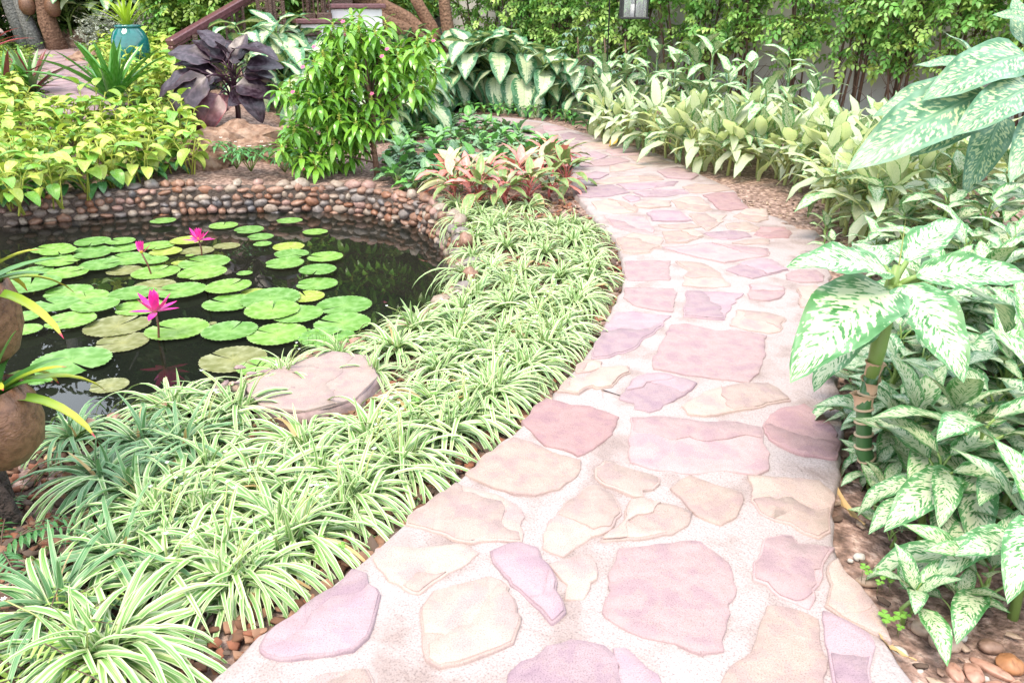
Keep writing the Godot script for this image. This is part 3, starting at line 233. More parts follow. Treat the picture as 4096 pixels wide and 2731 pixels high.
var LIME_MARKS: Array = [[-3.76,-7.89,"round the large green bromeliad"],[-5.34,-11.94,"round the teal jar"],[-4.59,-11.58,"below the stair rail"],[-2.88,-7.26,"beside the boulders"],[-3.41,-5.82,"above the pond wall"],[-2.97,-6.27,"above the ivy on the pond wall"],[-5.02,-8.39,"next to the maroon bromeliads"],[-4.87,-9.26,"beside the far stone path"],[-4.23,-7.13,"in the middle of the yellow bed"]]
var SILVER_MARKS: Array = [[-1.13,-6.83,"at the foot of the bright shrub"],[-1.00,-10.86,"at the far bend of the path"],[0.33,-8.49,"along the path edge"],[-0.42,-6.14,"behind the cream leaf"],[-0.34,-8.49,"in the middle of its bed"],[-0.84,-6.30,"above the pond wall"]]
var CREAM_MARKS: Array = [[-0.99,-12.15,"under the gnarled tree"],[-0.15,-11.35,"at the far bend of the path"],[0.65,-10.86,"beside the umbrella plant"],[-2.1,-9.0,"in front of the white stair"],[-2.8,-9.2,"between the stair rail and purple philodendron"],[-1.2,-9.1,"behind the bright shrub"]]
var BANK_MARKS: Array = [[1.08,-9.07,"below the lantern"],[1.83,-8.12,"in front of the hedge stems"],[1.68,-6.58,"at the soil edge of the path"],[2.35,-6.17,"behind the bare soil"],[3.09,-6.17,"under the giant slashed leaves"],[2.20,-4.84,"behind the cane plant's upright leaves"],[2.31,-4.00,"between cane plant and giant plant"],[1.58,-2.72,"beside the cane plant's drooping leaf"],[1.23,-2.12,"at the foot of the ringed cane"],[1.23,-1.75,"above the river stones"],[1.67,-2.33,"in the thick of the bank"]]

# ------------------------------------------------------------------ helpers
func numbered(called: String) -> String:
	var n: int = taken.get(called, 0)
	taken[called] = n + 1
	return called if n == 0 else "%s_%03d" % [called, n]

func tag(o: Node, label: String, category: String, group := "", kind := "") -> Node:
	if label != "": o.set_meta("label", label)
	if category != "": o.set_meta("category", category)
	if group != "": o.set_meta("group", group)
	if kind != "": o.set_meta("kind", kind)
	return o

func thing(called: String, label: String, category: String, at := Vector3.ZERO, turn := 0.0, group := "", kind := "") -> Node3D:
	var o := Node3D.new()
	o.name = numbered(called)
	add_child(o)
	o.position = at
	o.rotation.y = turn
	tag(o, label, category, group, kind)
	return o

func part(called: String, mesh: Mesh, mat: Material, parent: Node, xf := Transform3D()) -> MeshInstance3D:
	var o := MeshInstance3D.new()
	var key := "%d/%s" % [parent.get_instance_id(), called]
	var n: int = taken.get(key, 0)
	taken[key] = n + 1
	o.name = called if n == 0 else "%s_%03d" % [called, n]
	o.mesh = mesh
	if mat: o.material_override = mat
	o.transform = xf
	parent.add_child(o, true)
	return o

func copy_of(root: Node3D, at: Vector3, turn: float, size: float, label := "", group := "") -> Node3D:
	var r: Node3D = root.duplicate()
	var base := String(root.name)
	if base.length() > 4 and base[-4] == "_" and base.right(3).is_valid_int(): base = base.left(-4)
	r.name = numbered(base)
	add_child(r)
	r.transform = Transform3D(Basis(Vector3.UP, turn).scaled(Vector3.ONE * size), at)
	if label != "": r.set_meta("label", label)
	if group != "": r.set_meta("group", group)
	return r

func rf(a: float, b: float) -> float:
	return rng.randf_range(a, b)

func sm(a: float, b: float, t: float) -> float:
	return smoothstep(0.0, 1.0, (t - a) / (b - a))

func gh(x: float, z: float) -> float:   # height of the ground
	return -0.05 + (0.5 * sm(-5.6, -9.5, z) + 0.3 * sm(-9.5, -14.0, z)) * sm(-1.6, -3.0, x) + 0.06 * sm(0.9, 2.0, x) * sm(-2.0, -5.0, z)

func gv(x: float, z: float, up := 0.0) -> Vector3:
	return Vector3(x, gh(x, z) + up, z)

func pts2(a: Array) -> PackedVector2Array:
	var p := PackedVector2Array()
	for i in range(0, a.size(), 2): p.append(Vector2(a[i], a[i + 1]))
	return p

func arr_mesh(v: PackedVector3Array, idx: PackedInt32Array, uv := PackedVector2Array(), flat := false, col := PackedColorArray(), mat: Material = null, into: ArrayMesh = null) -> ArrayMesh:
	var st := SurfaceTool.new()
	st.begin(Mesh.PRIMITIVE_TRIANGLES)
	st.set_smooth_group(-1 if flat else 0)
	for k in idx:
		if uv.size(): st.set_uv(uv[k])
		if col.size(): st.set_color(col[k])
		st.add_vertex(v[k])
	st.generate_normals()
	st.index()
	if mat: st.set_material(mat)
	return st.commit(into) if into else st.commit()

# ------------------------------------------------------------------ materials and textures
func lin(r: float, g: float, b: float) -> Color:
	return Color(r, g, b).linear_to_srgb()

func mat(called: String, c: Color, rough := 0.6, back := 0.0) -> StandardMaterial3D:
	var m := StandardMaterial3D.new()
	m.resource_name = called
	m.albedo_color = c
	m.roughness = rough
	m.cull_mode = BaseMaterial3D.CULL_DISABLED
	if back > 0.0:
		m.backlight_enabled = true
		m.backlight = Color(back, back, back * 0.75)
	M[called] = m
	return m

func paint(w: int, h: int, f: Callable) -> ImageTexture:
	var im := Image.create(w, h, false, Image.FORMAT_RGB8)
	for y in h:
		for x in w:
			im.set_pixel(x, y, f.call((x + 0.5) / w, (y + 0.5) / h))
	return ImageTexture.create_from_image(im)

func noise_tex(freq: float, octaves: int, stops: Array, seed_ := 1, size := 512, kind := FastNoiseLite.TYPE_SIMPLEX_SMOOTH, warp := 0.0) -> NoiseTexture2D:
	var n := FastNoiseLite.new()
	n.seed = seed_
	n.noise_type = kind
	n.frequency = freq
	n.fractal_octaves = octaves
	if warp > 0.0:
		n.domain_warp_enabled = true
		n.domain_warp_amplitude = warp
		n.domain_warp_frequency = freq * 0.8
	var t := NoiseTexture2D.new()
	t.width = size
	t.height = size
	t.seamless = true
	t.noise = n
	if stops.size():
		var g := Gradient.new()
		var o := PackedFloat32Array()
		var c := PackedColorArray()
		for s in stops:
			o.append(s[0])
			c.append(s[1])
		g.offsets = o
		g.colors = c
		t.color_ramp = g
	return t

func rocky(called: String, c: Color, t: Texture2D, scale: float, rough: float, bump: Texture2D = null, depth := 0.0, world := true) -> StandardMaterial3D:
	var m := mat(called, c, rough)
	m.cull_mode = BaseMaterial3D.CULL_BACK
	m.albedo_texture = t
	m.uv1_triplanar = true
	m.uv1_world_triplanar = world
	m.uv1_scale = Vector3.ONE * scale
	if bump:
		m.heightmap_enabled = true
		m.heightmap_texture = bump
		m.heightmap_scale = depth
	return m

func leafy(called: String, t: Texture2D, tint := Color.WHITE, rough := 0.42, back := 0.5) -> StandardMaterial3D:
	var m := mat(called, tint, rough, back)
	m.albedo_texture = t
	return m

func diffen(kind: String, dark: Color, pale: Color, seed_: int) -> ImageTexture:   # dye patterns of the dieffenbachia leaves: u along the leaf, v across
	var n := FastNoiseLite.new()
	n.seed = seed_
	n.frequency = 1.0
	n.fractal_octaves = 3
	var f := func(u: float, w: float) -> Color:
		var v := absf(2.0 * w - 1.0)
		var side := 40.0 if w > 0.5 else 0.0
		var q := u - 0.2 * v
		var a := n.get_noise_2d(q * 22.0, v * 2.6 + side)
		var b := n.get_noise_2d(u * 5.0 + 9.0, v * 2.0 + side)
		var e := smoothstep(0.0, 0.06, u) * (1.0 - smoothstep(0.88, 0.99, u))
		var k := 0.0
		match kind:
			"speckled":
				k = smoothstep(-0.03, 0.05, a * 1.0 + b * 0.35 + 0.22 * e - 0.62 * smoothstep(0.45, 0.95, v) - 0.25 * (1.0 - e))
				k = maxf(k, 0.55 * (1.0 - smoothstep(0.015, 0.04, v)))
			"cream":
				k = smoothstep(-0.06, 0.06, 0.66 + 0.42 * a + 0.1 * b - 0.25 * u - v) * e
				k *= 0.82 + 0.18 * smoothstep(-0.2, 0.2, n.get_noise_2d(q * 40.0, v * 1.5 + side))
				k *= 0.55 + 0.45 * smoothstep(0.012, 0.03, v)
			"pale":
				k = smoothstep(-0.05, 0.05, 0.9 + 0.12 * a - v) * smoothstep(0.0, 0.05, u) * (1.0 - smoothstep(0.94, 1.0, u))
				k *= 0.9 + 0.1 * smoothstep(-0.2, 0.2, a)
				k *= 0.86 + 0.14 * smoothstep(0.01, 0.04, v)
			"slash":
				var s := n.get_noise_2d(q * 26.0 + 5.0, v * 3.4 + side)
				k = smoothstep(0.05, 0.13, s - 0.12 * b) * smoothstep(0.05, 0.12, v) * (1.0 - smoothstep(0.72, 0.92, v)) * e
				k = maxf(k, 0.3 * (1.0 - smoothstep(0.02, 0.05, v)))
		var g := dark.lerp(dark.lightened(0.25), 0.5 + b)
		return g.lerp(pale, clampf(k, 0.0, 1.0))
	return paint(320, 128, f)

func veined(base: Color, vein: Color, count: float, slant: float, amount: float, edge: Color, edge_at: float, seed_: int, blotch := 0.25) -> ImageTexture:
	var n := FastNoiseLite.new()
	n.seed = seed_
	n.frequency = 1.0
	n.fractal_octaves = 3
	var f := func(u: float, w: float) -> Color:
		var v := absf(2.0 * w - 1.0)
		var q := (u - slant * v) * count
		var k := 1.0 - smoothstep(0.0, 0.16, absf(q - roundf(q)))
		k = amount * maxf(k * 0.55 * (1.0 - 0.5 * v), 1.0 - smoothstep(0.02, 0.07, v))
		var b := n.get_noise_2d(u * 6.0, w * 4.0)
		var c := base.lerp(base.lightened(0.3), clampf(0.4 + b * 1.4, 0.0, 1.0) * blotch * 2.0).lerp(vein, k)
		return c.lerp(edge, smoothstep(edge_at - 0.04, edge_at + 0.04, v + 0.08 * b))
	return paint(192, 96, f)

func striped(green: Color, pale: Color, seed_: int, margin: float) -> ImageTexture:   # spider plant blades
	var n := FastNoiseLite.new()
	n.seed = seed_
	n.frequency = 1.0
	var f := func(u: float, w: float) -> Color:
		var v := absf(2.0 * w - 1.0)
		var k := smoothstep(margin - 0.07, margin + 0.07, v + 0.05 * n.get_noise_2d(u * 3.0, w * 2.0))
		k = maxf(k, 0.75 * smoothstep(0.12, 0.3, n.get_noise_2d(u * 1.2, w * 9.0)))
		var g := green.lerp(green.lightened(0.28), clampf(0.5 + n.get_noise_2d(u * 2.0 + 7.0, w * 14.0), 0.0, 1.0))
		return g.lerp(pale, k)
	return paint(64, 64, f)

# ------------------------------------------------------------------ meshes
func leaf(called: String, pet: float, length: float, width: float, a0: float, a1: float, a2: float, blade: Material, stalk: Material, o := {}) -> ArrayMesh:
	# stalk from the origin, then a blade that bends from elevation a1 to a2 (degrees) in the x-y plane
	var n: int = o.get("n", 8)
	var m: int = o.get("m", 2)            # cross cells on each side
	var p: float = o.get("p", 0.75)
	var q: float = o.get("q", 0.85)
	var fold: float = deg_to_rad(o.get("fold", 14.0))
	var wave: float = o.get("wave", 0.0)
	var freq: float = o.get("freq", 3.0)
	var curl: float = o.get("curl", 0.0)
	var sway: float = o.get("sway", 0.0)
	var crinkle: float = o.get("crinkle", 0.0)
	var lobe: float = o.get("lobe", 0.0)
	var r: float = o.get("r", 0.004)
	var x := Vector3.ZERO
	var mesh := ArrayMesh.new()
	var v := PackedVector3Array()
	var uv := PackedVector2Array()
	var idx := PackedInt32Array()
	var spine: Array = []
	if pet > 0.0:
		for i in 6:
			spine.append(x)
			var a := deg_to_rad(lerpf(a0, a1, pow(i / 5.0, 1.5)))
			if i < 5: x += Vector3(cos(a), sin(a), 0) * pet / 5.0
	var cells := 2 * m
	for i in n + 1:
		var t := float(i) / n
		var a := deg_to_rad(lerpf(a1, a2, t))
		if i > 0: x += Vector3(cos(a), sin(a), sway * sin(t * 3.0) / n * 3.0) * length / n
		var up := Vector3(-sin(a), cos(a), 0)
		var along := Vector3(cos(a), sin(a), 0)
		var w := width * 0.5 * pow(maxf(0.0, sin(PI * pow(clampf(t, 0.002, 1.0), p))), q)
		if i == n: w = 0.0
		for j in cells + 1:
			var c := float(j) / m - 1.0
			var d := absf(c)
			var pos := x + Vector3(0, 0, c * w * cos(fold)) + up * (d * w * sin(fold) - curl * d * d * w)
			pos += up * wave * d * d * sin(t * freq * TAU + (0.0 if c > 0.0 else 1.3)) * minf(1.0, w / (width * 0.25))
			if crinkle > 0.0: pos += up * crinkle * sin((t - 0.3 * d) * 50.0) * d * (1.0 - d) * 4.0 * minf(1.0, w / (width * 0.25))
			if lobe > 0.0: pos -= along * lobe * d * (1.0 - smoothstep(0.0, 0.25, t))
			v.append(pos)
			uv.append(Vector2(t, 0.5 + 0.5 * c))
	for i in n:
		for j in cells:
			var k := i * (cells + 1) + j
			idx.append_array(PackedInt32Array([k, k + 1, k + cells + 1]))
			if i < n - 1: idx.append_array(PackedInt32Array([k + 1, k + cells + 2, k + cells + 1]))
	mesh = arr_mesh(v, idx, uv, false, PackedColorArray(), blade)
	if pet > 0.0: mesh = tube(spine, r * 1.25, r * 0.8, 5, stalk, mesh)
	ends[mesh] = x
	V[called] = mesh
	return mesh

func tube(spine: Array, r0: float, r1: float, sides: int, m: Material = null, into: ArrayMesh = null, rough := 0.0, radii: Array = []) -> ArrayMesh:
	var v := PackedVector3Array()
	var uv := PackedVector2Array()
	var idx := PackedInt32Array()
	var n := spine.size()
	var side := Vector3.ZERO
	var run := 0.0
	for i in n:
		var d: Vector3 = (spine[mini(i + 1, n - 1)] - spine[maxi(i - 1, 0)]).normalized()
		if i == 0: side = d.cross(Vector3(0.31, 0.2, 0.93)).normalized()
		else: run += spine[i].distance_to(spine[i - 1])
		side = (side - d * side.dot(d)).normalized()
		var other := d.cross(side)
		var r: float = radii[i] if radii.size() else lerpf(r0, r1, float(i) / maxi(1, n - 1))
		for k in sides + 1:
			var a := TAU * k / sides
			var rr := r
			if rough > 0.0: rr *= 1.0 + rough * nz.get_noise_3d(cos(a) * 70.0 + spine[0].x * 90.0, sin(a) * 70.0 + spine[0].z * 90.0, run * 45.0 + spine[0].y * 50.0)
			v.append(spine[i] + (side * cos(a) + other * sin(a)) * rr)
			uv.append(Vector2(float(k) / sides, run))
	for i in n - 1:
		for k in sides:
			var a := i * (sides + 1) + k
			idx.append_array(PackedInt32Array([a, a + sides + 1, a + 1, a + 1, a + sides + 1, a + sides + 2]))
	for e in [0, n - 1]:
		var at := v.size()
		v.append(spine[e])
		uv.append(Vector2(0.5, 0.0))
		for k in sides:
			var a: int = e * (sides + 1) + k
			idx.append_array(PackedInt32Array([at, a, a + 1] if e == 0 else [at, a + 1, a]))
	return arr_mesh(v, idx, uv, false, PackedColorArray(), m, into)

func lathe(profile: Array, sides: int, wob := 0.0) -> ArrayMesh:
	var v := PackedVector3Array()
	var uv := PackedVector2Array()
	var idx := PackedInt32Array()
	for i in profile.size():
		for k in sides + 1:
			var a := TAU * k / sides
			var r: float = profile[i].x * (1.0 + wob * nz.get_noise_3d(cos(a) * 60.0, sin(a) * 60.0, profile[i].y * 200.0))
			v.append(Vector3(cos(a) * r, profile[i].y, sin(a) * r))
			uv.append(Vector2(float(k) / sides, float(i) / profile.size()))
	for i in profile.size() - 1:
		for k in sides:
			var a := i * (sides + 1) + k
			idx.append_array(PackedInt32Array([a, a + sides + 1, a + 1, a + 1, a + sides + 1, a + sides + 2]))
	return arr_mesh(v, idx, uv)

func lump(seed_: int, rough: float, rings := 6, sides := 10, freq := 1.2, flatb := 0.0) -> ArrayMesh:   # a stone of radius 1
	var n := FastNoiseLite.new()
	n.seed = seed_
	n.frequency = freq
	n.fractal_octaves = 3
	if flatb > 0.0:
		n.noise_type = FastNoiseLite.TYPE_CELLULAR
		n.cellular_return_type = FastNoiseLite.RETURN_DISTANCE2_SUB
		n.fractal_octaves = 2
	var v := PackedVector3Array()
	var idx := PackedInt32Array()
	for i in rings + 1:
		var b := PI * i / rings - PI / 2
		for k in sides:
			var a := TAU * k / sides
			var d := Vector3(cos(b) * cos(a), sin(b), cos(b) * sin(a))
			var r := 1.0 + rough * n.get_noise_3dv(d)
			if flatb > 0.0: r = 0.8 + rough * 0.8 * (n.get_noise_3dv(d) + 0.9) + 0.22 * nz.get_noise_3d(d.x * 130.0 + seed_, d.y * 130.0, d.z * 130.0)
			v.append(d * r)
	for i in rings:
		for k in sides:
			var a := i * sides + k
			var b := i * sides + (k + 1) % sides
			if i > 0: idx.append_array(PackedInt32Array([a, b, b + sides]))
			if i < rings - 1: idx.append_array(PackedInt32Array([a, b + sides, a + sides]))
	return arr_mesh(v, idx, PackedVector2Array(), flatb > 0.0)

func box(size: Vector3, bevel := 0.0) -> ArrayMesh:
	if bevel <= 0.0:
		var bm := BoxMesh.new()
		bm.size = size
		var am := ArrayMesh.new()
		am.add_surface_from_arrays(Mesh.PRIMITIVE_TRIANGLES, bm.get_mesh_arrays())
		return am
	var h := size * 0.5
	var v := PackedVector3Array()
	var idx := PackedInt32Array()
	var rings: Array = [[-h.y, bevel], [-h.y + bevel, 0.0], [h.y - bevel, 0.0], [h.y, bevel]]
	for r in rings:
		var i: float = r[1]
		for c in [[-1, -1, 0], [1, -1, 0], [1, -1, 1], [1, 1, 1], [1, 1, 0], [-1, 1, 0], [-1, 1, 1], [-1, -1, 1]]:
			var ox := bevel if c[2] == 0 else 0.0
			var oz := 0.0 if c[2] == 0 else bevel
			v.append(Vector3(c[0] * (h.x - i - (bevel if c[2] == 0 else 0.0)), r[0], c[1] * (h.z - i - (bevel if c[2] == 1 else 0.0))))
	for i in 3:
		for k in 8:
			var a := i * 8 + k
			var b := i * 8 + (k + 1) % 8
			idx.append_array(PackedInt32Array([a, b, b + 8, a, b + 8, a + 8]))
	for k in range(1, 7):
		idx.append_array(PackedInt32Array([0, k + 1, k, 24, 24 + k, 24 + k + 1]))
	return arr_mesh(v, idx, PackedVector2Array(), true)

func rough_edge(poly: PackedVector2Array, step: float, amp: float, seed_: int) -> PackedVector2Array:
	var out := PackedVector2Array()
	for i in poly.size():
		var a := poly[i]
		var b := poly[(i + 1) % poly.size()]
		var k := maxi(1, int(a.distance_to(b) / step))
		for j in k:
			var c := a.lerp(b, float(j) / k)
			out.append(c + Vector2(nz.get_noise_3d(c.x * 900.0, c.y * 900.0, seed_ * 31.0), nz.get_noise_3d(c.x * 900.0 + 500.0, c.y * 900.0, seed_ * 31.0)) * amp)
	return out

func slab(poly: PackedVector2Array, bottom: float, top: float, bevel: float, step: float, relief: Callable) -> ArrayMesh:
	# an upright-sided sheet of stone with an uneven top
	if not Geometry2D.is_polygon_clockwise(poly): poly.reverse()
	var n := poly.size()
	var inner := PackedVector2Array()
	for i in n:
		var e := (poly[(i + 1) % n] - poly[(i + n - 1) % n]).normalized()
		var c := poly[i] + Vector2(-e.y, e.x) * bevel
		if not Geometry2D.is_point_in_polygon(c, poly): c = poly[i] - Vector2(-e.y, e.x) * bevel
		inner.append(c)
	var v := PackedVector3Array()
	var idx := PackedInt32Array()
	for p in poly: v.append(Vector3(p.x, bottom, p.y))
	for p in poly: v.append(Vector3(p.x, top - bevel + relief.call(p) * 0.5, p.y))
	var cap := inner.duplicate()
	var lo := poly[0]
	var hi := poly[0]
	for p in poly:
		lo = lo.min(p)
		hi = hi.max(p)
	var safe := Geometry2D.offset_polygon(inner, -step * 0.45)
	var y := lo.y
	while y < hi.y:
		var x := lo.x
		while x < hi.x:
			var p := Vector2(x + rf(-0.3, 0.3) * step, y + rf(-0.3, 0.3) * step)
			for s in safe:
				if Geometry2D.is_point_in_polygon(p, s):
					cap.append(p)
					break
			x += step
		y += step
	var at := v.size()
	for p in cap: v.append(Vector3(p.x, top + relief.call(p), p.y))
	for i in n:
		var j := (i + 1) % n
		for k in [[0, n], [n, at]]:
			var a: int = k[0]
			var b: int = k[1]
			idx.append_array(PackedInt32Array([a + i, b + i, b + j, a + i, b + j, a + j]))
	var tri := Geometry2D.triangulate_delaunay(cap)
	for i in range(0, tri.size(), 3):
		var a := cap[tri[i]]
		var b := cap[tri[i + 1]]
		var c := cap[tri[i + 2]]
		var mid := (a + b + c) / 3.0
		if not Geometry2D.is_point_in_polygon(mid, inner): continue
		var area := (b - a).cross(c - a)
		if absf(area) < 1e-9: continue
		idx.append_array(PackedInt32Array([at + tri[i], at + tri[i + 1], at + tri[i + 2]] if area > 0.0 else [at + tri[i], at + tri[i + 2], at + tri[i + 1]]))
	var under := v.size()
	for p in inner: v.append(Vector3(p.x, top - 0.003 + minf(0.0, relief.call(p)), p.y))
	for k in Geometry2D.triangulate_polygon(inner): idx.append(under + k)
	return arr_mesh(v, idx)

func near_of(x: float, z: float, marks: Array) -> String:   # the landmark a thing stands closest to
	var best := ""
	var d := 1e9
	for m in marks:
		var e := Vector2(x - m[0], z - m[1]).length()
		if e < d:
			d = e
			best = m[2]
	return best

func turned(az: float, tilt := 0.0, roll := 0.0, size := 1.0) -> Basis:
	return (Basis(Vector3.UP, az) * Basis(Vector3.BACK, tilt) * Basis(Vector3.RIGHT, roll)).scaled_local(Vector3.ONE * size)

func between(mesh: Mesh, a: Vector3, b: Vector3, roll: float) -> Transform3D:   # lays a leaf from its foot a to its tip b
	var e: Vector3 = ends[mesh]
	var want := b - a
	var az := atan2(-want.z, want.x)
	var flat := Basis(Vector3.UP, az)
	var have := atan2(e.y, e.x)
	var need := atan2(want.y, Vector2(want.x, want.z).length())
	var s := want.length() / e.length()
	var axis := want.normalized()
	return Transform3D(Basis(axis, roll) * flat * Basis(Vector3.BACK, need - have).scaled_local(Vector3.ONE * s), a)

func merged(pieces: Array) -> ArrayMesh:   # [[mesh, transform], ...] -> one mesh, surface by surface
	var made := {}
	for p in pieces:
		for s in p[0].get_surface_count():
			var m: Material = p[2] if p.size() > 2 and s == 0 else p[0].surface_get_material(s)
			if not made.has(m):
				made[m] = SurfaceTool.new()
				made[m].begin(Mesh.PRIMITIVE_TRIANGLES)
			made[m].append_from(p[0], s, p[1])
	var mesh := ArrayMesh.new()
	for m in made:
		made[m].set_material(m)
		mesh = made[m].commit(mesh)
	return mesh

func scatter(called: String, mesh: Mesh, xfs: Array, cols: Array, parent: Node) -> MultiMeshInstance3D:
	var mm := MultiMesh.new()
	mm.transform_format = MultiMesh.TRANSFORM_3D
	mm.use_colors = cols.size() > 0
	mm.mesh = mesh
	mm.instance_count = xfs.size()
	for i in xfs.size():
		mm.set_instance_transform(i, xfs[i])
		if cols.size(): mm.set_instance_color(i, cols[i])
	var o := MultiMeshInstance3D.new()
	o.name = called
	o.multimesh = mm
	parent.add_child(o, true)
	return o

# ------------------------------------------------------------------ the scene
func _ready() -> void:
	rng.seed = 20
	nz.seed = 5
	nz.frequency = 0.01
	var cam := Camera3D.new()
	cam.name = "camera"
	cam.fov = rad_to_deg(2.0 * atan(784.0 / 1850.0))
	cam.position = Vector3(0, 1.25, 0)
	cam.rotation_degrees.x = -22.5
	cam.far = 300.0
	cam.near = 0.05
	add_child(cam)
	cam.current = true
	var env := Environment.new()
	env.background_mode = Environment.BG_SKY
	var sky := Sky.new()
	var sk := ProceduralSkyMaterial.new()
	sk.sky_top_color = Color(0.86, 0.90, 0.95)
	sk.sky_horizon_color = Color(0.93, 0.94, 0.95)
	sk.ground_bottom_color = Color(0.3, 0.3, 0.28)
	sk.ground_horizon_color = Color(0.8, 0.8, 0.8)
	sk.sun_angle_max = 0.0
	sky.sky_material = sk
	env.sky = sky
	env.background_energy_multiplier = 1.0
	env.tonemap_mode = Environment.TONE_MAPPER_LINEAR
	env.tonemap_exposure = 3.5
	env.sdfgi_enabled = true
	env.ssao_enabled = true
	env.ssil_enabled = true
	var we := WorldEnvironment.new()
	we.name = "world_environment"
	we.environment = env
	add_child(we)
	var sun := DirectionalLight3D.new()
	sun.name = "sun"
	sun.light_energy = 0.5
	sun.light_angular_distance = 25.0
	sun.light_color = Color(1.0, 0.95, 0.88)
	sun.shadow_enabled = true
	sun.rotation_degrees = Vector3(-62, -28, 0)
	add_child(sun)
	make_materials()
	make_ground()
	make_path()
	make_pond()
	make_pads()
	make_house()
	make_backdrop()
	make_hedge()
	make_spiders()
	make_left_bank()
	make_island()
	make_right_bank()
	make_left_pots()
	make_small_things()

func make_materials() -> void:
	var mottled := noise_tex(0.012, 5, [[0.0, Color(0.72, 0.72, 0.72)], [0.45, Color(0.92, 0.92, 0.92)], [1.0, Color(1, 1, 1)]], 3)
	var cleft := noise_tex(0.016, 5, [], 8)
	var fine := noise_tex(0.06, 4, [], 9)
	var gritty := noise_tex(0.09, 4, [[0.0, Color(0.62, 0.6, 0.6)], [0.3, Color(0.9, 0.89, 0.89)], [0.5, Color(0.98, 0.97, 0.97)], [1.0, Color(1, 1, 1)]], 14, 1024)
	var banded := noise_tex(0.006, 7, [[0.0, Color(0.90, 0.85, 0.89)], [0.38, Color(0.95, 0.92, 0.93)], [0.46, Color(0.99, 0.96, 0.94)], [0.54, Color(0.95, 0.93, 0.93)], [0.62, Color(1.0, 0.98, 0.97)], [1.0, Color(0.94, 0.94, 0.92)]], 21, 1024, FastNoiseLite.TYPE_SIMPLEX_SMOOTH, 90.0)
	var tones := {"p": lin(0.355, 0.275, 0.31), "k": lin(0.395, 0.30, 0.312), "r": lin(0.365, 0.247, 0.255), "b": lin(0.40, 0.328, 0.302), "o": lin(0.41, 0.332, 0.298)}
	for k in tones:
		for j in 2:
			var c: Color = tones[k]
			rocky("flag_%s%d" % [k, j], c if j == 0 else c.darkened(0.07), banded, 1.1 + 0.5 * j, 0.75, cleft, 0.5)
			M["flag_%s%d" % [k, j]].detail_enabled = true
			M["flag_%s%d" % [k, j]].detail_albedo = gritty
			M["flag_%s%d" % [k, j]].detail_blend_mode = BaseMaterial3D.BLEND_MODE_MUL
			M["flag_%s%d" % [k, j]].detail_uv_layer = BaseMaterial3D.DETAIL_UV_2
			M["flag_%s%d" % [k, j]].uv2_triplanar = true
			M["flag_%s%d" % [k, j]].uv2_world_triplanar = true
			M["flag_%s%d" % [k, j]].uv2_scale = Vector3.ONE * 2.3
	rocky("mortar", lin(0.35, 0.312, 0.31), gritty, 1.6, 0.9, fine, 0.3)
	var dirt := noise_tex(0.008, 6, [[0.0, Color(0.82, 0.77, 0.75)], [0.3, Color(0.94, 0.91, 0.9)], [0.5, Color(1, 0.98, 0.98)], [1.0, Color(1, 1, 1)]], 16, 1024, FastNoiseLite.TYPE_SIMPLEX_SMOOTH, 60.0)
	M.mortar.detail_enabled = true
	M.mortar.detail_albedo = dirt
	M.mortar.detail_blend_mode = BaseMaterial3D.BLEND_MODE_MUL
	M.mortar.detail_uv_layer = BaseMaterial3D.DETAIL_UV_2
	M.mortar.uv2_triplanar = true
	M.mortar.uv2_world_triplanar = true
	M.mortar.uv2_scale = Vector3.ONE * 0.55
	var soilt := noise_tex(0.03, 5, [[0.0, Color(0.36, 0.30, 0.27)], [0.45, Color(0.60, 0.51, 0.47)], [0.7, Color(0.77, 0.68, 0.64)], [1.0, Color(0.9, 0.84, 0.8)]], 31)
	rocky("soil", lin(0.66, 0.60, 0.58), soilt, 1.3, 0.95, fine, 1.0)
	rocky("mud", lin(0.03, 0.027, 0.02), mottled, 0.7, 0.9)
	rocky("wall_mortar", lin(0.16, 0.12, 0.10), mottled, 3.0, 0.95, fine, 2.0)
	var speck := noise_tex(0.05, 4, [[0.0, Color(0.55, 0.52, 0.5)], [0.4, Color(0.88, 0.87, 0.86)], [1.0, Color(1, 1, 1)]], 41, 256)
	var pt := [lin(0.24, 0.13, 0.09), lin(0.30, 0.17, 0.12), lin(0.33, 0.26, 0.21), lin(0.22, 0.19, 0.18), lin(0.36, 0.30, 0.25), lin(0.26, 0.12, 0.07), lin(0.20, 0.15, 0.13), lin(0.34, 0.21, 0.18), lin(0.16, 0.15, 0.16)]
	for i in pt.size(): rocky("pebble%d" % i, pt[i], speck, 3.0, 0.45, null, 0.0)
	rocky("rim_stone", lin(0.42, 0.24, 0.18), speck, 3.0, 0.5)
	rocky("boulder", lin(0.37, 0.29, 0.25), noise_tex(0.02, 5, [[0.0, Color(0.42, 0.33, 0.28)], [0.45, Color(0.8, 0.7, 0.62)], [0.7, Color(0.98, 0.92, 0.86)], [1.0, Color(0.9, 0.88, 0.88)]], 51), 0.9, 0.8, cleft, 3.0)
	rocky("slate", lin(0.31, 0.26, 0.262), noise_tex(0.012, 6, [[0.0, Color(0.7, 0.62, 0.64)], [0.4, Color(0.88, 0.8, 0.8)], [0.6, Color(0.98, 0.92, 0.9)], [1.0, Color(0.92, 0.92, 0.97)]], 52, 512, FastNoiseLite.TYPE_SIMPLEX_SMOOTH, 50.0), 2.2, 0.8, cleft, 0.6)
	rocky("pink_river", lin(0.44, 0.25, 0.19), speck, 4.0, 0.45)
	rocky("cream_river", lin(0.46, 0.34, 0.26), speck, 4.0, 0.5)
	rocky("brown_river", lin(0.27, 0.17, 0.13), speck, 4.0, 0.5)
	rocky("orange_river", lin(0.40, 0.19, 0.09), speck, 4.0, 0.5)
	rocky("white_chip", lin(0.55, 0.53, 0.5), speck, 4.0, 0.7)
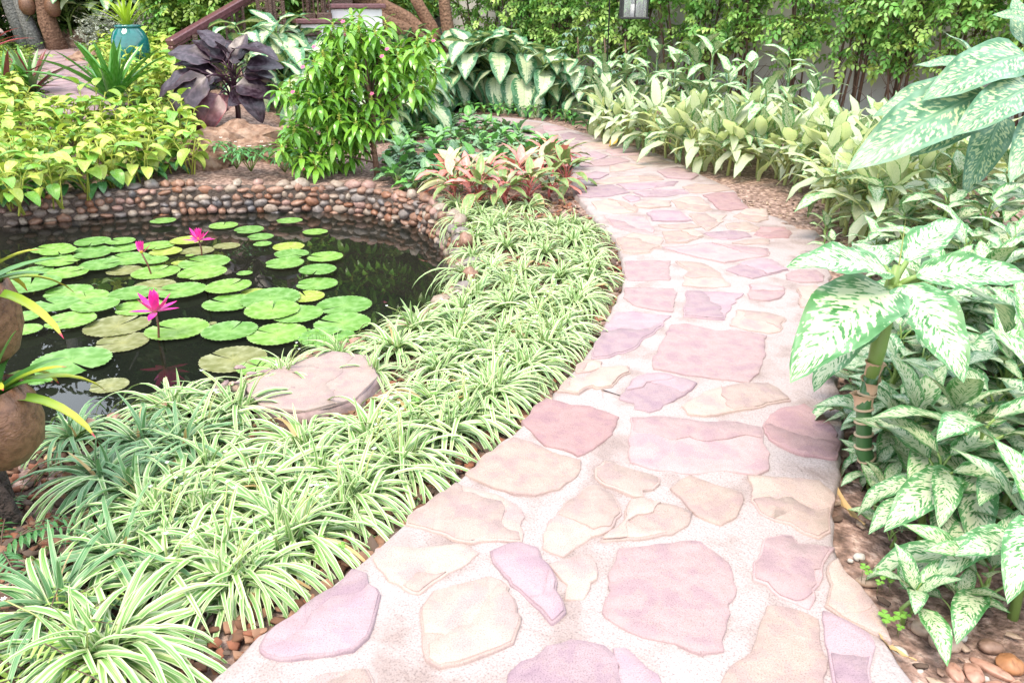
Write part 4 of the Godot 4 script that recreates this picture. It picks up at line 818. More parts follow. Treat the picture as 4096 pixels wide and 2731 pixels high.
	rocky("plaster", lin(0.74, 0.74, 0.73), noise_tex(0.01, 4, [[0.0, Color(0.82, 0.82, 0.8)], [1.0, Color(1, 1, 1)]], 61), 0.5, 0.85)
	rocky("white_paint", lin(0.66, 0.65, 0.66), noise_tex(0.01, 4, [[0.0, Color(0.88, 0.87, 0.87)], [1.0, Color(1, 1, 1)]], 62), 0.8, 0.6)
	rocky("carved_wood", lin(0.10, 0.055, 0.04), noise_tex(0.02, 4, [[0.0, Color(0.6, 0.55, 0.5)], [1.0, Color(1, 1, 1)]], 63), 2.0, 0.5, fine, 1.0)
	rocky("rail_wood", lin(0.17, 0.075, 0.085), noise_tex(0.02, 3, [[0.0, Color(0.7, 0.65, 0.65)], [1.0, Color(1, 1, 1)]], 64), 2.0, 0.28)
	rocky("bark", lin(0.26, 0.165, 0.115), noise_tex(0.02, 5, [[0.0, Color(0.35, 0.3, 0.27)], [0.5, Color(0.8, 0.74, 0.7)], [1.0, Color(1, 0.98, 0.95)]], 65), 2.2, 0.85, cleft, 1.6)
	rocky("grey_bark", lin(0.24, 0.245, 0.24), noise_tex(0.03, 5, [[0.0, Color(0.4, 0.4, 0.38)], [1.0, Color(1, 1, 1)]], 66), 2.2, 0.9, cleft, 1.6)
	rocky("dark_wood", lin(0.07, 0.045, 0.035), noise_tex(0.03, 5, [[0.0, Color(0.4, 0.38, 0.36)], [1.0, Color(1, 1, 1)]], 67), 3.0, 0.85, cleft, 4.0)
	rocky("coconut", lin(0.20, 0.115, 0.075), noise_tex(0.02, 5, [[0.0, Color(0.45, 0.38, 0.33)], [0.5, Color(0.85, 0.78, 0.72)], [1.0, Color(1, 0.98, 0.95)]], 68), 4.0, 0.5, fine, 0.25)
	rocky("twig", lin(0.13, 0.08, 0.055), mottled, 4.0, 0.85)
	var glaze := rocky("teal_glaze", lin(0.012, 0.15, 0.145), noise_tex(0.015, 4, [[0.0, Color(0.55, 0.75, 0.8)], [0.5, Color(0.9, 0.95, 0.95)], [1.0, Color(1, 1, 1)]], 69), 2.5, 0.12)
	glaze.clearcoat_enabled = true
	glaze.clearcoat = 0.6
	glaze.clearcoat_roughness = 0.05
	mat("iron", lin(0.015, 0.015, 0.016), 0.4)
	var g := mat("lamp_glass", Color(0.6, 0.6, 0.62, 0.15), 0.03)
	g.transparency = BaseMaterial3D.TRANSPARENCY_ALPHA
	var w := mat("water", Color(lin(0.010, 0.013, 0.009), 0.6), 0.0)
	w.transparency = BaseMaterial3D.TRANSPARENCY_ALPHA
	w.metallic_specular = 0.42
	w.normal_enabled = true
	var wn := noise_tex(0.006, 2, [], 71, 512)
	wn.as_normal_map = true
	wn.bump_strength = 1.0
	w.normal_texture = wn
	w.normal_scale = 0.05
	w.uv1_scale = Vector3(0.8, 0.8, 0.8)
	# leaves
	leafy("spider_a", striped(lin(0.07, 0.215, 0.025), lin(0.50, 0.57, 0.33), 1, 0.62))
	leafy("spider_b", striped(lin(0.105, 0.27, 0.03), lin(0.53, 0.60, 0.36), 2, 0.5))
	leafy("spider_painted_shade", striped(lin(0.032, 0.14, 0.028), lin(0.32, 0.41, 0.24), 3, 0.8))  # blade colours darkened to paint in the shade beside the planters
	leafy("spider_dry", striped(lin(0.50, 0.30, 0.10), lin(0.55, 0.42, 0.22), 4, 0.7))
	var dk := lin(0.028, 0.115, 0.03)
	leafy("d_speckled", diffen("speckled", lin(0.035, 0.15, 0.035), lin(0.42, 0.48, 0.32), 11))
	leafy("d_speckled_b", diffen("speckled", lin(0.05, 0.19, 0.04), lin(0.44, 0.50, 0.33), 12))
	leafy("d_speckled_yellow", diffen("speckled", lin(0.40, 0.36, 0.05), lin(0.66, 0.62, 0.40), 13))
	leafy("d_cream", diffen("cream", lin(0.035, 0.14, 0.055), lin(0.57, 0.63, 0.42), 14), Color.WHITE, 0.42, 0.65)
	leafy("d_cream_b", diffen("cream", lin(0.045, 0.165, 0.06), lin(0.54, 0.62, 0.36), 15), Color.WHITE, 0.42, 0.65)
	leafy("d_pale", diffen("pale", lin(0.10, 0.25, 0.05), lin(0.64, 0.68, 0.54), 16), Color.WHITE, 0.5, 1.0)
	leafy("d_pale_b", diffen("pale", lin(0.07, 0.21, 0.04), lin(0.60, 0.66, 0.49), 17), Color.WHITE, 0.5, 1.0)
	leafy("d_slash", diffen("slash", lin(0.05, 0.155, 0.075), lin(0.40, 0.48, 0.27), 18), Color.WHITE, 0.4)
	mat("stalk_green", lin(0.16, 0.25, 0.06), 0.45, 0.2)
	mat("stalk_pale", lin(0.34, 0.38, 0.14), 0.45, 0.2)
	mat("cane", lin(0.045, 0.12, 0.04), 0.3)
	mat("cane_scar", lin(0.40, 0.30, 0.20), 0.6)
	mat("sheath", lin(0.50, 0.33, 0.22), 0.7, 0.3)
	leafy("lime_y", veined(lin(0.41, 0.51, 0.08), lin(0.48, 0.52, 0.18), 7.0, 0.3, 0.5, lin(0.40, 0.46, 0.09), 1.4, 22), Color.WHITE, 0.4, 0.7)
	leafy("lime_l", veined(lin(0.25, 0.42, 0.05), lin(0.34, 0.46, 0.12), 7.0, 0.3, 0.5, lin(0.25, 0.4, 0.04), 1.4, 23), Color.WHITE, 0.4, 0.6)
	leafy("lime_g", veined(lin(0.12, 0.30, 0.03), lin(0.25, 0.42, 0.08), 7.0, 0.3, 0.5, lin(0.12, 0.3, 0.03), 1.4, 24), Color.WHITE, 0.35, 0.5)
	leafy("lime_d", veined(lin(0.04, 0.15, 0.035), lin(0.10, 0.25, 0.07), 7.0, 0.3, 0.5, lin(0.04, 0.15, 0.03), 1.4, 25), Color.WHITE, 0.3, 0.35)
	mat("lime_stem", lin(0.34, 0.38, 0.06), 0.5, 0.2)
	leafy("shrub_l", veined(lin(0.15, 0.35, 0.025), lin(0.28, 0.46, 0.06), 6.0, 0.3, 0.35, lin(0.2, 0.4, 0.02), 1.4, 26), Color.WHITE, 0.25, 0.6)
	leafy("shrub_m", veined(lin(0.09, 0.27, 0.02), lin(0.2, 0.36, 0.05), 6.0, 0.3, 0.35, lin(0.09, 0.27, 0.02), 1.4, 27), Color.WHITE, 0.22, 0.5)
	leafy("shrub_d", veined(lin(0.03, 0.13, 0.025), lin(0.08, 0.2, 0.05), 6.0, 0.3, 0.35, lin(0.03, 0.13, 0.02), 1.4, 28), Color.WHITE, 0.2, 0.4)
	leafy("purple", veined(lin(0.017, 0.008, 0.015), lin(0.09, 0.055, 0.08), 12.0, 0.25, 0.5, lin(0.04, 0.01, 0.02), 0.96, 29), Color.WHITE, 0.33, 0.1)
	leafy("purple_red", veined(lin(0.06, 0.01, 0.018), lin(0.18, 0.06, 0.07), 12.0, 0.25, 0.5, lin(0.15, 0.015, 0.03), 0.92, 30), Color.WHITE, 0.4, 0.25)
	mat("purple_stalk", lin(0.05, 0.02, 0.035), 0.3)
	leafy("brom_green", veined(lin(0.05, 0.19, 0.02), lin(0.07, 0.23, 0.03), 1.0, 0.0, 0.2, lin(0.05, 0.19, 0.02), 1.4, 32), Color.WHITE, 0.2, 0.4)
	leafy("brom_lime", veined(lin(0.30, 0.46, 0.02), lin(0.35, 0.5, 0.04), 1.0, 0.0, 0.2, lin(0.32, 0.46, 0.02), 1.4, 33), Color.WHITE, 0.3, 0.6)
	leafy("brom_pot", paint(128, 16, func(u: float, v: float) -> Color: return lin(0.13, 0.25, 0.025).lerp(lin(0.38, 0.38, 0.04), smoothstep(0.3, 0.85, u)).lerp(lin(0.5, 0.03, 0.09), smoothstep(0.93, 0.97, u))), Color.WHITE, 0.3, 0.5)
	leafy("brom_pot_green", paint(128, 16, func(u: float, v: float) -> Color: return lin(0.045, 0.16, 0.035).lerp(lin(0.09, 0.22, 0.04), u).lerp(lin(0.4, 0.05, 0.09), smoothstep(0.96, 0.99, u))), Color.WHITE, 0.3, 0.4)
	leafy("red_leaf", veined(lin(0.34, 0.035, 0.05), lin(0.5, 0.12, 0.14), 6.0, 0.3, 0.5, lin(0.3, 0.03, 0.04), 1.4, 34), Color.WHITE, 0.35, 0.5)
	leafy("maroon", veined(lin(0.13, 0.02, 0.02), lin(0.2, 0.05, 0.04), 4.0, 0.3, 0.4, lin(0.13, 0.02, 0.02), 1.4, 35), Color.WHITE, 0.35, 0.3)
	leafy("agla_green", veined(lin(0.13, 0.23, 0.055), lin(0.46, 0.20, 0.14), 9.0, 0.3, 0.6, lin(0.52, 0.19, 0.14), 0.92, 36), Color.WHITE, 0.35, 0.4)
	leafy("agla_mint", veined(lin(0.26, 0.32, 0.19), lin(0.46, 0.22, 0.19), 9.0, 0.3, 0.6, lin(0.48, 0.15, 0.13), 0.92, 37), Color.WHITE, 0.35, 0.4)
	leafy("agla_pink", veined(lin(0.62, 0.20, 0.17), lin(0.66, 0.36, 0.30), 9.0, 0.3, 0.6, lin(0.55, 0.09, 0.10), 0.92, 38), Color.WHITE, 0.35, 0.5)
	leafy("agla_cream", veined(lin(0.52, 0.52, 0.26), lin(0.6, 0.6, 0.36), 9.0, 0.3, 0.4, lin(0.2, 0.32, 0.08), 0.93, 39), Color.WHITE, 0.35, 0.5)
	mat("pink_stalk", lin(0.40, 0.10, 0.09), 0.4, 0.3)
	leafy("silver", diffen("slash", lin(0.035, 0.135, 0.035), lin(0.30, 0.43, 0.25), 40), Color.WHITE, 0.35, 0.3)
	leafy("silver_plain", veined(lin(0.09, 0.29, 0.04), lin(0.16, 0.38, 0.09), 9.0, 0.3, 0.4, lin(0.05, 0.18, 0.04), 1.4, 42), Color.WHITE, 0.35, 0.4)
	leafy("scheff", veined(lin(0.03, 0.10, 0.055), lin(0.30, 0.36, 0.26), 5.0, 0.3, 0.3, lin(0.5, 0.54, 0.42), 0.84, 43), Color.WHITE, 0.28, 0.3)
	leafy("lance", veined(lin(0.04, 0.17, 0.03), lin(0.1, 0.25, 0.05), 6.0, 0.3, 0.4, lin(0.04, 0.17, 0.03), 1.4, 44), Color.WHITE, 0.3, 0.4)
	leafy("lance_pale", veined(lin(0.14, 0.25, 0.10), lin(0.22, 0.34, 0.16), 6.0, 0.3, 0.4, lin(0.14, 0.25, 0.1), 1.4, 45), Color.WHITE, 0.35, 0.4)
	leafy("fern_leaf", veined(lin(0.22, 0.36, 0.05), lin(0.3, 0.42, 0.1), 6.0, 0.3, 0.4, lin(0.22, 0.36, 0.05), 1.4, 46), Color.WHITE, 0.4, 0.5)
	leafy("petal", paint(64, 16, func(u: float, v: float) -> Color: return lin(0.72, 0.18, 0.46).lerp(lin(0.72, 0.03, 0.34), smoothstep(0.0, 0.75, u))), Color.WHITE, 0.45, 0.7)
	mat("petal_pink", lin(0.7, 0.12, 0.28), 0.5, 0.5)
	mat("petal_white", lin(0.72, 0.72, 0.7), 0.5, 0.4)
	mat("stamen", lin(0.6, 0.42, 0.05), 0.6)
	mat("lily_stem", lin(0.12, 0.05, 0.03), 0.4)
	mat("dry_leaf", lin(0.42, 0.28, 0.13), 0.75, 0.3)
	mat("yellow_leaf", lin(0.60, 0.40, 0.08), 0.5, 0.5)
	for i in 4:
		var c: Color = [lin(0.12, 0.055, 0.03), lin(0.20, 0.075, 0.04), lin(0.09, 0.06, 0.045), lin(0.24, 0.13, 0.08)][i]
		mat("chip%d" % i, c, 0.9)
	var fol := mat("small_leaf", Color.WHITE, 0.4, 0.7)
	fol.vertex_color_use_as_albedo = true
	for kind in ["g", "h", "i", "y", "o"]:
		var base: Color = {"g": lin(0.105, 0.24, 0.04), "h": lin(0.13, 0.265, 0.04), "i": lin(0.085, 0.21, 0.035), "y": lin(0.22, 0.29, 0.04), "o": lin(0.14, 0.15, 0.05)}[kind]
		var vein: Color = {"g": lin(0.24, 0.38, 0.10), "h": lin(0.26, 0.4, 0.1), "i": lin(0.2, 0.35, 0.1), "y": lin(0.35, 0.4, 0.1), "o": lin(0.26, 0.26, 0.10)}[kind]
		var n := FastNoiseLite.new()
		n.seed = 80
		n.frequency = 1.0
		n.fractal_octaves = 3
		var f := func(u: float, v: float) -> Color:
			var d := Vector2(u - 0.5, v - 0.5) * 2.0
			var a := d.angle() / TAU * 17.0
			var r := d.length()
			var k := (1.0 - smoothstep(0.02, 0.03 + 0.10 * (1.0 - r), absf(a - roundf(a)) * r)) * (1.0 - smoothstep(0.15, 0.8, r)) * 0.55
			k = maxf(k, 1.0 - smoothstep(0.02, 0.07, r))
			var b := n.get_noise_2d(u * 4.0, v * 4.0)
			return base.lerp(base.lightened(0.25), clampf(0.3 + b, 0.0, 1.0)).lerp(vein, k).lerp(vein.lightened(0.2), 0.6 * smoothstep(0.93, 0.98, r))
		leafy("pad_" + kind, paint(160, 160, f), Color.WHITE, 0.38, 0.25)

func make_ground() -> void:
	var pond := rough_edge(pts2(POND), 0.06, 0.0, 1)
	var c := Vector2(-2.2, -4.3)
	var steps := [0.0, 0.04, 0.12, 0.25, 0.45, 0.7, 1.0, 1.4, 1.9, 2.5, 3.2, 4.0, 5.0, 6.5, 8.5, 11.0, 15.0, 25.0, 50.0, 110.0]
	var v := PackedVector3Array()
	var idx := PackedInt32Array()
	var n := pond.size()
	for s in steps:
		for p in pond:
			var d := (p - c).normalized()
			var q: Vector2 = p + d * s
			v.append(Vector3(q.x, gh(q.x, q.y) + (0.02 * nz.get_noise_2d(q.x * 300.0, q.y * 300.0) if s > 0.1 else 0.0), q.y))
	for i in steps.size() - 1:
		for k in n:
			var a := i * n + k
			var b := i * n + (k + 1) % n
			idx.append_array(PackedInt32Array([a, b, b + n, a, b + n, a + n]))
	var g := part("ground", arr_mesh(v, idx), M.soil, self)
	tag(g, "brown garden soil under the planting beds", "ground", "", "structure")
	# mulch between the spider plants, debris on the planted bank
	var pathp := pts2(PATH)
	var pondp := pts2(POND)
	var chips: Array = [[], [], [], []]
	for i in 9000:
		var p := Vector2(rf(-1.9, 0.62), rf(-5.9, -0.9))
		if i > 6500: p = Vector2(rf(-1.7, 0.2), rf(-2.6, -0.9))
		if Geometry2D.is_point_in_polygon(p, pathp) or Geometry2D.is_point_in_polygon(p, pondp): continue
		var s := rf(0.008, 0.022)
		chips[rng.randi() % 4].append(Transform3D(Basis.from_euler(Vector3(rf(-0.6, 0.6), rf(0, TAU), rf(-0.6, 0.6))) * Basis.from_scale(Vector3(s * rf(1, 1.7), s * 0.45, s)), gv(p.x, p.y, 0.012)))
	var mulch := thing("bark_mulch", "loose red-brown bark chips covering the bed under the spider plants", "mulch", Vector3.ZERO, 0.0, "", "stuff")
	for k in 4:
		var m := lump(200 + k, 0.9, 3, 5, 1.6)
		m.surface_set_material(0, M["chip%d" % k])
		scatter("chips", m, chips[k], [], mulch)
	var bits: Array = [[], [], []]
	for i in 2600:
		var p := Vector2(rf(0.7, 5.0), rf(-9.5, -0.9))
		if i > 1000: p = Vector2(rf(0.8, 2.6), rf(-5.6, -0.9))
		if Geometry2D.is_point_in_polygon(p, pathp): continue
		var s := rf(0.004, 0.014)
		bits[rng.randi() % 3].append(Transform3D(Basis.from_euler(Vector3(rf(-0.4, 0.4), rf(0, TAU), rf(-0.4, 0.4))) * Basis.from_scale(Vector3(s * rf(1, 2.2), s * 0.5, s)), gv(p.x, p.y, 0.01)))
	var deb := thing("soil_debris", "scattered crumbs of stone and dry leaf on the bare soil beside the path", "debris", Vector3.ZERO, 0.0, "", "stuff")
	for k in 3:
		var m := lump(210 + k, 0.8, 3, 5, 1.6)
		m.surface_set_material(0, [M.brown_river, M.chip2, M.cream_river][k])
		scatter("crumbs", m, bits[k], [], deb)

func make_path() -> void:
	var o := thing("garden_path", "curving path of pink, purple and beige flagstones set in pale mortar", "path", Vector3.ZERO, 0.0, "", "structure")
	var edge := rough_edge(pts2(PATH), 0.05, 0.02, 3)
	part("mortar_bed", slab(edge, -0.14, -0.004, 0.012, 0.07, func(p: Vector2) -> float: return 0.006 * nz.get_noise_2d(p.x * 700.0, p.y * 700.0)), M.mortar, o)
	var k := 0
	for s in STONES:
		k += 1
		var poly := pts2(s[1])
		var far := clampf(-poly[0].y / 3.0, 1.0, 3.0)
		var grown := Geometry2D.offset_polygon(poly, 0.005 * far)
		if grown.size(): poly = grown[0]
		poly = rough_edge(poly, 0.02 * far, 0.018, k)
		var tx := rf(-0.008, 0.008)
		var tz := rf(-0.008, 0.008)
		var c := poly[0]
		var f := func(p: Vector2) -> float:
			var h := nz.get_noise_3d(p.x * 260.0, p.y * 260.0, k * 77.0) * 2.6
			var t := floorf(h) + smoothstep(0.46, 0.54, h - floorf(h))
			return maxf(-0.001, 0.002 * t + tx * (p.x - c.x) + tz * (p.y - c.y))
		var top := 0.001 + rf(0.0, 0.0025)
		var fs := part("flagstone", slab(poly, -0.05, top, 0.0025, 0.024 * far, f), M["flag_%s%d" % [s[0], k % 2]], o)
		if far < 2.2 and k % 4 != 3: cleft_layers(fs, poly, top, M["flag_%s%d" % [s[0], (k + 1) % 2]], k)
	# the far stretch, small stones in a loose pattern
	for i in 34:
		var t := rf(0.0, 1.0)
		var a := Vector2(-0.1, -9.6).lerp(Vector2(-2.4, -11.25), t) + Vector2(rf(-0.1, 0.1), rf(-0.28, 0.28))
		var poly := PackedVector2Array()
		for j in 6: poly.append(a + Vector2.from_angle(TAU * j / 6.0 + rf(-0.3, 0.3)) * rf(0.09, 0.15) * Vector2(1.2, 0.8))
		part("flagstone", slab(poly, -0.05, 0.004 + 0.0004 * i, 0.004, 0.1, func(_p: Vector2) -> float: return 0.0), M["flag_%s%d" % ["pkorb"[i % 5], i % 2]], o)

func cleft_layers(fs: Node3D, poly: PackedVector2Array, top: float, m: Material, k: int) -> void:
	# thin split layers left standing on the stone, with broken edges
	var mid := Vector2.ZERO
	for p in poly: mid += p / poly.size()
	var inset := Geometry2D.offset_polygon(poly, -0.006)
	if inset.is_empty(): return
	for j in 1 + k % 2:
		var a := rf(0, TAU)
		var d := Vector2.from_angle(a)
		var e := Vector2(-d.y, d.x)
		var from := mid + d * rf(-0.09, 0.1)
		var half := PackedVector2Array()
		for i in 61:
			var t := (i - 30) / 30.0 * 0.6
			half.append(from + e * t + d * (0.05 * nz.get_noise_2d(t * 600.0, k * 91.0 + j * 333.0) + 0.07 * nz.get_noise_2d(t * 160.0 + 70.0, k * 57.0)))
		half.append(from + e * 0.6 + d)
		half.append(from - e * 0.6 + d)
		for piece in Geometry2D.intersect_polygons(inset[0], half):
			if piece.size() < 5: continue
			part("split_layer", slab(piece, top - 0.002, top + 0.0028 + 0.002 * j, 0.001, 0.05, func(p: Vector2) -> float: return 0.001 * nz.get_noise_2d(p.x * 500.0, p.y * 500.0)), m, fs)

func outline_at(pond: PackedVector2Array, s: float) -> Array:
	var run := 0.0
	for i in pond.size():
		var a := pond[i]
		var b := pond[(i + 1) % pond.size()]
		var d := a.distance_to(b)
		if run + d >= s: return [a.lerp(b, (s - run) / d), (b - a).normalized()]
		run += d
	return [pond[0], Vector2(1, 0)]

func make_pond() -> void:
	var raw := pts2(POND)
	var smooth := PackedVector2Array()
	for i in raw.size():
		for j in 4: smooth.append(raw[i].cubic_interpolate(raw[(i + 1) % raw.size()], raw[(i + raw.size() - 1) % raw.size()], raw[(i + 2) % raw.size()], j / 4.0))
	var c := Vector2(-2.2, -4.3)
	var wv := PackedVector3Array()
	var fv := PackedVector3Array()
	var uv := PackedVector2Array()
	var wide := PackedVector2Array()
	for p in raw: wide.append(p + (p - c).normalized() * 0.05)
	for p in wide:
		wv.append(Vector3(p.x, -0.22, p.y))
		fv.append(Vector3(p.x, -0.8, p.y))
		uv.append(p)
	var tri := Geometry2D.triangulate_polygon(wide)
	tag(part("pond_water", arr_mesh(wv, tri, uv), M.water, self), "dark still pond water", "water", "", "structure")
	tag(part("pond_bed", arr_mesh(fv, tri, uv), M.mud, self), "muddy bottom of the pond", "pond bed", "", "structure")
	var wall := thing("pond_wall", "low curved wall of stacked brown and grey river pebbles round the pond", "wall")
	var v := PackedVector3Array()
	var idx := PackedInt32Array()
	var n := raw.size()
	for p in raw:
		var d := (p - c).normalized()
		v.append(Vector3(p.x, -0.8, p.y))
		v.append(Vector3(p.x, gh(p.x, p.y) - 0.005, p.y))
		v.append(Vector3(p.x + d.x * 0.09, gh(p.x, p.y) + 0.02, p.y + d.y * 0.09))
		v.append(Vector3(p.x + d.x * 0.12, gh(p.x, p.y) - 0.1, p.y + d.y * 0.12))
	for i in n:
		var j := (i + 1) % n
		for k in 3: idx.append_array(PackedInt32Array([i * 4 + k, i * 4 + k + 1, j * 4 + k + 1, i * 4 + k, j * 4 + k + 1, j * 4 + k]))
	part("mortar_backing", arr_mesh(v, idx, PackedVector2Array(), true), M.wall_mortar, wall)
	var forms: Array = []
	for k in 6: forms.append(lump(300 + k, 0.35, 6, 10))
	var count := 0
	var rest: Array = []
	var far_len := 0.0
	for i in 10: far_len += raw[i].distance_to(raw[i + 1])
	for k in [1, 2, 3, 4, 5, 0]:
		var s := 0.1 + rf(0.0, 0.06)
		while s < far_len:
			var big := 1.35 if k == 5 else 1.0
			var half := rf(0.024, 0.058) * big
			if rng.randf() < 0.12: half *= 1.3
			s += half
			var at := outline_at(raw, s)
			var p: Vector2 = at[0]
			var t: Vector2 = at[1]
			var inn := (c - p).normalized()
			var y: float = -0.245 + 0.05 * k + rf(-0.012, 0.012)
			var back: float = 0.008 * k - 0.012 + rf(-0.008, 0.008)
			if k == 5:
				y = gh(p.x, p.y) + rf(0.025, 0.045)
				back = rf(0.05, 0.09)
			var pos := Vector3(p.x - inn.x * back, y, p.y - inn.y * back)
			var b := Basis(Vector3(t.x, 0, t.y), Vector3.UP, Vector3(inn.x, 0, inn.y)) * Basis(Vector3.BACK, rf(-0.25, 0.25)) * Basis(Vector3.RIGHT, rf(-0.3, 0.3)) * Basis.from_scale(Vector3(half, rf(0.017, 0.034) * big * (1.15 if half > 0.05 else 1.0), rf(0.03, 0.045) * big))
			var m: Material = M["pebble%d" % [0, 0, 1, 1, 2, 3, 4, 5, 6, 6, 7, 8, 2, 3][rng.randi() % 14]]
			if k == 5: m = M["pebble%d" % [1, 2, 4, 7, 3, 1][rng.randi() % 6]]
			var form: Mesh = forms[rng.randi() % 6]
			if p.x < -4.1 or count >= 300 or (k == 0 and rng.randf() < 0.6): rest.append([form, Transform3D(b, pos), m])
			elif not (k == 5 and rng.randf() < 0.35):
				part("pebble", form, m, wall, Transform3D(b, pos))
				count += 1
			s += half * rf(0.88, 1.12)
	if rest.size(): tag(part("pebbles", merged(rest), null, wall), "", "", "", "stuff")
	# rounded stones along the near rim
	var s := far_len
	var total := 0.0
	for i in n: total += raw[i].distance_to(raw[(i + 1) % n])
	var rimk := 0
	while s < total - 4.5:
		var half := rf(0.03, 0.055)
		s += half
		var at := outline_at(raw, s)
		var p: Vector2 = at[0]
		var t: Vector2 = at[1]
		var out := (p - c).normalized()
		var b := Basis(Vector3(t.x, 0, t.y), Vector3.UP, Vector3(t.y, 0, -t.x)) * Basis(Vector3.UP, rf(-0.4, 0.4)) * Basis.from_scale(Vector3(half, rf(0.022, 0.034), rf(0.03, 0.042)))
		var st := part("rim_stone", forms[rng.randi() % 6], [M.rim_stone, M.pebble7, M.rim_stone, M.cream_river][rng.randi() % 4], wall, Transform3D(b, Vector3(p.x + out.x * 0.04, gh(p.x, p.y) + 0.012, p.y + out.y * 0.04)))
		rimk += 1
		s += half * 0.95

func pad_mesh(seed_: int, notch: float) -> ArrayMesh:
	var n := FastNoiseLite.new()
	n.seed = seed_
	n.frequency = 0.8
	var v := PackedVector3Array()
	var uv := PackedVector2Array()
	var idx := PackedInt32Array()
	var seg := 72
	var rings := [0.0, 0.3, 0.6, 0.85, 1.0]
	for r in rings:
		for k in seg + 1:
			var a := notch + (TAU - 2.0 * notch) * k / seg
			if r < 0.9: a = lerpf(notch * 0.25, TAU - notch * 0.25, float(k) / seg) if r < 0.2 else a
			var rr: float = r
			if r == 1.0: rr = 1.0 + (0.022 if k % 2 == 0 else -0.014) + 0.03 * n.get_noise_1d(a * 2.0)
			var near_cut := minf(float(k), float(seg - k)) / seg
			rr *= 1.0 - 0.10 * (1.0 - smoothstep(0.0, 0.06, near_cut)) * r
			var p := Vector3(cos(a) * rr, 0.012 * r * n.get_noise_2d(cos(a) * 2.0 * r, sin(a) * 2.0 * r) + 0.03 * pow(r, 8.0), sin(a) * rr)
			v.append(p)
			uv.append(Vector2(0.5 + p.x * 0.48, 0.5 + p.z * 0.48))
	for i in rings.size() - 1:
		for k in seg:
			var a := i * (seg + 1) + k
			if i > 0: idx.append_array(PackedInt32Array([a, a + 1, a + seg + 1]))
			idx.append_array(PackedInt32Array([a + 1, a + seg + 2, a + seg + 1]))
	return arr_mesh(v, idx, uv)

func make_pads() -> void:
	var forms: Array = []
	for k in 5: forms.append(pad_mesh(400 + k, [0.05, 0.09, 0.04, 0.13, 0.07][k]))
	var i := 0
	var lab := {"g": "bright green slit lily pad floating ", "y": "yellowing lily pad floating ", "o": "olive brown lily pad lying low in the water "}
	var grp := {"g": "green lily pads on the pond", "y": "yellowing lily pads on the pond", "o": "olive lily pads on the pond"}
	for p in PADS:
		i += 1
		var r: float = p[2]
		var kind: String = p[3]
		var o := MeshInstance3D.new()
		o.name = numbered("lily_pad")
		o.mesh = forms[i % 5]
		o.material_override = M["pad_" + (["g", "h", "i"][i % 3] if kind == "g" else kind)]
		var y := -0.213 + 0.006 * (i % 5)
		if kind == "o": y = -0.216
		o.transform = Transform3D(Basis.from_euler(Vector3(rf(-0.012, 0.012), rf(0, TAU) if i % 3 else rf(2.6, 3.6), rf(-0.012, 0.012))).scaled_local(Vector3(r, r, r * rf(0.92, 1.04))), Vector3(p[0], y, p[1]))
		add_child(o)
		if r < 0.09: tag(o, "tiny young lily pad between the large pads", "lily pad", "small young lily pads")
		else: tag(o, lab[kind] + near_of(p[0], p[1], PAD_MARKS), "lily pad", grp[kind])
	# water lilies
	leaf("petal_out", 0.0, 0.10, 0.032, 25, 30, 55, M.petal, null, {"n": 6, "m": 1, "p": 0.8, "q": 0.8, "fold": 20})
	leaf("petal_in", 0.0, 0.085, 0.026, 60, 66, 84, M.petal, null, {"n": 6, "m": 1, "p": 0.8, "q": 0.8, "fold": 20})
	leaf("petal_low", 0.0, 0.10, 0.030, 0, 4, 8, M.petal, null, {"n": 6, "m": 1, "p": 0.8, "q": 0.8, "fold": 16})
	var fl := [[LILY_A, 1.25, 22, "largest open pink water lily with petals spread flat at its base"], [LILY_B, 0.95, 8, "half-closed pink water lily bud on a leaning stem"], [LILY_C, 1.0, 20, "open pink water lily standing behind the yellowing pads"]]
	for f in fl:
		var foot: Vector3 = f[0][0]
		var head: Vector3 = f[0][1]
		var o := thing("water_lily", f[3], "flower", foot, 0.0, "pink water lilies in the pond")
		var top := head - foot
		part("stem", tube([Vector3(0, -0.5, 0), Vector3.ZERO, top * 0.5 + Vector3(0.006, 0, 0), top], 0.006, 0.005, 7), M.lily_stem, o)
		var count: int = f[2]
		for k in count:
			var t := float(k) / count
			var m: Mesh = V.petal_out if t < 0.5 else V.petal_in
			if count > 15 and k < 5: m = V.petal_low
			if count < 10: m = V.petal_out if k < 2 else V.petal_in
			part("petal", m, null, o, Transform3D(turned(k * 2.4 + rf(-0.1, 0.1), rf(-0.1, 0.1), 0, f[1] * rf(0.9, 1.08)), top))
		part("stamens", lathe([Vector2(0.001, 0.0), Vector2(0.009, 0.004), Vector2(0.01, 0.022), Vector2(0.003, 0.028)], 9, 0.4), M.stamen, o, Transform3D(Basis(), top))

func beam(a: Vector3, b: Vector3, w: float, h: float, bevel := 0.006) -> Array:   # a squared timber from a to b
	var d := b - a
	var m := box(Vector3(d.length(), h, w), bevel)
	var x := d.normalized()
	var z := x.cross(Vector3.UP).normalized()
	return [m, Transform3D(Basis(x, z.cross(x), z), (a + b) * 0.5)]

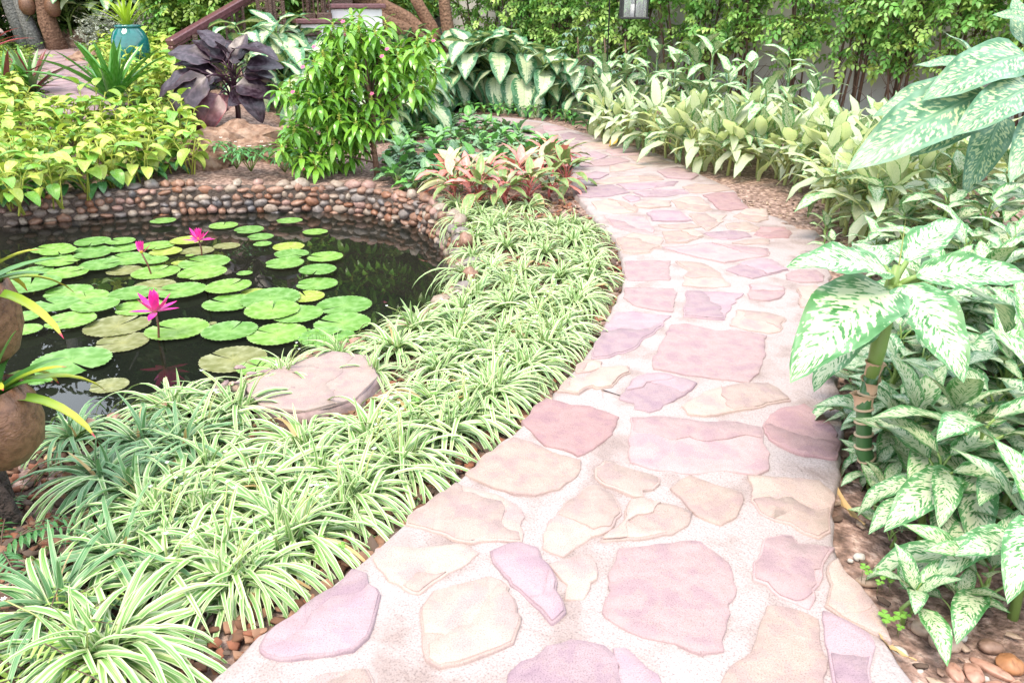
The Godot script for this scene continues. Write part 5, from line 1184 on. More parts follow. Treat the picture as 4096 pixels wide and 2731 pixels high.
func carved_board(w: float, h: float) -> ArrayMesh:   # an upright board with a ladder of round openings between two stiles
	var pieces: Array = []
	for s in [-1, 1]: pieces.append([box(Vector3(w * 0.3, h, 0.035), 0.004), Transform3D(Basis(), Vector3(s * w * 0.35, h / 2, 0))])
	var step := w * 0.55
	var y := step * 0.5
	while y < h:
		pieces.append([box(Vector3(w * 0.42, step * 0.22, 0.026), 0.003), Transform3D(Basis(), Vector3(0, y, 0))])
		for s in [-1, 1]:
			pieces.append([box(Vector3(w * 0.24, step * 0.14, 0.022), 0.003), Transform3D(Basis(Vector3.BACK, s * 0.9), Vector3(s * w * 0.12, y + step * 0.25, 0))])
			pieces.append([box(Vector3(w * 0.24, step * 0.14, 0.022), 0.003), Transform3D(Basis(Vector3.BACK, -s * 0.9), Vector3(s * w * 0.12, y - step * 0.25, 0))])
		y += step
	return merged(pieces)

func make_house() -> void:
	# the garden wall behind the hedge
	var w := thing("garden_wall", "plain pale plastered wall behind the hedge", "wall")
	var wp := [Vector3(-1.2, 0, -15.4), Vector3(8.2, 0, -6.9)]
	var d: Vector3 = wp[1] - wp[0]
	part("wall_panel", box(Vector3(d.length(), 3.4, 0.22), 0.01), M.plaster, w, Transform3D(Basis(Vector3.UP, atan2(-d.z, d.x)), (wp[0] + wp[1]) * 0.5 + Vector3(0, 1.6, 0)))
	part("wall_cap", box(Vector3(d.length(), 0.08, 0.3), 0.01), M.plaster, w, Transform3D(Basis(Vector3.UP, atan2(-d.z, d.x)), (wp[0] + wp[1]) * 0.5 + Vector3(0, 3.342, 0)))
	# the house the stair leads to
	var h := thing("house", "white house wall with dark timber posts behind the stair", "house")
	part("wall_panel", box(Vector3(5.6, 4.2, 0.25), 0.01), M.plaster, h, Transform3D(Basis(Vector3.UP, -0.12), Vector3(1.0, 2.0, -15.4)))
	part("floor_beam", box(Vector3(5.6, 0.22, 0.4), 0.01), M.carved_wood, h, Transform3D(Basis(Vector3.UP, -0.12), Vector3(1.0, 1.62, -15.28)))
	for k in 3: part("post", box(Vector3(0.2, 4.1, 0.2), 0.01), M.carved_wood, h, Transform3D(Basis(Vector3.UP, -0.12), Vector3(-1.6 + 1.5 * k, 2.0, -15.2 + 0.18 * k)))
	part("roof", box(Vector3(6.6, 0.14, 2.6), 0.02), M.carved_wood, h, Transform3D(Basis.from_euler(Vector3(0.35, -0.12, 0)), Vector3(1.0, 4.45, -15.3)))
	# stepped white stair cheek with brown caps
	var st := thing("staircase", "white stepped stair side with dark brown caps under the wooden posts", "staircase")
	for b in STEPS:
		var c: Vector3 = b[0]
		var s: Vector3 = b[1]
		var hgt: float = c.y + 0.3
		part("riser", box(Vector3(s.x, hgt, s.z), 0.008), M.white_paint, st, Transform3D(Basis(Vector3.UP, 0.35), Vector3(c.x, c.y - hgt / 2, c.z)))
		part("tread", box(Vector3(s.x + 0.09, 0.055, s.z + 0.09), 0.01), M.rail_wood, st, Transform3D(Basis(Vector3.UP, 0.35), Vector3(c.x, c.y + 0.029, c.z)))
	# the railing
	var r := thing("stair_railing", "sloping purple-brown wooden stair rail on carved openwork balusters", "railing")
	var a: Vector3 = RAIL[0]
	var b: Vector3 = RAIL[1]
	var hb := beam(a, b, 0.11, 0.075, 0.012)
	part("handrail", hb[0], M.rail_wood, r, hb[1])
	var hb2 := beam(a + Vector3(0, -0.055, 0), b + Vector3(0, -0.055, 0), 0.07, 0.035, 0.006)
	part("rail_moulding", hb2[0], M.rail_wood, r, hb2[1])
	for q in BALUSTERS:
		var p: Vector3 = q[0]
		var hh: float = q[1] - p.y
		part("baluster", carved_board(q[2], hh), M.carved_wood, r, Transform3D(Basis(Vector3.UP, 0.25), p))
	for q in POSTS:
		var p: Vector3 = q[0]
		var po := thing("carved_post", q[3], "post", p, 0.25, "carved wooden posts of the stair")
		var m := carved_board(q[2] * 0.46, q[1])
		part("core", box(Vector3(q[2] * 0.12, q[1], 0.08), 0.006), M.carved_wood, po, Transform3D(Basis(), Vector3(0, q[1] / 2, 0)))
		for s in [-1, 1]: part("carved_panel", m, M.carved_wood, po, Transform3D(Basis(), Vector3(s * q[2] * 0.28, 0, 0)))
		part("foot", box(Vector3(q[2] * 1.15, 0.1, 0.14), 0.008), M.carved_wood, po, Transform3D(Basis(), Vector3(0, 0.05, 0)))
	# lantern on a thin iron hook
	var l := thing("lantern", "black iron lantern with glass panes hanging in front of the hedge", "lantern", LANTERN)
	var hw := 0.135
	for x in [-1, 1]:
		for z in [-1, 1]:
			part("corner_bar", box(Vector3(0.02, 0.42, 0.02), 0.003), M.iron, l, Transform3D(Basis(), Vector3(x * hw, 0.21, z * hw)))
			part("middle_bar", box(Vector3(0.014, 0.42, 0.012), 0.002), M.iron, l, Transform3D(Basis(Vector3.UP, PI / 2 * (0 if x > 0 else 1)), Vector3(0 if x > 0 else z * hw, 0.21, z * hw if x > 0 else 0)))
	for k in 4: part("pane", box(Vector3(2 * hw - 0.02, 0.4, 0.004)), M.lamp_glass, l, Transform3D(Basis(Vector3.UP, PI / 2 * k), Basis(Vector3.UP, PI / 2 * k) * Vector3(0, 0.21, hw - 0.004)))
	part("base_plate", box(Vector3(2 * hw + 0.05, 0.022, 2 * hw + 0.05), 0.005), M.iron, l)
	part("roof", lathe([Vector2(0.2, 0.42), Vector2(0.205, 0.44), Vector2(0.12, 0.52), Vector2(0.03, 0.58), Vector2(0.02, 0.62), Vector2(0.001, 0.63)], 4), M.iron, l, Transform3D(Basis(Vector3.UP, PI / 4), Vector3.ZERO))
	part("candle", lathe([Vector2(0.001, 0.01), Vector2(0.035, 0.01), Vector2(0.035, 0.14), Vector2(0.001, 0.145)], 12), M.petal_white, l)
	var hk := thing("iron_hook", "thin dark iron rod that carries the lantern", "hook", Vector3(LANTERN.x - 0.27, gh(LANTERN.x, LANTERN.z), LANTERN.z))
	var top: float = LANTERN.y + 0.62 - hk.position.y
	part("rod", tube([Vector3.ZERO, Vector3(0, top, 0), Vector3(0.02, top + 0.14, 0), Vector3(0.1, top + 0.22, 0), Vector3(0.2, top + 0.19, 0), Vector3(0.26, top + 0.09, 0), Vector3(0.27, top, 0)], 0.009, 0.007, 6), M.iron, hk)

func sprig(called: String, count: int, ll: float, lw: float, len_: float, drop: float, m: Material) -> ArrayMesh:   # a twig with small leaves on both sides
	leaf(called + "_one", 0.0, ll, lw, 0, 8, -20 - drop, m, null, {"n": 3, "m": 1, "p": 0.75, "q": 0.9, "fold": 12})
	var pcs: Array = []
	for k in count:
		var t := (k + 1.0) / count
		var at := Vector3(len_ * t, len_ * 0.15 * t - len_ * 0.25 * t * t, 0)
		var side := 1 if k % 2 == 0 else -1
		var az := side * rf(0.7, 1.2) if k < count - 1 else 0.0
		pcs.append([V[called + "_one"], Transform3D(turned(az, rf(-0.3, 0.35), rf(-0.5, 0.5), rf(0.75, 1.1)), at)])
	var mesh := merged(pcs)
	V[called] = mesh
	return mesh

func foliage(parent: Node3D, mesh: Mesh, xfs: Array, cols: Array, called := "foliage") -> void:
	var f := scatter(called, mesh, xfs, cols, parent)
	f.set_meta("kind", "stuff")

func big_tree(label: String, at: Vector3, height: float, spread: float, n: int, tone: Color, low := 0.12) -> void:
	var t := thing("tree", label, "tree", at, 0.0, "trees behind the garden")
	part("trunk", tube([Vector3(0, -0.2, 0), Vector3(0.05, height * 0.25, 0.05), Vector3(-0.05, height * 0.5, 0), Vector3(0.1, height * 0.8, -0.05)], 0.16, 0.05, 9, null, null, 0.3), M.grey_bark, t)
	for k in 5:
		var a := k * 1.3 + rf(0, 0.6)
		var y := height * rf(0.2, 0.55)
		part("limb", tube([Vector3(0, y, 0), Vector3(cos(a) * spread * 0.4, y + height * 0.12, sin(a) * spread * 0.4), Vector3(cos(a) * spread * 0.75, y + height * 0.3, sin(a) * spread * 0.75)], 0.06, 0.02, 6, null, null, 0.3), M.grey_bark, t)
	var xfs: Array = []
	var cols: Array = []
	var lobes: Array = []
	for k in 16: lobes.append([Vector3(rf(-0.7, 0.7) * spread, height * rf(low, 0.95), rf(-0.6, 0.6) * spread), rf(0.3, 0.55) * spread])
	for i in n:
		var l: Array = lobes[rng.randi() % 16]
		var d := Vector3(rng.randfn(), rng.randfn() * 0.8, rng.randfn()).normalized() * pow(rng.randf(), 0.4) * float(l[1])
		var p: Vector3 = l[0] + d
		if p.y < 0.1: continue
		xfs.append(Transform3D(turned(rf(0, TAU), rf(-0.6, 0.5), rf(-0.6, 0.6), rf(1.6, 2.8)), p))
		var c := tone * rf(0.6, 1.5)
		cols.append(Color(c.r * rf(0.8, 1.3), c.g, c.b * rf(0.7, 1.2)))
	foliage(t, V.sprig_big, xfs, cols, "crown")

func make_backdrop() -> void:
	sprig("sprig_big", 9, 0.11, 0.05, 0.26, 20, M.small_leaf)
	sprig("sprig_hedge", 9, 0.07, 0.038, 0.22, 15, M.small_leaf)
	var dark := Color(0.035, 0.085, 0.02)
	var mid := Color(0.06, 0.14, 0.03)
	var labels := ["tall dark tree at the far corner of the garden by the grey trunk", "tall dark tree rising behind the white-leaved plants", "leafy tree beyond the teal jar", "leafy tree rising behind the stair rail", "tall tree behind the carved posts", "spreading tree over the garden wall", "tall tree beyond the lantern", "old tree outside the garden wall"]
	var at := [[-11.5, -15.0, 7.0, 2.4], [-8.6, -16.2, 7.5, 2.6], [-6.0, -15.2, 7.0, 2.3], [-3.8, -16.4, 7.5, 2.5], [-1.6, -17.4, 7.6, 2.4], [1.6, -17.8, 7.8, 2.6], [5.2, -14.6, 6.5, 2.2], [-13.0, -10.5, 6.5, 2.4]]
	for i in at.size():
		var p: Array = at[i]
		big_tree(labels[i], gv(p[0], p[1]), p[2], p[3], 2600 if i < 5 else 1500, dark if i % 2 == 0 else dark.lerp(mid, 0.5), 0.08)
	# shrubs close behind the stair and the jar
	var bush := [[-3.55, -11.6, 1.7, 0.65, "tall bright leafy shrub behind the lower end of the stair rail", 0.14], [-2.75, -12.2, 1.9, 0.7, "dense leafy shrub seen through the stair balusters", 0.12], [-1.95, -12.7, 1.9, 0.7, "leafy shrub seen between the carved posts", 0.12], [-4.55, -12.3, 1.6, 0.6, "feathery pale green shrub beside the silver bush", 0.17], [-6.6, -13.4, 1.5, 0.8, "dark shrub behind the white-leaved plant", 0.05], [-8.2, -12.6, 1.3, 0.8, "dark shrub behind the driftwood trunk", 0.05]]
	for b in bush:
		var o := thing("garden_shrub", b[4], "shrub", gv(b[0], b[1]), 0.0, "shrubs round the stair")
		for k in 4: part("stem", tube([Vector3(rf(-0.1, 0.1), -0.1, rf(-0.1, 0.1)), Vector3(rf(-0.3, 0.3), b[2] * 0.6, rf(-0.3, 0.3))], 0.025, 0.012, 6), M.twig, o)
		var xfs: Array = []
		var cols: Array = []
		for i in 1100:
			var d := Vector3(rng.randfn(), rng.randfn(), rng.randfn()).normalized() * pow(rng.randf(), 0.35)
			var p := Vector3(d.x * b[3], b[2] * 0.5 + d.y * b[2] * 0.55, d.z * b[3])
			if p.y < 0.05: continue
			xfs.append(Transform3D(turned(rf(0, TAU), rf(-0.7, 0.4), rf(-0.5, 0.5), rf(0.8, 1.3)), p))
			var c := Color(b[5], b[5] * 1.9, b[5] * 0.35) * rf(0.7, 1.3)
			cols.append(Color(c.r * rf(0.7, 1.4), c.g, c.b))
		foliage(o, V.sprig_hedge, xfs, cols)

func make_hedge() -> void:
	var a := Vector3(-0.7, 0, -14.0)
	var b := Vector3(6.7, 0, -7.2)
	var count := 17
	for k in count:
		var t := (k + 0.5) / count
		var p := a.lerp(b, t) + Vector3(rf(-0.12, 0.12), 0, rf(-0.12, 0.12))
		var o := thing("hedge_shrub", "small-leaved hedge shrub with bare brown stems along the wall, " + near_of(p.x, p.z, HEDGE_MARKS), "shrub", gv(p.x, p.z), 0.0, "hedge shrubs along the garden wall")
		var tips: Array = []
		for j in rng.randi_range(6, 9):
			var az := rf(0, TAU)
			var lean := rf(0.1, 0.42)
			var hgt := rf(1.6, 2.6)
			var f := Vector3(rf(-0.14, 0.14), -0.06, rf(-0.1, 0.1))
			var q1 := f + Vector3(cos(az) * lean * 0.3, hgt * 0.35, sin(az) * lean * 0.25)
			var q2 := f + Vector3(cos(az) * lean * 0.7, hgt * 0.7, sin(az) * lean * 0.5)
			var q3 := f + Vector3(cos(az) * lean, hgt, sin(az) * lean * 0.7)
			part("stem", tube([f, q1 + Vector3(rf(-0.03, 0.03), 0, 0), q2, q3], rf(0.012, 0.026), 0.006, 6, null, null, 0.4), M.twig, o)
			tips.append([q1, q2, q3])
		var twigs: Array = []
		var xfs: Array = []
		var cols: Array = []
		for s in 70:
			var c: Array = tips[rng.randi() % tips.size()]
			var q: Vector3 = c[0].lerp(c[1], rf(0, 1)) if rng.randf() < 0.45 else c[1].lerp(c[2], rf(0, 1))
			var d := Vector3(rf(-0.4, 0.4), rf(0.0, 0.3), rf(-0.25, 0.4))
			twigs.append([tube([q, q + d * 0.5 + Vector3(0, 0.03, 0), q + d], 0.005, 0.0025, 4), Transform3D()])
			var nn := rng.randi_range(3, 6) if q.y > 0.45 else rng.randi_range(0, 4)
			for e in nn:
				var g := q + d * rf(0.3, 1.1) + Vector3(rf(-0.14, 0.14), rf(-0.07, 0.07), rf(-0.12, 0.16))
				xfs.append(Transform3D(turned(rf(0, TAU), rf(-0.9, 0.3), rf(-0.6, 0.6), rf(0.85, 1.35)), g))
				var bright := rf(0.0, 1.0)
				var c2 := Color(0.13, 0.33, 0.07).lerp(Color(0.40, 0.56, 0.14), bright * bright)
				cols.append(c2 * rf(0.8, 1.2))
		for s in 10:
			var f := Vector3(rf(-0.2, 0.2), rf(0.05, 0.5), rf(-0.1, 0.1))
			twigs.append([tube([f, f + Vector3(rf(-0.3, 0.3), rf(0.2, 0.5), rf(-0.15, 0.25))], 0.005, 0.002, 4), Transform3D()])
		part("twigs", merged(twigs), M.twig, o).set_meta("kind", "stuff")
		foliage(o, V.sprig_hedge, xfs, cols)

# ------------------------------------------------------------------ planting
func spider_clump(kind: int) -> Node3D:
	var o := thing("spider_plant", "", "plant")
	for k in 78:
		var t := k / 78.0
		var inner := t > 0.86
		var m: Mesh = V["sp_%s%d" % ["i" if inner else "o", rng.randi() % (3 if inner else 5)]]
		var mm: Material = [M.spider_a, M.spider_b, M.spider_a][rng.randi() % 3]
		if kind == 5: mm = M.spider_painted_shade if rng.randf() < 0.75 else M.spider_a
		if rng.randf() < 0.018: mm = M.spider_dry
		var az := k * 2.39996 + rf(-0.25, 0.25)
		var s := rf(0.78, 1.15)
		if not inner and cos(az - 2.6) > 0.3: s *= 1.12
		part("leaf", m, mm, o, Transform3D(turned(az, rf(-0.2, 0.2) + (0.12 if t > 0.5 else 0.0), rf(-0.25, 0.25), s), Vector3(rf(-0.02, 0.02), 0.0, rf(-0.02, 0.02))))
	if kind % 2 == 0:
		for k in 2:
			var st := Vector3(rf(-0.12, 0.12), rf(0.14, 0.2), rf(-0.12, 0.12))
			var f := part("flower_stalk", tube([Vector3.ZERO, st * 0.6 + Vector3(0, 0.03, 0), st], 0.002, 0.0015, 4), M.stalk_pale, o)
			for j in 6: part("petal", V.tiny_petal, M.petal_white, f, Transform3D(turned(j * TAU / 6, 0.3, 0, 0.75), st))
	return o

func make_spiders() -> void:
	var so := {"n": 10, "m": 1, "p": 0.42, "q": 0.55, "fold": 24, "sway": 0.02}
	for k in 5:
		var x: Array = [[0.31, 66, -78], [0.34, 56, -72], [0.29, 74, -88], [0.37, 50, -80], [0.25, 40, -60]][k]
		so.sway = [0.03, -0.03, 0.05, -0.05, 0.0][k]
		leaf("sp_o%d" % k, 0.0, x[0] * 0.9, 0.0165, 0, x[1], x[2], null, null, so)
	for k in 3:
		var x: Array = [[0.22, 80, 0], [0.16, 86, 50], [0.25, 76, -40]][k]
		leaf("sp_i%d" % k, 0.0, x[0], 0.015, 0, x[1], x[2], null, null, so)
	leaf("tiny_petal", 0.0, 0.011, 0.005, 0, 10, 10, null, null, {"n": 2, "m": 1})
	var protos: Array = []
	for k in 6: protos.append(spider_clump(k))
	var used := [false, false, false, false, false, false]
	for s in SPIDERS:
		var near_path := Vector2(s[0], s[1])
		var kind := rng.randi() % 5
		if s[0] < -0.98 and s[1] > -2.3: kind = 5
		var lab := "spider plant with arching white-edged leaves inside the bed, "
		var grp := "spider plants filling the bed"
		var pd := 9.0
		for q in range(0, PATH.size(), 2): pd = minf(pd, near_path.distance_to(Vector2(PATH[q], PATH[q + 1])))
		var wd := 9.0
		for q in range(0, POND.size(), 2): wd = minf(wd, near_path.distance_to(Vector2(POND[q], POND[q + 1])))
		if pd < 0.24:
			lab = "spider plant with white-edged leaves over the path edge, "
			grp = "spider plants along the path edge"
		elif wd < 0.3:
			lab = "spider plant with white-edged leaves at the pond rim, "
			grp = "spider plants along the pond rim"
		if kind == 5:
			lab = "spider plant with painted shade in its green, on bare mulch, "
			grp = "spider plants with painted shade by the planters"
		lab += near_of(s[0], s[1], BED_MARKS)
		if s[2] >= 1.3:
			lab = "largest spider plant with broad striped leaves beside the corner of the path"
			grp = "spider plants along the path edge"
		var at := gv(s[0], s[1], 0.0)
		var o: Node3D = protos[kind]
		var size: float = s[2] * rf(0.95, 1.08)
		if used[kind]: o = copy_of(o, at, rf(0, TAU), size)
		else: o.transform = Transform3D(Basis(Vector3.UP, rf(0, TAU)).scaled(Vector3.ONE * size), at)
		used[kind] = true
		tag(o, lab, "plant", grp)
	for k in 6:
		if not used[k]: protos[k].free()

func rosette(called: String, label: String, group: String, cat: String, forms: Array, mats: Array, n: int, tilt0: float, tilt1: float, stem_h: float, stem_r: float, stem_m: Material, size0 := 0.8, size1 := 1.1) -> Node3D:
	var o := thing(called, label, cat, Vector3.ZERO, 0.0, group)
	if stem_h > 0.0: part("stem", tube([Vector3(0, -0.05, 0), Vector3(rf(-0.02, 0.02), stem_h * 0.5, rf(-0.02, 0.02)), Vector3(0, stem_h, 0)], stem_r, stem_r * 0.6, 7), stem_m, o)
	for k in n:
		var t := (k + 0.5) / n
		var m: Mesh = V[forms[rng.randi() % forms.size()]]
		var lf := part("leaf", m, null, o, Transform3D(turned(k * 2.39996 + rf(-0.3, 0.3), lerpf(tilt0, tilt1, t) + rf(-0.15, 0.15), rf(-0.2, 0.2), rf(size0, size1) * (1.0 - 0.25 * t)), Vector3(0, stem_h * (0.35 + 0.65 * t), 0)))
		if mats.size(): lf.set_surface_override_material(0, mats[rng.randi() % mats.size()])
	return o

func plant_out(protos: Array, spots: Array, size0: float, size1: float, base := "", marks: Array = [], lift := 0.0) -> void:
	var used := {}
	for s in spots:
		var o: Node3D = protos[rng.randi() % protos.size()]
		var at := gv(s[0], s[1], lift)
		var k: float = rf(size0, size1) * (s[2] if s.size() > 2 and s[2] is float else 1.0)
		if used.has(o): o = copy_of(o, at, rf(0, TAU), k)
		else: o.transform = Transform3D(Basis(Vector3.UP, rf(0, TAU)).scaled(Vector3.ONE * k), at)
		if base != "": o.set_meta("label", base + near_of(s[0], s[1], marks))
		used[o] = true
	for o in protos:
		if not used.has(o): o.free()

func lime_plant() -> Node3D:
	var o := thing("lime_plant", "bushy plant with yellow-green heart-shaped leaves in the bed behind the pond", "plant", Vector3.ZERO, 0.0, "yellow-green leafy plants behind the pond")
	var tops: Array = []
	for k in 4:
		var a := k * 1.7 + rf(0, 0.6)
		var top := Vector3(cos(a) * rf(0.05, 0.16), rf(0.2, 0.36), sin(a) * rf(0.05, 0.16))
		part("stem", tube([Vector3(rf(-0.04, 0.04), -0.03, rf(-0.04, 0.04)), top * 0.5 + Vector3(0, 0.03, 0), top], 0.006, 0.004, 5), M.lime_stem, o)
		tops.append(top)
	for k in 20:
		var t := k / 19.0
		var top: Vector3 = tops[k % 4]
		var at := top * lerpf(0.35, 1.0, t)
		var mm: Material = [M.lime_g, M.lime_l, M.lime_y, M.lime_l, M.lime_y, M.lime_y, M.lime_g][rng.randi() % 7]
		var lf := part("leaf", V["lime%d" % (rng.randi() % 3)], null, o, Transform3D(turned(k * 2.4 + rf(-0.4, 0.4), rf(-0.4, 0.2) + 0.35 * t, rf(-0.3, 0.3), rf(0.75, 1.15)), at))
		lf.set_surface_override_material(0, mm)
	return o

func make_left_bank() -> void:
	for k in 3: leaf("lime%d" % k, 0.07, 0.125, 0.088, [50, 65, 40][k], [5, 20, -5][k], [-45, -30, -70][k], M.lime_l, M.lime_stem, {"n": 6, "m": 2, "p": 0.55, "q": 0.75, "fold": 16, "lobe": 0.02, "r": 0.002})
	var protos: Array = []
	for k in 7: protos.append(lime_plant())
	plant_out(protos, LIME, 0.85, 1.15, "bushy plant with yellow-green heart-shaped leaves ", LIME_MARKS)
	# dark trailing plant at the foot of the boulders
	var pl: Array = []
	for k in 2: pl.append(rosette("ivy_plant", "dark green heart-leaved plant trailing over the pond wall below the yellow leaves", "dark trailing plants on the pond wall", "plant", ["lime0", "lime2"], [M.lime_d, M.lime_g, M.lime_d], 12, -0.4, 0.3, 0.1, 0.006, M.lime_stem))
	plant_out(pl, IVY, 0.9, 1.2)
	# big green bromeliad
	for k in 3: leaf("brom%d" % k, 0.0, [0.72, 0.8, 0.62][k], 0.11, 0, [62, 48, 75][k], [34, 8, 62][k], M.brom_green, null, {"n": 8, "m": 1, "p": 0.3, "q": 0.5, "fold": 26, "curl": -0.1})
	var br := thing("green_bromeliad", "large rosette of broad glossy dark green strap leaves among yellow plants", "plant", BROM)
	for k in 24: part("leaf", V["brom%d" % (k % 3)], null, br, Transform3D(turned(k * 2.4 + rf(-0.2, 0.2), 0.25 * k / 24.0 + rf(-0.1, 0.1), rf(-0.2, 0.2), rf(0.85, 1.1)), Vector3.ZERO))
	# purple philodendron
	var po := {"n": 9, "m": 3, "p": 0.6, "q": 0.68, "fold": 10, "wave": 0.008, "freq": 3.0, "r": 0.008}
	leaf("phil_a", 0.24, 0.36, 0.23, 60, 12, -30, M.purple, M.purple_stalk, po)
	leaf("phil_b", 0.24, 0.36, 0.22, 70, 35, 5, M.purple, M.purple_stalk, po)
	leaf("phil_c", 0.22, 0.36, 0.23, 50, -30, -80, M.purple, M.purple_stalk, po)
	var ph := thing("purple_philodendron", "dark purple philodendron with large glossy drooping leaves on the boulders", "plant", PHIL)
	part("stem", tube([Vector3(0, -0.15, 0), Vector3(0.03, 0.2, 0), Vector3(0, 0.42, 0)], 0.028, 0.02, 8), M.purple_stalk, ph)
	for q in PHIL_LEAVES:
		var m: Mesh = V[["phil_a", "phil_b", "phil_c"][int(q[3].substr(0, 1))]]
		var lf := part("leaf", m, null, ph, Transform3D(Basis(), -PHIL) * between(m, q[0], q[1], q[2]))
		if q[3].ends_with("r"):
			lf.set_surface_override_material(0, M.purple_red)
			lf.set_meta("label", "dark red leaf hanging low")
	# teal jar and its bromeliad
	var jar := thing("teal_jar", "glazed teal ceramic jar standing among the yellow plants", "jar", JAR)
	part("body", lathe([Vector2(0.001, 0.0), Vector2(0.13, 0.0), Vector2(0.15, 0.06), Vector2(0.185, 0.2), Vector2(0.2, 0.33), Vector2(0.195, 0.43), Vector2(0.165, 0.51), Vector2(0.13, 0.545), Vector2(0.125, 0.555)], 32), M.teal_glaze, jar)
	part("rim", lathe([Vector2(0.12, 0.545), Vector2(0.138, 0.55), Vector2(0.142, 0.565), Vector2(0.136, 0.58), Vector2(0.118, 0.58), Vector2(0.112, 0.55), Vector2(0.1, 0.53), Vector2(0.001, 0.53)], 32), M.teal_glaze, jar)
	for k in 3: leaf("bl%d" % k, 0.0, [0.42, 0.5, 0.4][k], 0.036, 0, [70, 55, 80][k], [35, 5, 66][k], M.brom_lime, null, {"n": 8, "m": 1, "p": 0.3, "q": 0.5, "fold": 24})
	var jb := thing("lime_bromeliad", "bright yellow-green bromeliad growing out of the teal jar", "plant", JAR + Vector3(0, 0.53, 0))
	for k in 34: part("leaf", V["bl%d" % (k % 3)], null, jb, Transform3D(turned(k * 2.4 + rf(-0.2, 0.2), 0.2 * k / 34.0 + rf(-0.15, 0.15), rf(-0.2, 0.2), rf(0.85, 1.1)), Vector3.ZERO))
	# boulders
	for q in BOULDERS:
		var o := MeshInstance3D.new()
		o.name = numbered("boulder")
		o.mesh = lump(int(q[2] * 1000.0), 0.5, 22, 32, 1.3, 0.55)
		o.material_override = M.boulder
		var rr: Vector3 = q[1]
		o.transform = Transform3D(Basis(Vector3.UP, q[2]) * Basis.from_scale(rr), q[0])
		add_child(o)
		tag(o, q[3], "rock", "brown boulders of the garden")
	# silver bushes, white-leaved plants, grey trunks with coconut planters at the far corner
	leaf("silver_one", 0.0, 0.07, 0.016, 0, 30, 10, M.lance_pale, null, {"n": 3, "m": 1})
	leaf("hosta0", 0.2, 0.3, 0.16, 65, 10, -50, M.d_cream, M.stalk_green, {"n": 7, "m": 2, "p": 0.6, "q": 0.8, "r": 0.005})
	leaf("hosta1", 0.22, 0.26, 0.14, 75, 30, -30, M.d_pale, M.stalk_green, {"n": 7, "m": 2, "p": 0.6, "q": 0.8, "r": 0.005})
	var hl := ["pale green and white leaved plant behind the far rock", "white-leaved plant beside the teal jar", "pale leaved plant in front of the dark shrub"]
	for k in 3:
		var pr := rosette("white_leaf_plant", hl[k], "white-leaved plants at the back", "plant", ["hosta0", "hosta1"], [M.d_cream, M.d_pale_b, M.d_cream_b], 22, -0.35, 0.35, 0.55, 0.015, M.stalk_green)
		pr.position = gv(HOSTA[k][0], HOSTA[k][1])
		pr.rotation.y = rf(0, TAU)
		pr.scale = Vector3.ONE * 1.7
	for k in SILVER.size():
		var sv := thing("silver_bush", ["fine silver-leaved bush beside the teal jar", "low silver-leaved bush by the far rock"][k % 2], "bush", gv(SILVER[k][0], SILVER[k][1]))
		for j in 3: part("stem", tube([Vector3(0, -0.05, 0), Vector3(rf(-0.1, 0.1), 0.25, rf(-0.1, 0.1))], 0.008, 0.004, 5), M.twig, sv)
		var xfs: Array = []
		var cols: Array = []
		for i in 420:
			var d := Vector3(rng.randfn(), absf(rng.randfn()), rng.randfn()).normalized() * pow(rng.randf(), 0.4)
			xfs.append(Transform3D(turned(rf(0, TAU), rf(-0.2, 0.9), 0, rf(0.4, 0.7)), Vector3(d.x * 0.4, 0.05 + d.y * 0.5, d.z * 0.35)))
			cols.append(Color(0.34, 0.37, 0.33) * rf(0.7, 1.2))
		foliage(sv, V.sprig_hedge, xfs, cols)
	var tk := thing("grey_tree", "pale grey leaning tree trunk at the far corner of the garden", "tree", gv(FAR_TRUNKS[0][0], FAR_TRUNKS[0][1]))
	part("trunk", tube([Vector3(0.12, -0.1, 0), Vector3(0.03, 0.5, 0), Vector3(-0.1, 1.4, 0), Vector3(-0.2, 3.0, 0.1)], 0.11, 0.08, 12, null, null, 0.5), M.grey_bark, tk)
	var tk2 := thing("grey_stump", "short pale grey stump beside the leaning grey trunk", "stump", gv(FAR_TRUNKS[1][0], FAR_TRUNKS[1][1]))
	part("trunk", tube([Vector3(0.1, -0.1, 0), Vector3(0.02, 0.3, 0), Vector3(-0.06, 0.75, 0)], 0.12, 0.07, 12, null, null, 0.6), M.grey_bark, tk2)
	var tk3 := thing("driftwood_stand", "brown driftwood trunk hung with coconut planters at the far corner", "stand", gv(FAR_TRUNKS[2][0], FAR_TRUNKS[2][1]))
	part("trunk", tube([Vector3(0.12, -0.1, 0), Vector3(0.04, 0.4, 0), Vector3(0.06, 1.0, 0), Vector3(-0.04, 2.2, 0)], 0.14, 0.07, 10, null, null, 0.7), M.bark, tk3)
	for k in 3:
		var co := part("coconut_planter", lathe([Vector2(0.001, -0.14), Vector2(0.07, -0.12), Vector2(0.11, -0.04), Vector2(0.105, 0.05), Vector2(0.075, 0.1), Vector2(0.06, 0.09), Vector2(0.001, 0.06)], 16, 0.1), M.coconut, tk3, Transform3D(Basis(), [Vector3(-0.16, 0.62, 0.1), Vector3(0.2, 0.6, 0.1), Vector3(-0.2, 1.12, 0.05)][k]))
		co.set_meta("label", "round brown coconut shell")
	# far low green carpet
	var cv := thing("ground_cover", "low carpet of small green leaves beside the far stone path", "ground cover", Vector3.ZERO, 0.0, "", "stuff")
	var xfs: Array = []
	var cols: Array = []
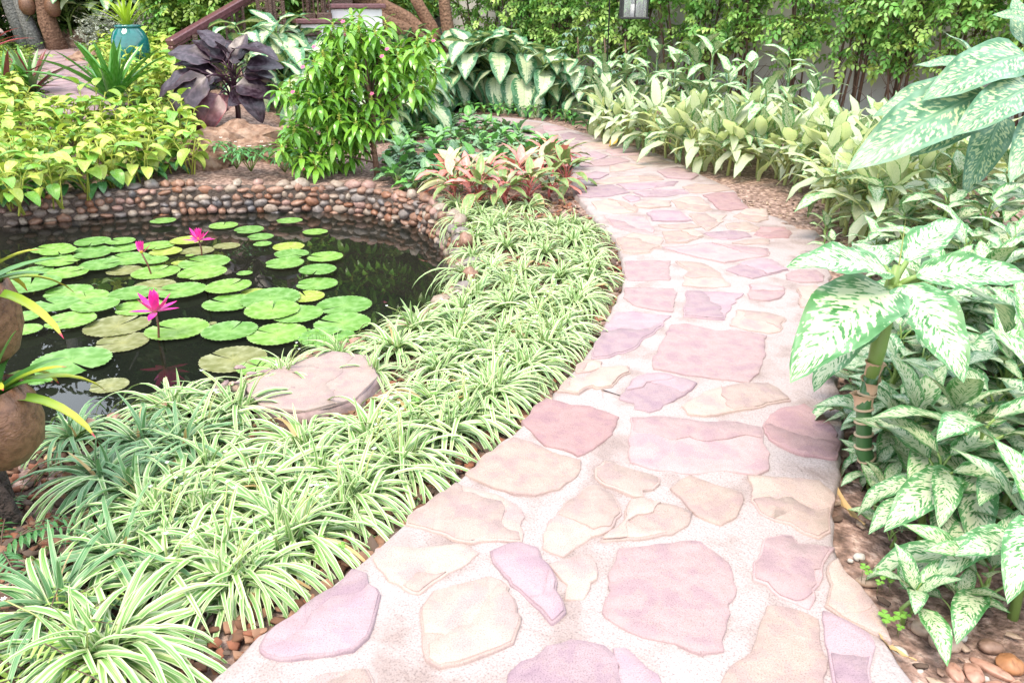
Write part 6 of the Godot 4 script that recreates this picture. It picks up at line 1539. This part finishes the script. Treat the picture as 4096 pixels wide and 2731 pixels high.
	for i in 2600:
		var p := Vector2(rf(-8.6, -3.4), rf(-12.6, -8.6))
		if i > 1800: p = Vector2(rf(-6.0, -3.3), rf(-9.8, -6.4))
		if absf(p.x - FAR_PATH[0] - (p.y - FAR_PATH[1]) * 0.55) < 0.42: continue
		xfs.append(Transform3D(turned(rf(0, TAU), rf(-0.2, 0.6), rf(-0.3, 0.3), rf(0.7, 1.2)), gv(p.x, p.y, rf(0.02, 0.1))))
		cols.append(Color(0.10, 0.22, 0.05).lerp(Color(0.25, 0.36, 0.05), rf(0, 1)) * rf(0.7, 1.2))
	scatter("leaves", V.sprig_hedge, xfs, cols, cv)
	var fp := thing("far_path", "short stretch of pink stone path in the back garden", "path", Vector3.ZERO, 0.0, "", "structure")
	for k in 22:
		for s in 2:
			var z := -7.6 - k * 0.3 + rf(-0.06, 0.06) + 0.15 * s
			var x: float = FAR_PATH[0] + (z - FAR_PATH[1]) * 0.55 + (s - 0.5) * 0.42 + rf(-0.08, 0.08)
			var poly := PackedVector2Array()
			for j in 7: poly.append(Vector2(x, z) + Vector2.from_angle(TAU * j / 7.0 + rf(-0.2, 0.2)) * Vector2(0.27, 0.2) * rf(0.7, 1.2))
			part("flagstone", slab(poly, gh(x, z) - 0.06, gh(x, z) + 0.03 + rf(0.0, 0.012), 0.01, 0.2, func(p: Vector2) -> float: return gh(p.x, p.y) - gh(x, z)), M["flag_%s%d" % ["pkp"[k % 3], s]], fp)
	# red and maroon bromeliads at the edge of the view
	for k in 2: leaf("redb%d" % k, 0.0, [0.36, 0.3][k], 0.05, 0, [50, 75][k], [0, 55][k], M.red_leaf, null, {"n": 7, "m": 1, "p": 0.35, "q": 0.55, "fold": 22})
	for k in REDS.size():
		var q: Array = REDS[k]
		var o := thing("red_bromeliad", q[3], "plant", gv(q[0], q[1], q[4]))
		o.scale = Vector3.ONE * 1.7
		for j in 20:
			var lf := part("leaf", V["redb%d" % (j % 2)], null, o, Transform3D(turned(j * 2.4 + rf(-0.2, 0.2), rf(-0.15, 0.3), 0, rf(0.8, 1.15)), Vector3.ZERO))
			lf.set_surface_override_material(0, M.red_leaf if q[2] == 0.0 else [M.maroon, M.brom_green, M.lance_pale, M.maroon][rng.randi() % 4])

func make_island() -> void:
	# the bright shrub with drooping leaves
	var dl := {"n": 5, "m": 1, "p": 0.7, "q": 0.8, "fold": 14}
	leaf("drop_a", 0.015, 0.11, 0.038, 30, 15, -50, M.shrub_m, M.lime_stem, dl)
	leaf("drop_b", 0.015, 0.115, 0.038, 10, -20, -75, M.shrub_m, M.lime_stem, dl)
	leaf("drop_c", 0.01, 0.09, 0.026, 70, 55, 0, M.shrub_l, M.lime_stem, dl)
	var whorls: Array = []
	for k in 6:
		var pcs: Array = []
		for j in 15:
			var t := j / 15.0
			var form: Mesh = V.drop_b if t < 0.5 else (V.drop_a if t < 0.8 else V.drop_c)
			var m: Material = [[M.shrub_m, M.shrub_l], [M.shrub_m, M.shrub_l], [M.shrub_l, M.shrub_m]][k % 3][rng.randi() % 2]
			pcs.append([form, Transform3D(turned(j * 2.4 + rf(-0.3, 0.3), rf(-0.2, 0.25), rf(-0.3, 0.3), rf(0.8, 1.15)), Vector3(0, -0.05 + 0.06 * t, 0)), m])
		whorls.append(merged(pcs))
	var sh := thing("bright_shrub", "small shrub with glossy drooping bright green leaves and pink flowers beside the pond", "shrub", SHRUB)
	part("trunk", tube([Vector3(0, -0.05, 0), Vector3(-0.02, 0.25, 0), Vector3(0.0, 0.5, 0.02), Vector3(-0.04, 0.8, 0)], 0.026, 0.016, 8, null, null, 0.4), M.bark, sh)
	var i := 0
	for q in WHORLS:
		var p: Vector3 = q - SHRUB
		var f := Vector3(-0.01, clampf(p.y * 0.55, 0.1, 0.75), 0)
		if i % 4 == 0: part("branch", tube([f, f.lerp(p, 0.5) + Vector3(0, 0.03, 0), p], 0.009, 0.004, 5), M.twig, sh)
		part("leaf_cluster", whorls[rng.randi() % 6], null, sh, Transform3D(Basis(Vector3.UP, rf(0, TAU)).scaled(Vector3.ONE * rf(1.1, 1.45)), p))
		i += 1
	leaf("pink_petal", 0.0, 0.022, 0.014, 0, 55, 0, M.petal_pink, null, {"n": 3, "m": 1, "p": 0.9})
	var fl: Array = []
	for j in 6: fl.append([V.pink_petal, Transform3D(turned(j * 1.05, rf(-0.2, 0.3)), Vector3.ZERO)])
	var flm := merged(fl)
	for q in PINKS: part("flower", flm, null, sh, Transform3D(Basis(Vector3.RIGHT, 0.9), q - SHRUB))
	# silver-patterned ground plants
	for k in 3: leaf("sil%d" % k, 0.06, 0.15, 0.1, [60, 75, 45][k], [25, 50, 5][k], [-15, 10, -45][k], M.silver, M.stalk_green, {"n": 7, "m": 3, "p": 0.65, "q": 0.7, "fold": 20, "wave": 0.006, "freq": 4.0, "crinkle": 0.004, "r": 0.003})
	var protos: Array = []
	for k in 4: protos.append(rosette("silver_leaf_plant", "low plant with crinkled dark green leaves streaked with silver beside the path", "silver-streaked plants between shrub and path", "plant", ["sil0", "sil1", "sil2"], [M.silver, M.silver, M.silver, M.silver_plain], 11, -0.3, 0.45, 0.03, 0.006, M.stalk_green))
	plant_out(protos, SILVERLEAF, 0.9, 1.3, "low plant with crinkled silver-streaked green leaves ", SILVER_MARKS)
	# red aglaonemas
	for k in 3: leaf("agl%d" % k, 0.15, 0.24, 0.085, [70, 60, 80][k], [25, 5, 50][k], [-20, -55, 10][k], M.agla_green, M.pink_stalk, {"n": 7, "m": 2, "p": 0.7, "q": 0.85, "fold": 16, "wave": 0.004, "r": 0.0045})
	var al := [M.agla_green, M.agla_green, M.agla_green, M.agla_mint, M.agla_pink]
	for k in AGLA.size():
		var q: Array = AGLA[k]
		var ms: Array = al if q[2] < 0.5 else [M.agla_pink, M.agla_pink, M.agla_mint, M.agla_cream]
		var o := rosette("red_aglaonema", ["plant with pink-edged green leaves on red stalks beside the spider plants", "plant with salmon pink leaves on red stalks at the pond corner"][0 if q[2] < 0.5 else 1], ["green and red aglaonemas", "pink aglaonemas"][0 if q[2] < 0.5 else 1], "plant", ["agl0", "agl1", "agl2"], ms, 16, -0.3, 0.4, 0.1, 0.012, M.pink_stalk)
		o.position = gv(q[0], q[1])
		o.rotation.y = rf(0, TAU)
	var cl := thing("cream_leaf_plant", "plant with a few large cream leaves standing among the red aglaonemas", "plant", CREAM)
	leaf("cream_big", 0.16, 0.3, 0.17, 75, 35, 0, M.agla_cream, M.stalk_pale, {"n": 8, "m": 2, "p": 0.6, "q": 0.8, "r": 0.006})
	for k in 3: part("leaf", V.cream_big, null, cl, Transform3D(turned([2.3, 3.6, 4.4][k], [0.2, -0.5, 0.1][k], 0, [1.0, 0.9, 0.8][k]), Vector3.ZERO))
	# little white-flowered bush on the rocks
	leaf("lanc", 0.01, 0.11, 0.026, 40, 20, -45, M.lance, M.stalk_green, {"n": 5, "m": 1})
	for q in LANCE:
		var o := thing("star_flower_bush", q[3], "bush", gv(q[0], q[1], q[2]))
		for k in 7:
			var a := k * 0.9
			var top := Vector3(cos(a) * 0.13, 0.1 + rf(0, 0.1), sin(a) * 0.13)
			part("stem", tube([Vector3.ZERO, top * 0.6 + Vector3(0, 0.03, 0), top], 0.004, 0.003, 4), M.stalk_green, o)
			for j in 8: part("leaf", V.lanc, null, o, Transform3D(turned(j * 2.4, rf(-0.3, 0.4), 0, rf(0.7, 1.1)), top))
			if k % 2 == 0:
				for j in 5: part("petal", V.tiny_petal, M.petal_white, o, Transform3D(turned(j * TAU / 5, 0.2, 0, 1.8), top + Vector3(0, 0.05, 0)))
	# driftwood tree at the back
	var tr := thing("gnarled_tree", "gnarled brown tree with a sawn-off limb among the large cream leaves", "tree", Vector3.ZERO)
	for q in LIMBS: part(q[0], tube(q[1], 0, 0, 12, null, null, 0.5, q[2]), M.bark, tr)

func make_right_bank() -> void:
	var big := {"n": 10, "m": 3, "p": 0.66, "q": 0.82, "fold": 12, "wave": 0.01, "freq": 2.5, "r": 0.007}
	# large cream-centred dieffenbachias under the wall
	leaf("dc0", 0.2, 0.44, 0.25, 65, -5, -75, M.d_cream, M.stalk_green, big)
	leaf("dc1", 0.2, 0.42, 0.24, 72, 15, -50, M.d_cream, M.stalk_green, big)
	leaf("dc2", 0.18, 0.4, 0.22, 82, 50, 0, M.d_cream, M.stalk_green, big)
	leaf("dc3", 0.16, 0.42, 0.24, 45, -35, -88, M.d_cream, M.stalk_green, big)
	var protos: Array = []
	for k in 4: protos.append(rosette("cream_dieffenbachia", "", "large cream-leaved dieffenbachias at the back", "plant", ["dc0", "dc1", "dc0", "dc2", "dc3"], [M.d_cream, M.d_cream, M.d_cream_b], 19, -0.35, 0.3, 0.5, 0.022, M.cane, 0.85, 1.1))
	plant_out(protos, CREAMS, 1.1, 1.45, "large dieffenbachia with cream-centred dark green leaves ", CREAM_MARKS)
	# pale yellow-leaved dieffenbachias along the soil edge
	var mid := {"n": 8, "m": 2, "p": 0.68, "q": 0.85, "fold": 14, "wave": 0.005, "freq": 2.0, "r": 0.0045}
	leaf("dp0", 0.09, 0.2, 0.075, 70, 30, -25, M.d_pale, M.stalk_pale, mid)
	leaf("dp1", 0.08, 0.21, 0.08, 80, 58, 25, M.d_pale, M.stalk_pale, mid)
	leaf("dp2", 0.08, 0.19, 0.075, 55, 0, -65, M.d_pale, M.stalk_pale, mid)
	protos = []
	for k in 5: protos.append(rosette("pale_dieffenbachia", "", "pale-leaved dieffenbachias on the bank", "plant", ["dp0", "dp1", "dp2", "dp1"], [M.d_pale, M.d_pale, M.d_pale_b, M.d_speckled_b], 17, -0.5, 0.4, 0.22, 0.01, M.stalk_pale, 0.85, 1.2))
	plant_out(protos, PALES, 1.15, 1.6, "dieffenbachia with pale yellow-white leaves ", BANK_MARKS)
	# speckled dieffenbachias
	leaf("ds0", 0.1, 0.25, 0.1, 70, 22, -30, M.d_speckled, M.stalk_green, mid)
	leaf("ds1", 0.1, 0.26, 0.105, 80, 52, 10, M.d_speckled, M.stalk_green, mid)
	leaf("ds2", 0.09, 0.25, 0.1, 55, -8, -70, M.d_speckled, M.stalk_green, mid)
	protos = []
	for k in 4: protos.append(rosette("tall_speckled_dieffenbachia", "", "tall speckled dieffenbachias before the hedge", "plant", ["ds0", "ds1", "ds2"], [M.d_speckled, M.d_speckled_b], 14, -0.35, 0.35, 0.55, 0.014, M.cane, 0.95, 1.25))
	plant_out(protos, SPECK_FAR, 1.1, 1.4, "tall dieffenbachia with white-speckled leaves ", BANK_MARKS)
	protos = []
	for k in 5: protos.append(rosette("speckled_dieffenbachia", "", "speckled dieffenbachias crowding the bank", "plant", ["ds0", "ds1", "ds2", "ds0"], [M.d_speckled, M.d_speckled_b, M.d_speckled], 13, -0.4, 0.4, 0.22, 0.012, M.stalk_green, 0.8, 1.1))
	plant_out(protos, SPECK_NEAR, 1.0, 1.3, "dieffenbachia with white-speckled green leaves ", BANK_MARKS)
	protos = []
	for k in 2: protos.append(rosette("young_dieffenbachia", "small young speckled dieffenbachia at the soil edge beside the path", "young dieffenbachias at the path edge", "plant", ["ds0", "ds1"], [M.d_speckled_b, M.d_speckled], 7, -0.2, 0.5, 0.09, 0.008, M.stalk_green, 0.55, 0.75))
	plant_out(protos, YOUNG, 0.8, 1.1)
	# the tall speckled cane beside the path
	var hero := thing("cane_dieffenbachia", "tall speckled dieffenbachia on a ringed green cane leaning over the path", "plant", HERO)
	var sp: Array = []
	for q in HERO_CANE: sp.append(q - HERO)
	part("cane", tube([sp[0], sp[1], sp[2], sp[2].lerp(sp[3], 0.6)], 0.025, 0.019, 12), M.cane, hero)
	part("leaf_base", tube([sp[2].lerp(sp[3], 0.5), sp[3], sp[3].lerp(sp[4], 0.5), sp[4], sp[4] + Vector3(0.004, 0.05, 0)], 0, 0, 12, null, null, 0.25, [0.019, 0.023, 0.024, 0.019, 0.009]), M.stalk_green, hero)
	for k in 9:
		var t := k / 8.0 * 2.2
		var a: Vector3 = sp[int(t)].lerp(sp[int(t) + 1], t - int(t))
		var d: Vector3 = (sp[int(t) + 1] - sp[int(t)]).normalized()
		part("ring_scar", tube([a - d * 0.0025, a + d * 0.0025], 0.0272, 0.0272, 12), M.cane_scar, hero)
	var ho := {"n": 12, "m": 3, "p": 0.66, "q": 0.8, "fold": 10, "wave": 0.006, "freq": 2.5, "r": 0.008}
	leaf("hero_arch", 0.06, 0.27, 0.115, 60, 12, -22, M.d_speckled, M.stalk_green, ho)
	leaf("hero_droop", 0.06, 0.29, 0.135, 50, -20, -75, M.d_speckled, M.stalk_green, ho)
	leaf("hero_up", 0.06, 0.25, 0.095, 65, 40, 10, M.d_speckled, M.stalk_green, ho)
	leaf("hero_spike", 0.02, 0.15, 0.012, 85, 82, 76, M.stalk_pale, M.stalk_pale, {"n": 6, "m": 1, "p": 0.5, "fold": 70})
	for q in HERO_LEAVES:
		var m: Mesh = V["hero_" + q[3].trim_suffix("_yellow")]
		var lf := part("leaf", m, null, hero, Transform3D(Basis(), -HERO) * between(m, q[0], q[1], q[2]))
		if q[3].ends_with("_yellow"):
			lf.set_surface_override_material(0, M.d_speckled_yellow)
			lf.set_meta("label", "yellowing leaf on the shaded side")
	for k in 3:
		var a: Vector3 = sp[2].lerp(sp[3], 0.1 + 0.27 * k)
		part("dry_sheath", lathe([Vector2(0.0215, -0.02), Vector2(0.0225, 0.0), Vector2(0.025, 0.012), Vector2(0.032, 0.02)], 9, 0.9), M.sheath, hero, Transform3D(Basis.from_euler(Vector3(rf(-0.2, 0.2), k * 2.0, rf(-0.2, 0.2))), a))
	# the giant slashed dieffenbachia
	var gi := {"n": 12, "m": 4, "p": 0.6, "q": 0.75, "fold": 9, "wave": 0.012, "freq": 2.0, "r": 0.012}
	leaf("giant_a", 0.12, 0.55, 0.215, 40, 10, -25, M.d_slash, M.stalk_green, gi)
	leaf("giant_b", 0.1, 0.5, 0.25, 70, 40, 20, M.d_slash, M.stalk_green, gi)
	var gt := thing("giant_dieffenbachia", "giant dieffenbachia with huge blue-green leaves slashed with pale yellow", "plant", GIANT)
	part("stem", tube([Vector3(0, -0.05, 0), Vector3(0.03, 0.3, 0), Vector3(0, 0.75, 0)], 0.03, 0.025, 9), M.cane, gt)
	for q in GIANT_LEAVES:
		var m: Mesh = V["giant_" + q[3]]
		part("leaf", m, null, gt, Transform3D(Basis(), -GIANT) * between(m, q[0], q[1], q[2]))
	# variegated umbrella plant
	leaf("sch", 0.0, 0.1, 0.042, 0, 5, -40, M.scheff, null, {"n": 4, "m": 1, "p": 0.85, "q": 0.8})
	for q in SCHEFF:
		var o := thing("umbrella_plant", q[2], "plant", gv(q[0], q[1]))
		part("stem", tube([Vector3(0, -0.05, 0), Vector3(0.03, 0.4, 0), Vector3(-0.02, 0.95, 0)], 0.014, 0.008, 7), M.twig, o)
		for k in 17:
			var a := k * 2.4
			var y: float = lerpf(0.25, 1.0, k / 16.0) * q[3]
			var tp := Vector3(cos(a) * rf(0.1, 0.3), y + 0.06, sin(a) * rf(0.1, 0.3))
			var st := part("leaf", tube([Vector3(0, y * 0.9, 0), tp], 0.004, 0.003, 4), M.stalk_green, o)
			for j in 7: part("leaflet", V.sch, null, st, Transform3D(turned(j * TAU / 7, rf(-0.3, 0.1), 0, rf(0.8, 1.2)), tp))
	# lance-leaved plants at the back edge of the path
	leaf("long_lance", 0.03, 0.24, 0.045, 60, 35, -40, M.lance, M.stalk_green, {"n": 7, "m": 1})
	for q in LILYTURF:
		var o := rosette("lance_leaf_plant", q[2], "", "plant", ["long_lance"], [], 14, -0.3, 0.5, 0.05, 0.006, M.stalk_green)
		o.position = gv(q[0], q[1])
	# dark spathe plants below the cream dieffenbachias
	leaf("spathe", 0.1, 0.14, 0.06, 65, 15, -50, M.lime_d, M.stalk_green, {"n": 6, "m": 1, "p": 0.6, "r": 0.003})
	protos = []
	for k in 3: protos.append(rosette("dark_leaf_plant", "small dark green leafy plant under the cream dieffenbachias at the far bend of the path", "dark low plants at the far bend", "plant", ["spathe"], [M.lime_d, M.lime_d, M.silver_plain], 12, -0.3, 0.5, 0.06, 0.006, M.stalk_green))
	plant_out(protos, DARKS, 0.9, 1.3)
	# fallen leaves
	leaf("fallen", 0.03, 0.16, 0.05, 10, -20, 50, M.yellow_leaf, M.yellow_leaf, {"n": 6, "m": 2, "fold": 24, "wave": 0.006})
	for q in FALLEN:
		var o := MeshInstance3D.new()
		o.name = numbered("fallen_leaf")
		o.mesh = V.fallen
		o.material_override = M.yellow_leaf if q[4] == 0.0 else M.dry_leaf
		o.transform = Transform3D(turned(q[2], 0.1, 0.3, q[3]), Vector3(q[0], (0.012 if q[4] < 2.0 else gh(q[0], q[1]) + 0.03), q[1]))
		add_child(o)
		tag(o, q[5], "leaf", "fallen leaves")

func make_left_pots() -> void:
	var st := thing("driftwood_pot_stand", "dark driftwood stump carrying coconut planters beside the pond", "stand", POT_STAND)
	part("trunk", tube([Vector3(-0.03, -0.05, 0), Vector3(-0.02, 0.12, 0.0), Vector3(-0.06, 0.3, -0.02), Vector3(-0.11, 0.6, -0.06), Vector3(-0.16, 0.95, -0.08)], 0.085, 0.045, 14, null, null, 0.9), M.dark_wood, st)
	part("root", tube([Vector3(-0.02, 0.2, 0.03), Vector3(0.055, 0.08, 0.05), Vector3(0.09, -0.03, 0.06)], 0.03, 0.025, 9, null, null, 0.9), M.dark_wood, st)
	var prof := [Vector2(0.001, -0.115), Vector2(0.05, -0.11), Vector2(0.095, -0.07), Vector2(0.112, -0.01), Vector2(0.108, 0.05), Vector2(0.088, 0.095), Vector2(0.08, 0.09), Vector2(0.095, 0.04), Vector2(0.001, 0.03)]
	for k in 3: leaf("pb%d" % k, 0.0, [0.23, 0.27, 0.2][k], 0.045, 0, [45, 30, 75][k], [-5, -60, 50][k], M.brom_pot, null, {"n": 8, "m": 1, "p": 0.3, "q": 0.45, "fold": 22})
	for k in 2:
		var at: Vector3 = POTS[k]
		var p := thing("coconut_planter", ["lower brown coconut shell planter on the driftwood stand", "upper brown coconut shell planter on the driftwood stand"][k], "planter", at, 0.0, "coconut planters by the pond")
		part("shell", lathe(prof, 26, 0.06), M.coconut, p, Transform3D(Basis.from_euler(Vector3(0, 0, [0.1, -0.1][k])) * Basis.from_scale(Vector3(1, [1.0, 1.15][k], 1)), Vector3.ZERO))
		var b := thing("potted_bromeliad", ["yellow-green bromeliad with red leaf tips in the lower coconut planter", "yellow-green bromeliad with red leaf tips in the upper coconut planter"][k], "plant", at + Vector3(0, 0.05, 0), 0.0, "red-tipped bromeliads in coconut planters")
		for j in 24:
			var lf := part("leaf", V["pb%d" % (j % 3)], null, b, Transform3D(turned(j * 2.4 + rf(-0.2, 0.2), 0.2 * j / 24.0 + rf(-0.1, 0.1), 0, rf(0.85, 1.15)), Vector3.ZERO))
			if j < 9: lf.set_surface_override_material(0, M.brom_pot_green)

func make_small_things() -> void:
	# flat flaking slab at the pond rim
	var sl := thing("flat_slab", "flat flaking purple-brown stone slab lying at the pond rim", "rock")
	part("slab", slab(rough_edge(pts2(SLAB), 0.04, 0.03, 7), -0.1, 0.0, 0.012, 0.04, func(p: Vector2) -> float: return 0.003 * nz.get_noise_2d(p.x * 300.0, p.y * 300.0)), M.slate, sl)
	for k in 3: cleft_layers(sl, pts2(SLAB), 0.0 + 0.003 * k, [M.slate, M.flag_p0, M.flag_b1][k], 41 + k)
	for k in 26:
		var p: Vector3 = SLAB_AT + Vector3(rf(-0.24, 0.2), 0.02, rf(-0.14, 0.12))
		part("flake", lump(500 + k % 4, 0.6, 3, 6, 1.5), M.slate, sl, Transform3D(Basis.from_euler(Vector3(rf(-0.2, 0.2), rf(0, TAU), rf(-0.2, 0.2))) * Basis.from_scale(Vector3(rf(0.012, 0.03), 0.005, rf(0.01, 0.022))), p))
	var forms: Array = []
	for k in 5: forms.append(lump(520 + k, 0.22, 9, 14, 0.9))
	for q in RIVER:
		var o := MeshInstance3D.new()
		o.name = numbered("river_stone")
		o.mesh = forms[rng.randi() % 5]
		o.material_override = M[q[5]]
		o.transform = Transform3D(Basis(Vector3.UP, q[4]) * Basis(Vector3.BACK, rf(-0.1, 0.1)) * Basis.from_scale(Vector3(q[2], q[3] * 0.72, q[3])), gv(q[0], q[1], q[3] * 0.4))
		add_child(o)
		tag(o, q[6], "stone", "smooth river stones by the path")
	# clover
	leaf("clover_one", 0.0, 0.013, 0.013, 0, 8, -5, M.lime_g, null, {"n": 3, "m": 1, "p": 1.3, "q": 0.7})
	var tri: Array = []
	for j in 3: tri.append([V.clover_one, Transform3D(turned(j * TAU / 3, 0.0), Vector3(0, 0.04, 0))])
	tri.append([tube([Vector3.ZERO, Vector3(0.003, 0.04, 0)], 0.0008, 0.0006, 3, M.stalk_green), Transform3D()])
	var clover := merged(tri)
	for k in CLOVER.size():
		var q: Array = CLOVER[k]
		var o := thing("clover_patch", q[3], "weed", gv(q[0], q[1]), 0.0, "", "")
		for j in int(q[4]): part("clover_leaf", clover, null, o, Transform3D(turned(rf(0, TAU), rf(-0.2, 0.2), 0, rf(0.7, 1.3)), Vector3(rf(-1, 1) * q[2], 0.02, rf(-1, 1) * q[2] * 0.6)))
	# ferns
	leaf("pinna", 0.0, 0.05, 0.013, 0, 0, -25, M.fern_leaf, null, {"n": 3, "m": 1, "p": 0.5, "q": 0.6})
	for q in FERNS:
		var o := thing("fern", q[2], "fern", gv(q[0], q[1]), 0.0, "ferns")
		for k in 9:
			var az := k * 2.4 + rf(-0.3, 0.3)
			var tl: float = rf(0.45, 0.95)
			var spine: Array = []
			var at := Vector3.ZERO
			for j in 15:
				spine.append(at)
				var a := lerpf(tl, tl - 1.5, j / 14.0)
				at += Vector3(cos(a), sin(a), 0) * 0.021
			var fr := part("frond", tube(spine, 0.0022, 0.001, 4), M.twig, o, Transform3D(Basis(Vector3.UP, az), Vector3.ZERO))
			for j in range(2, 15):
				for s in [-1, 1]: part("leaflet", V.pinna, M.fern_leaf if q[3] < 0.5 else M.lime_d, fr, Transform3D(turned(s * rf(1.1, 1.35), -0.2, 0, (1.0 - 0.75 * j / 15.0) * 1.1), spine[j]))
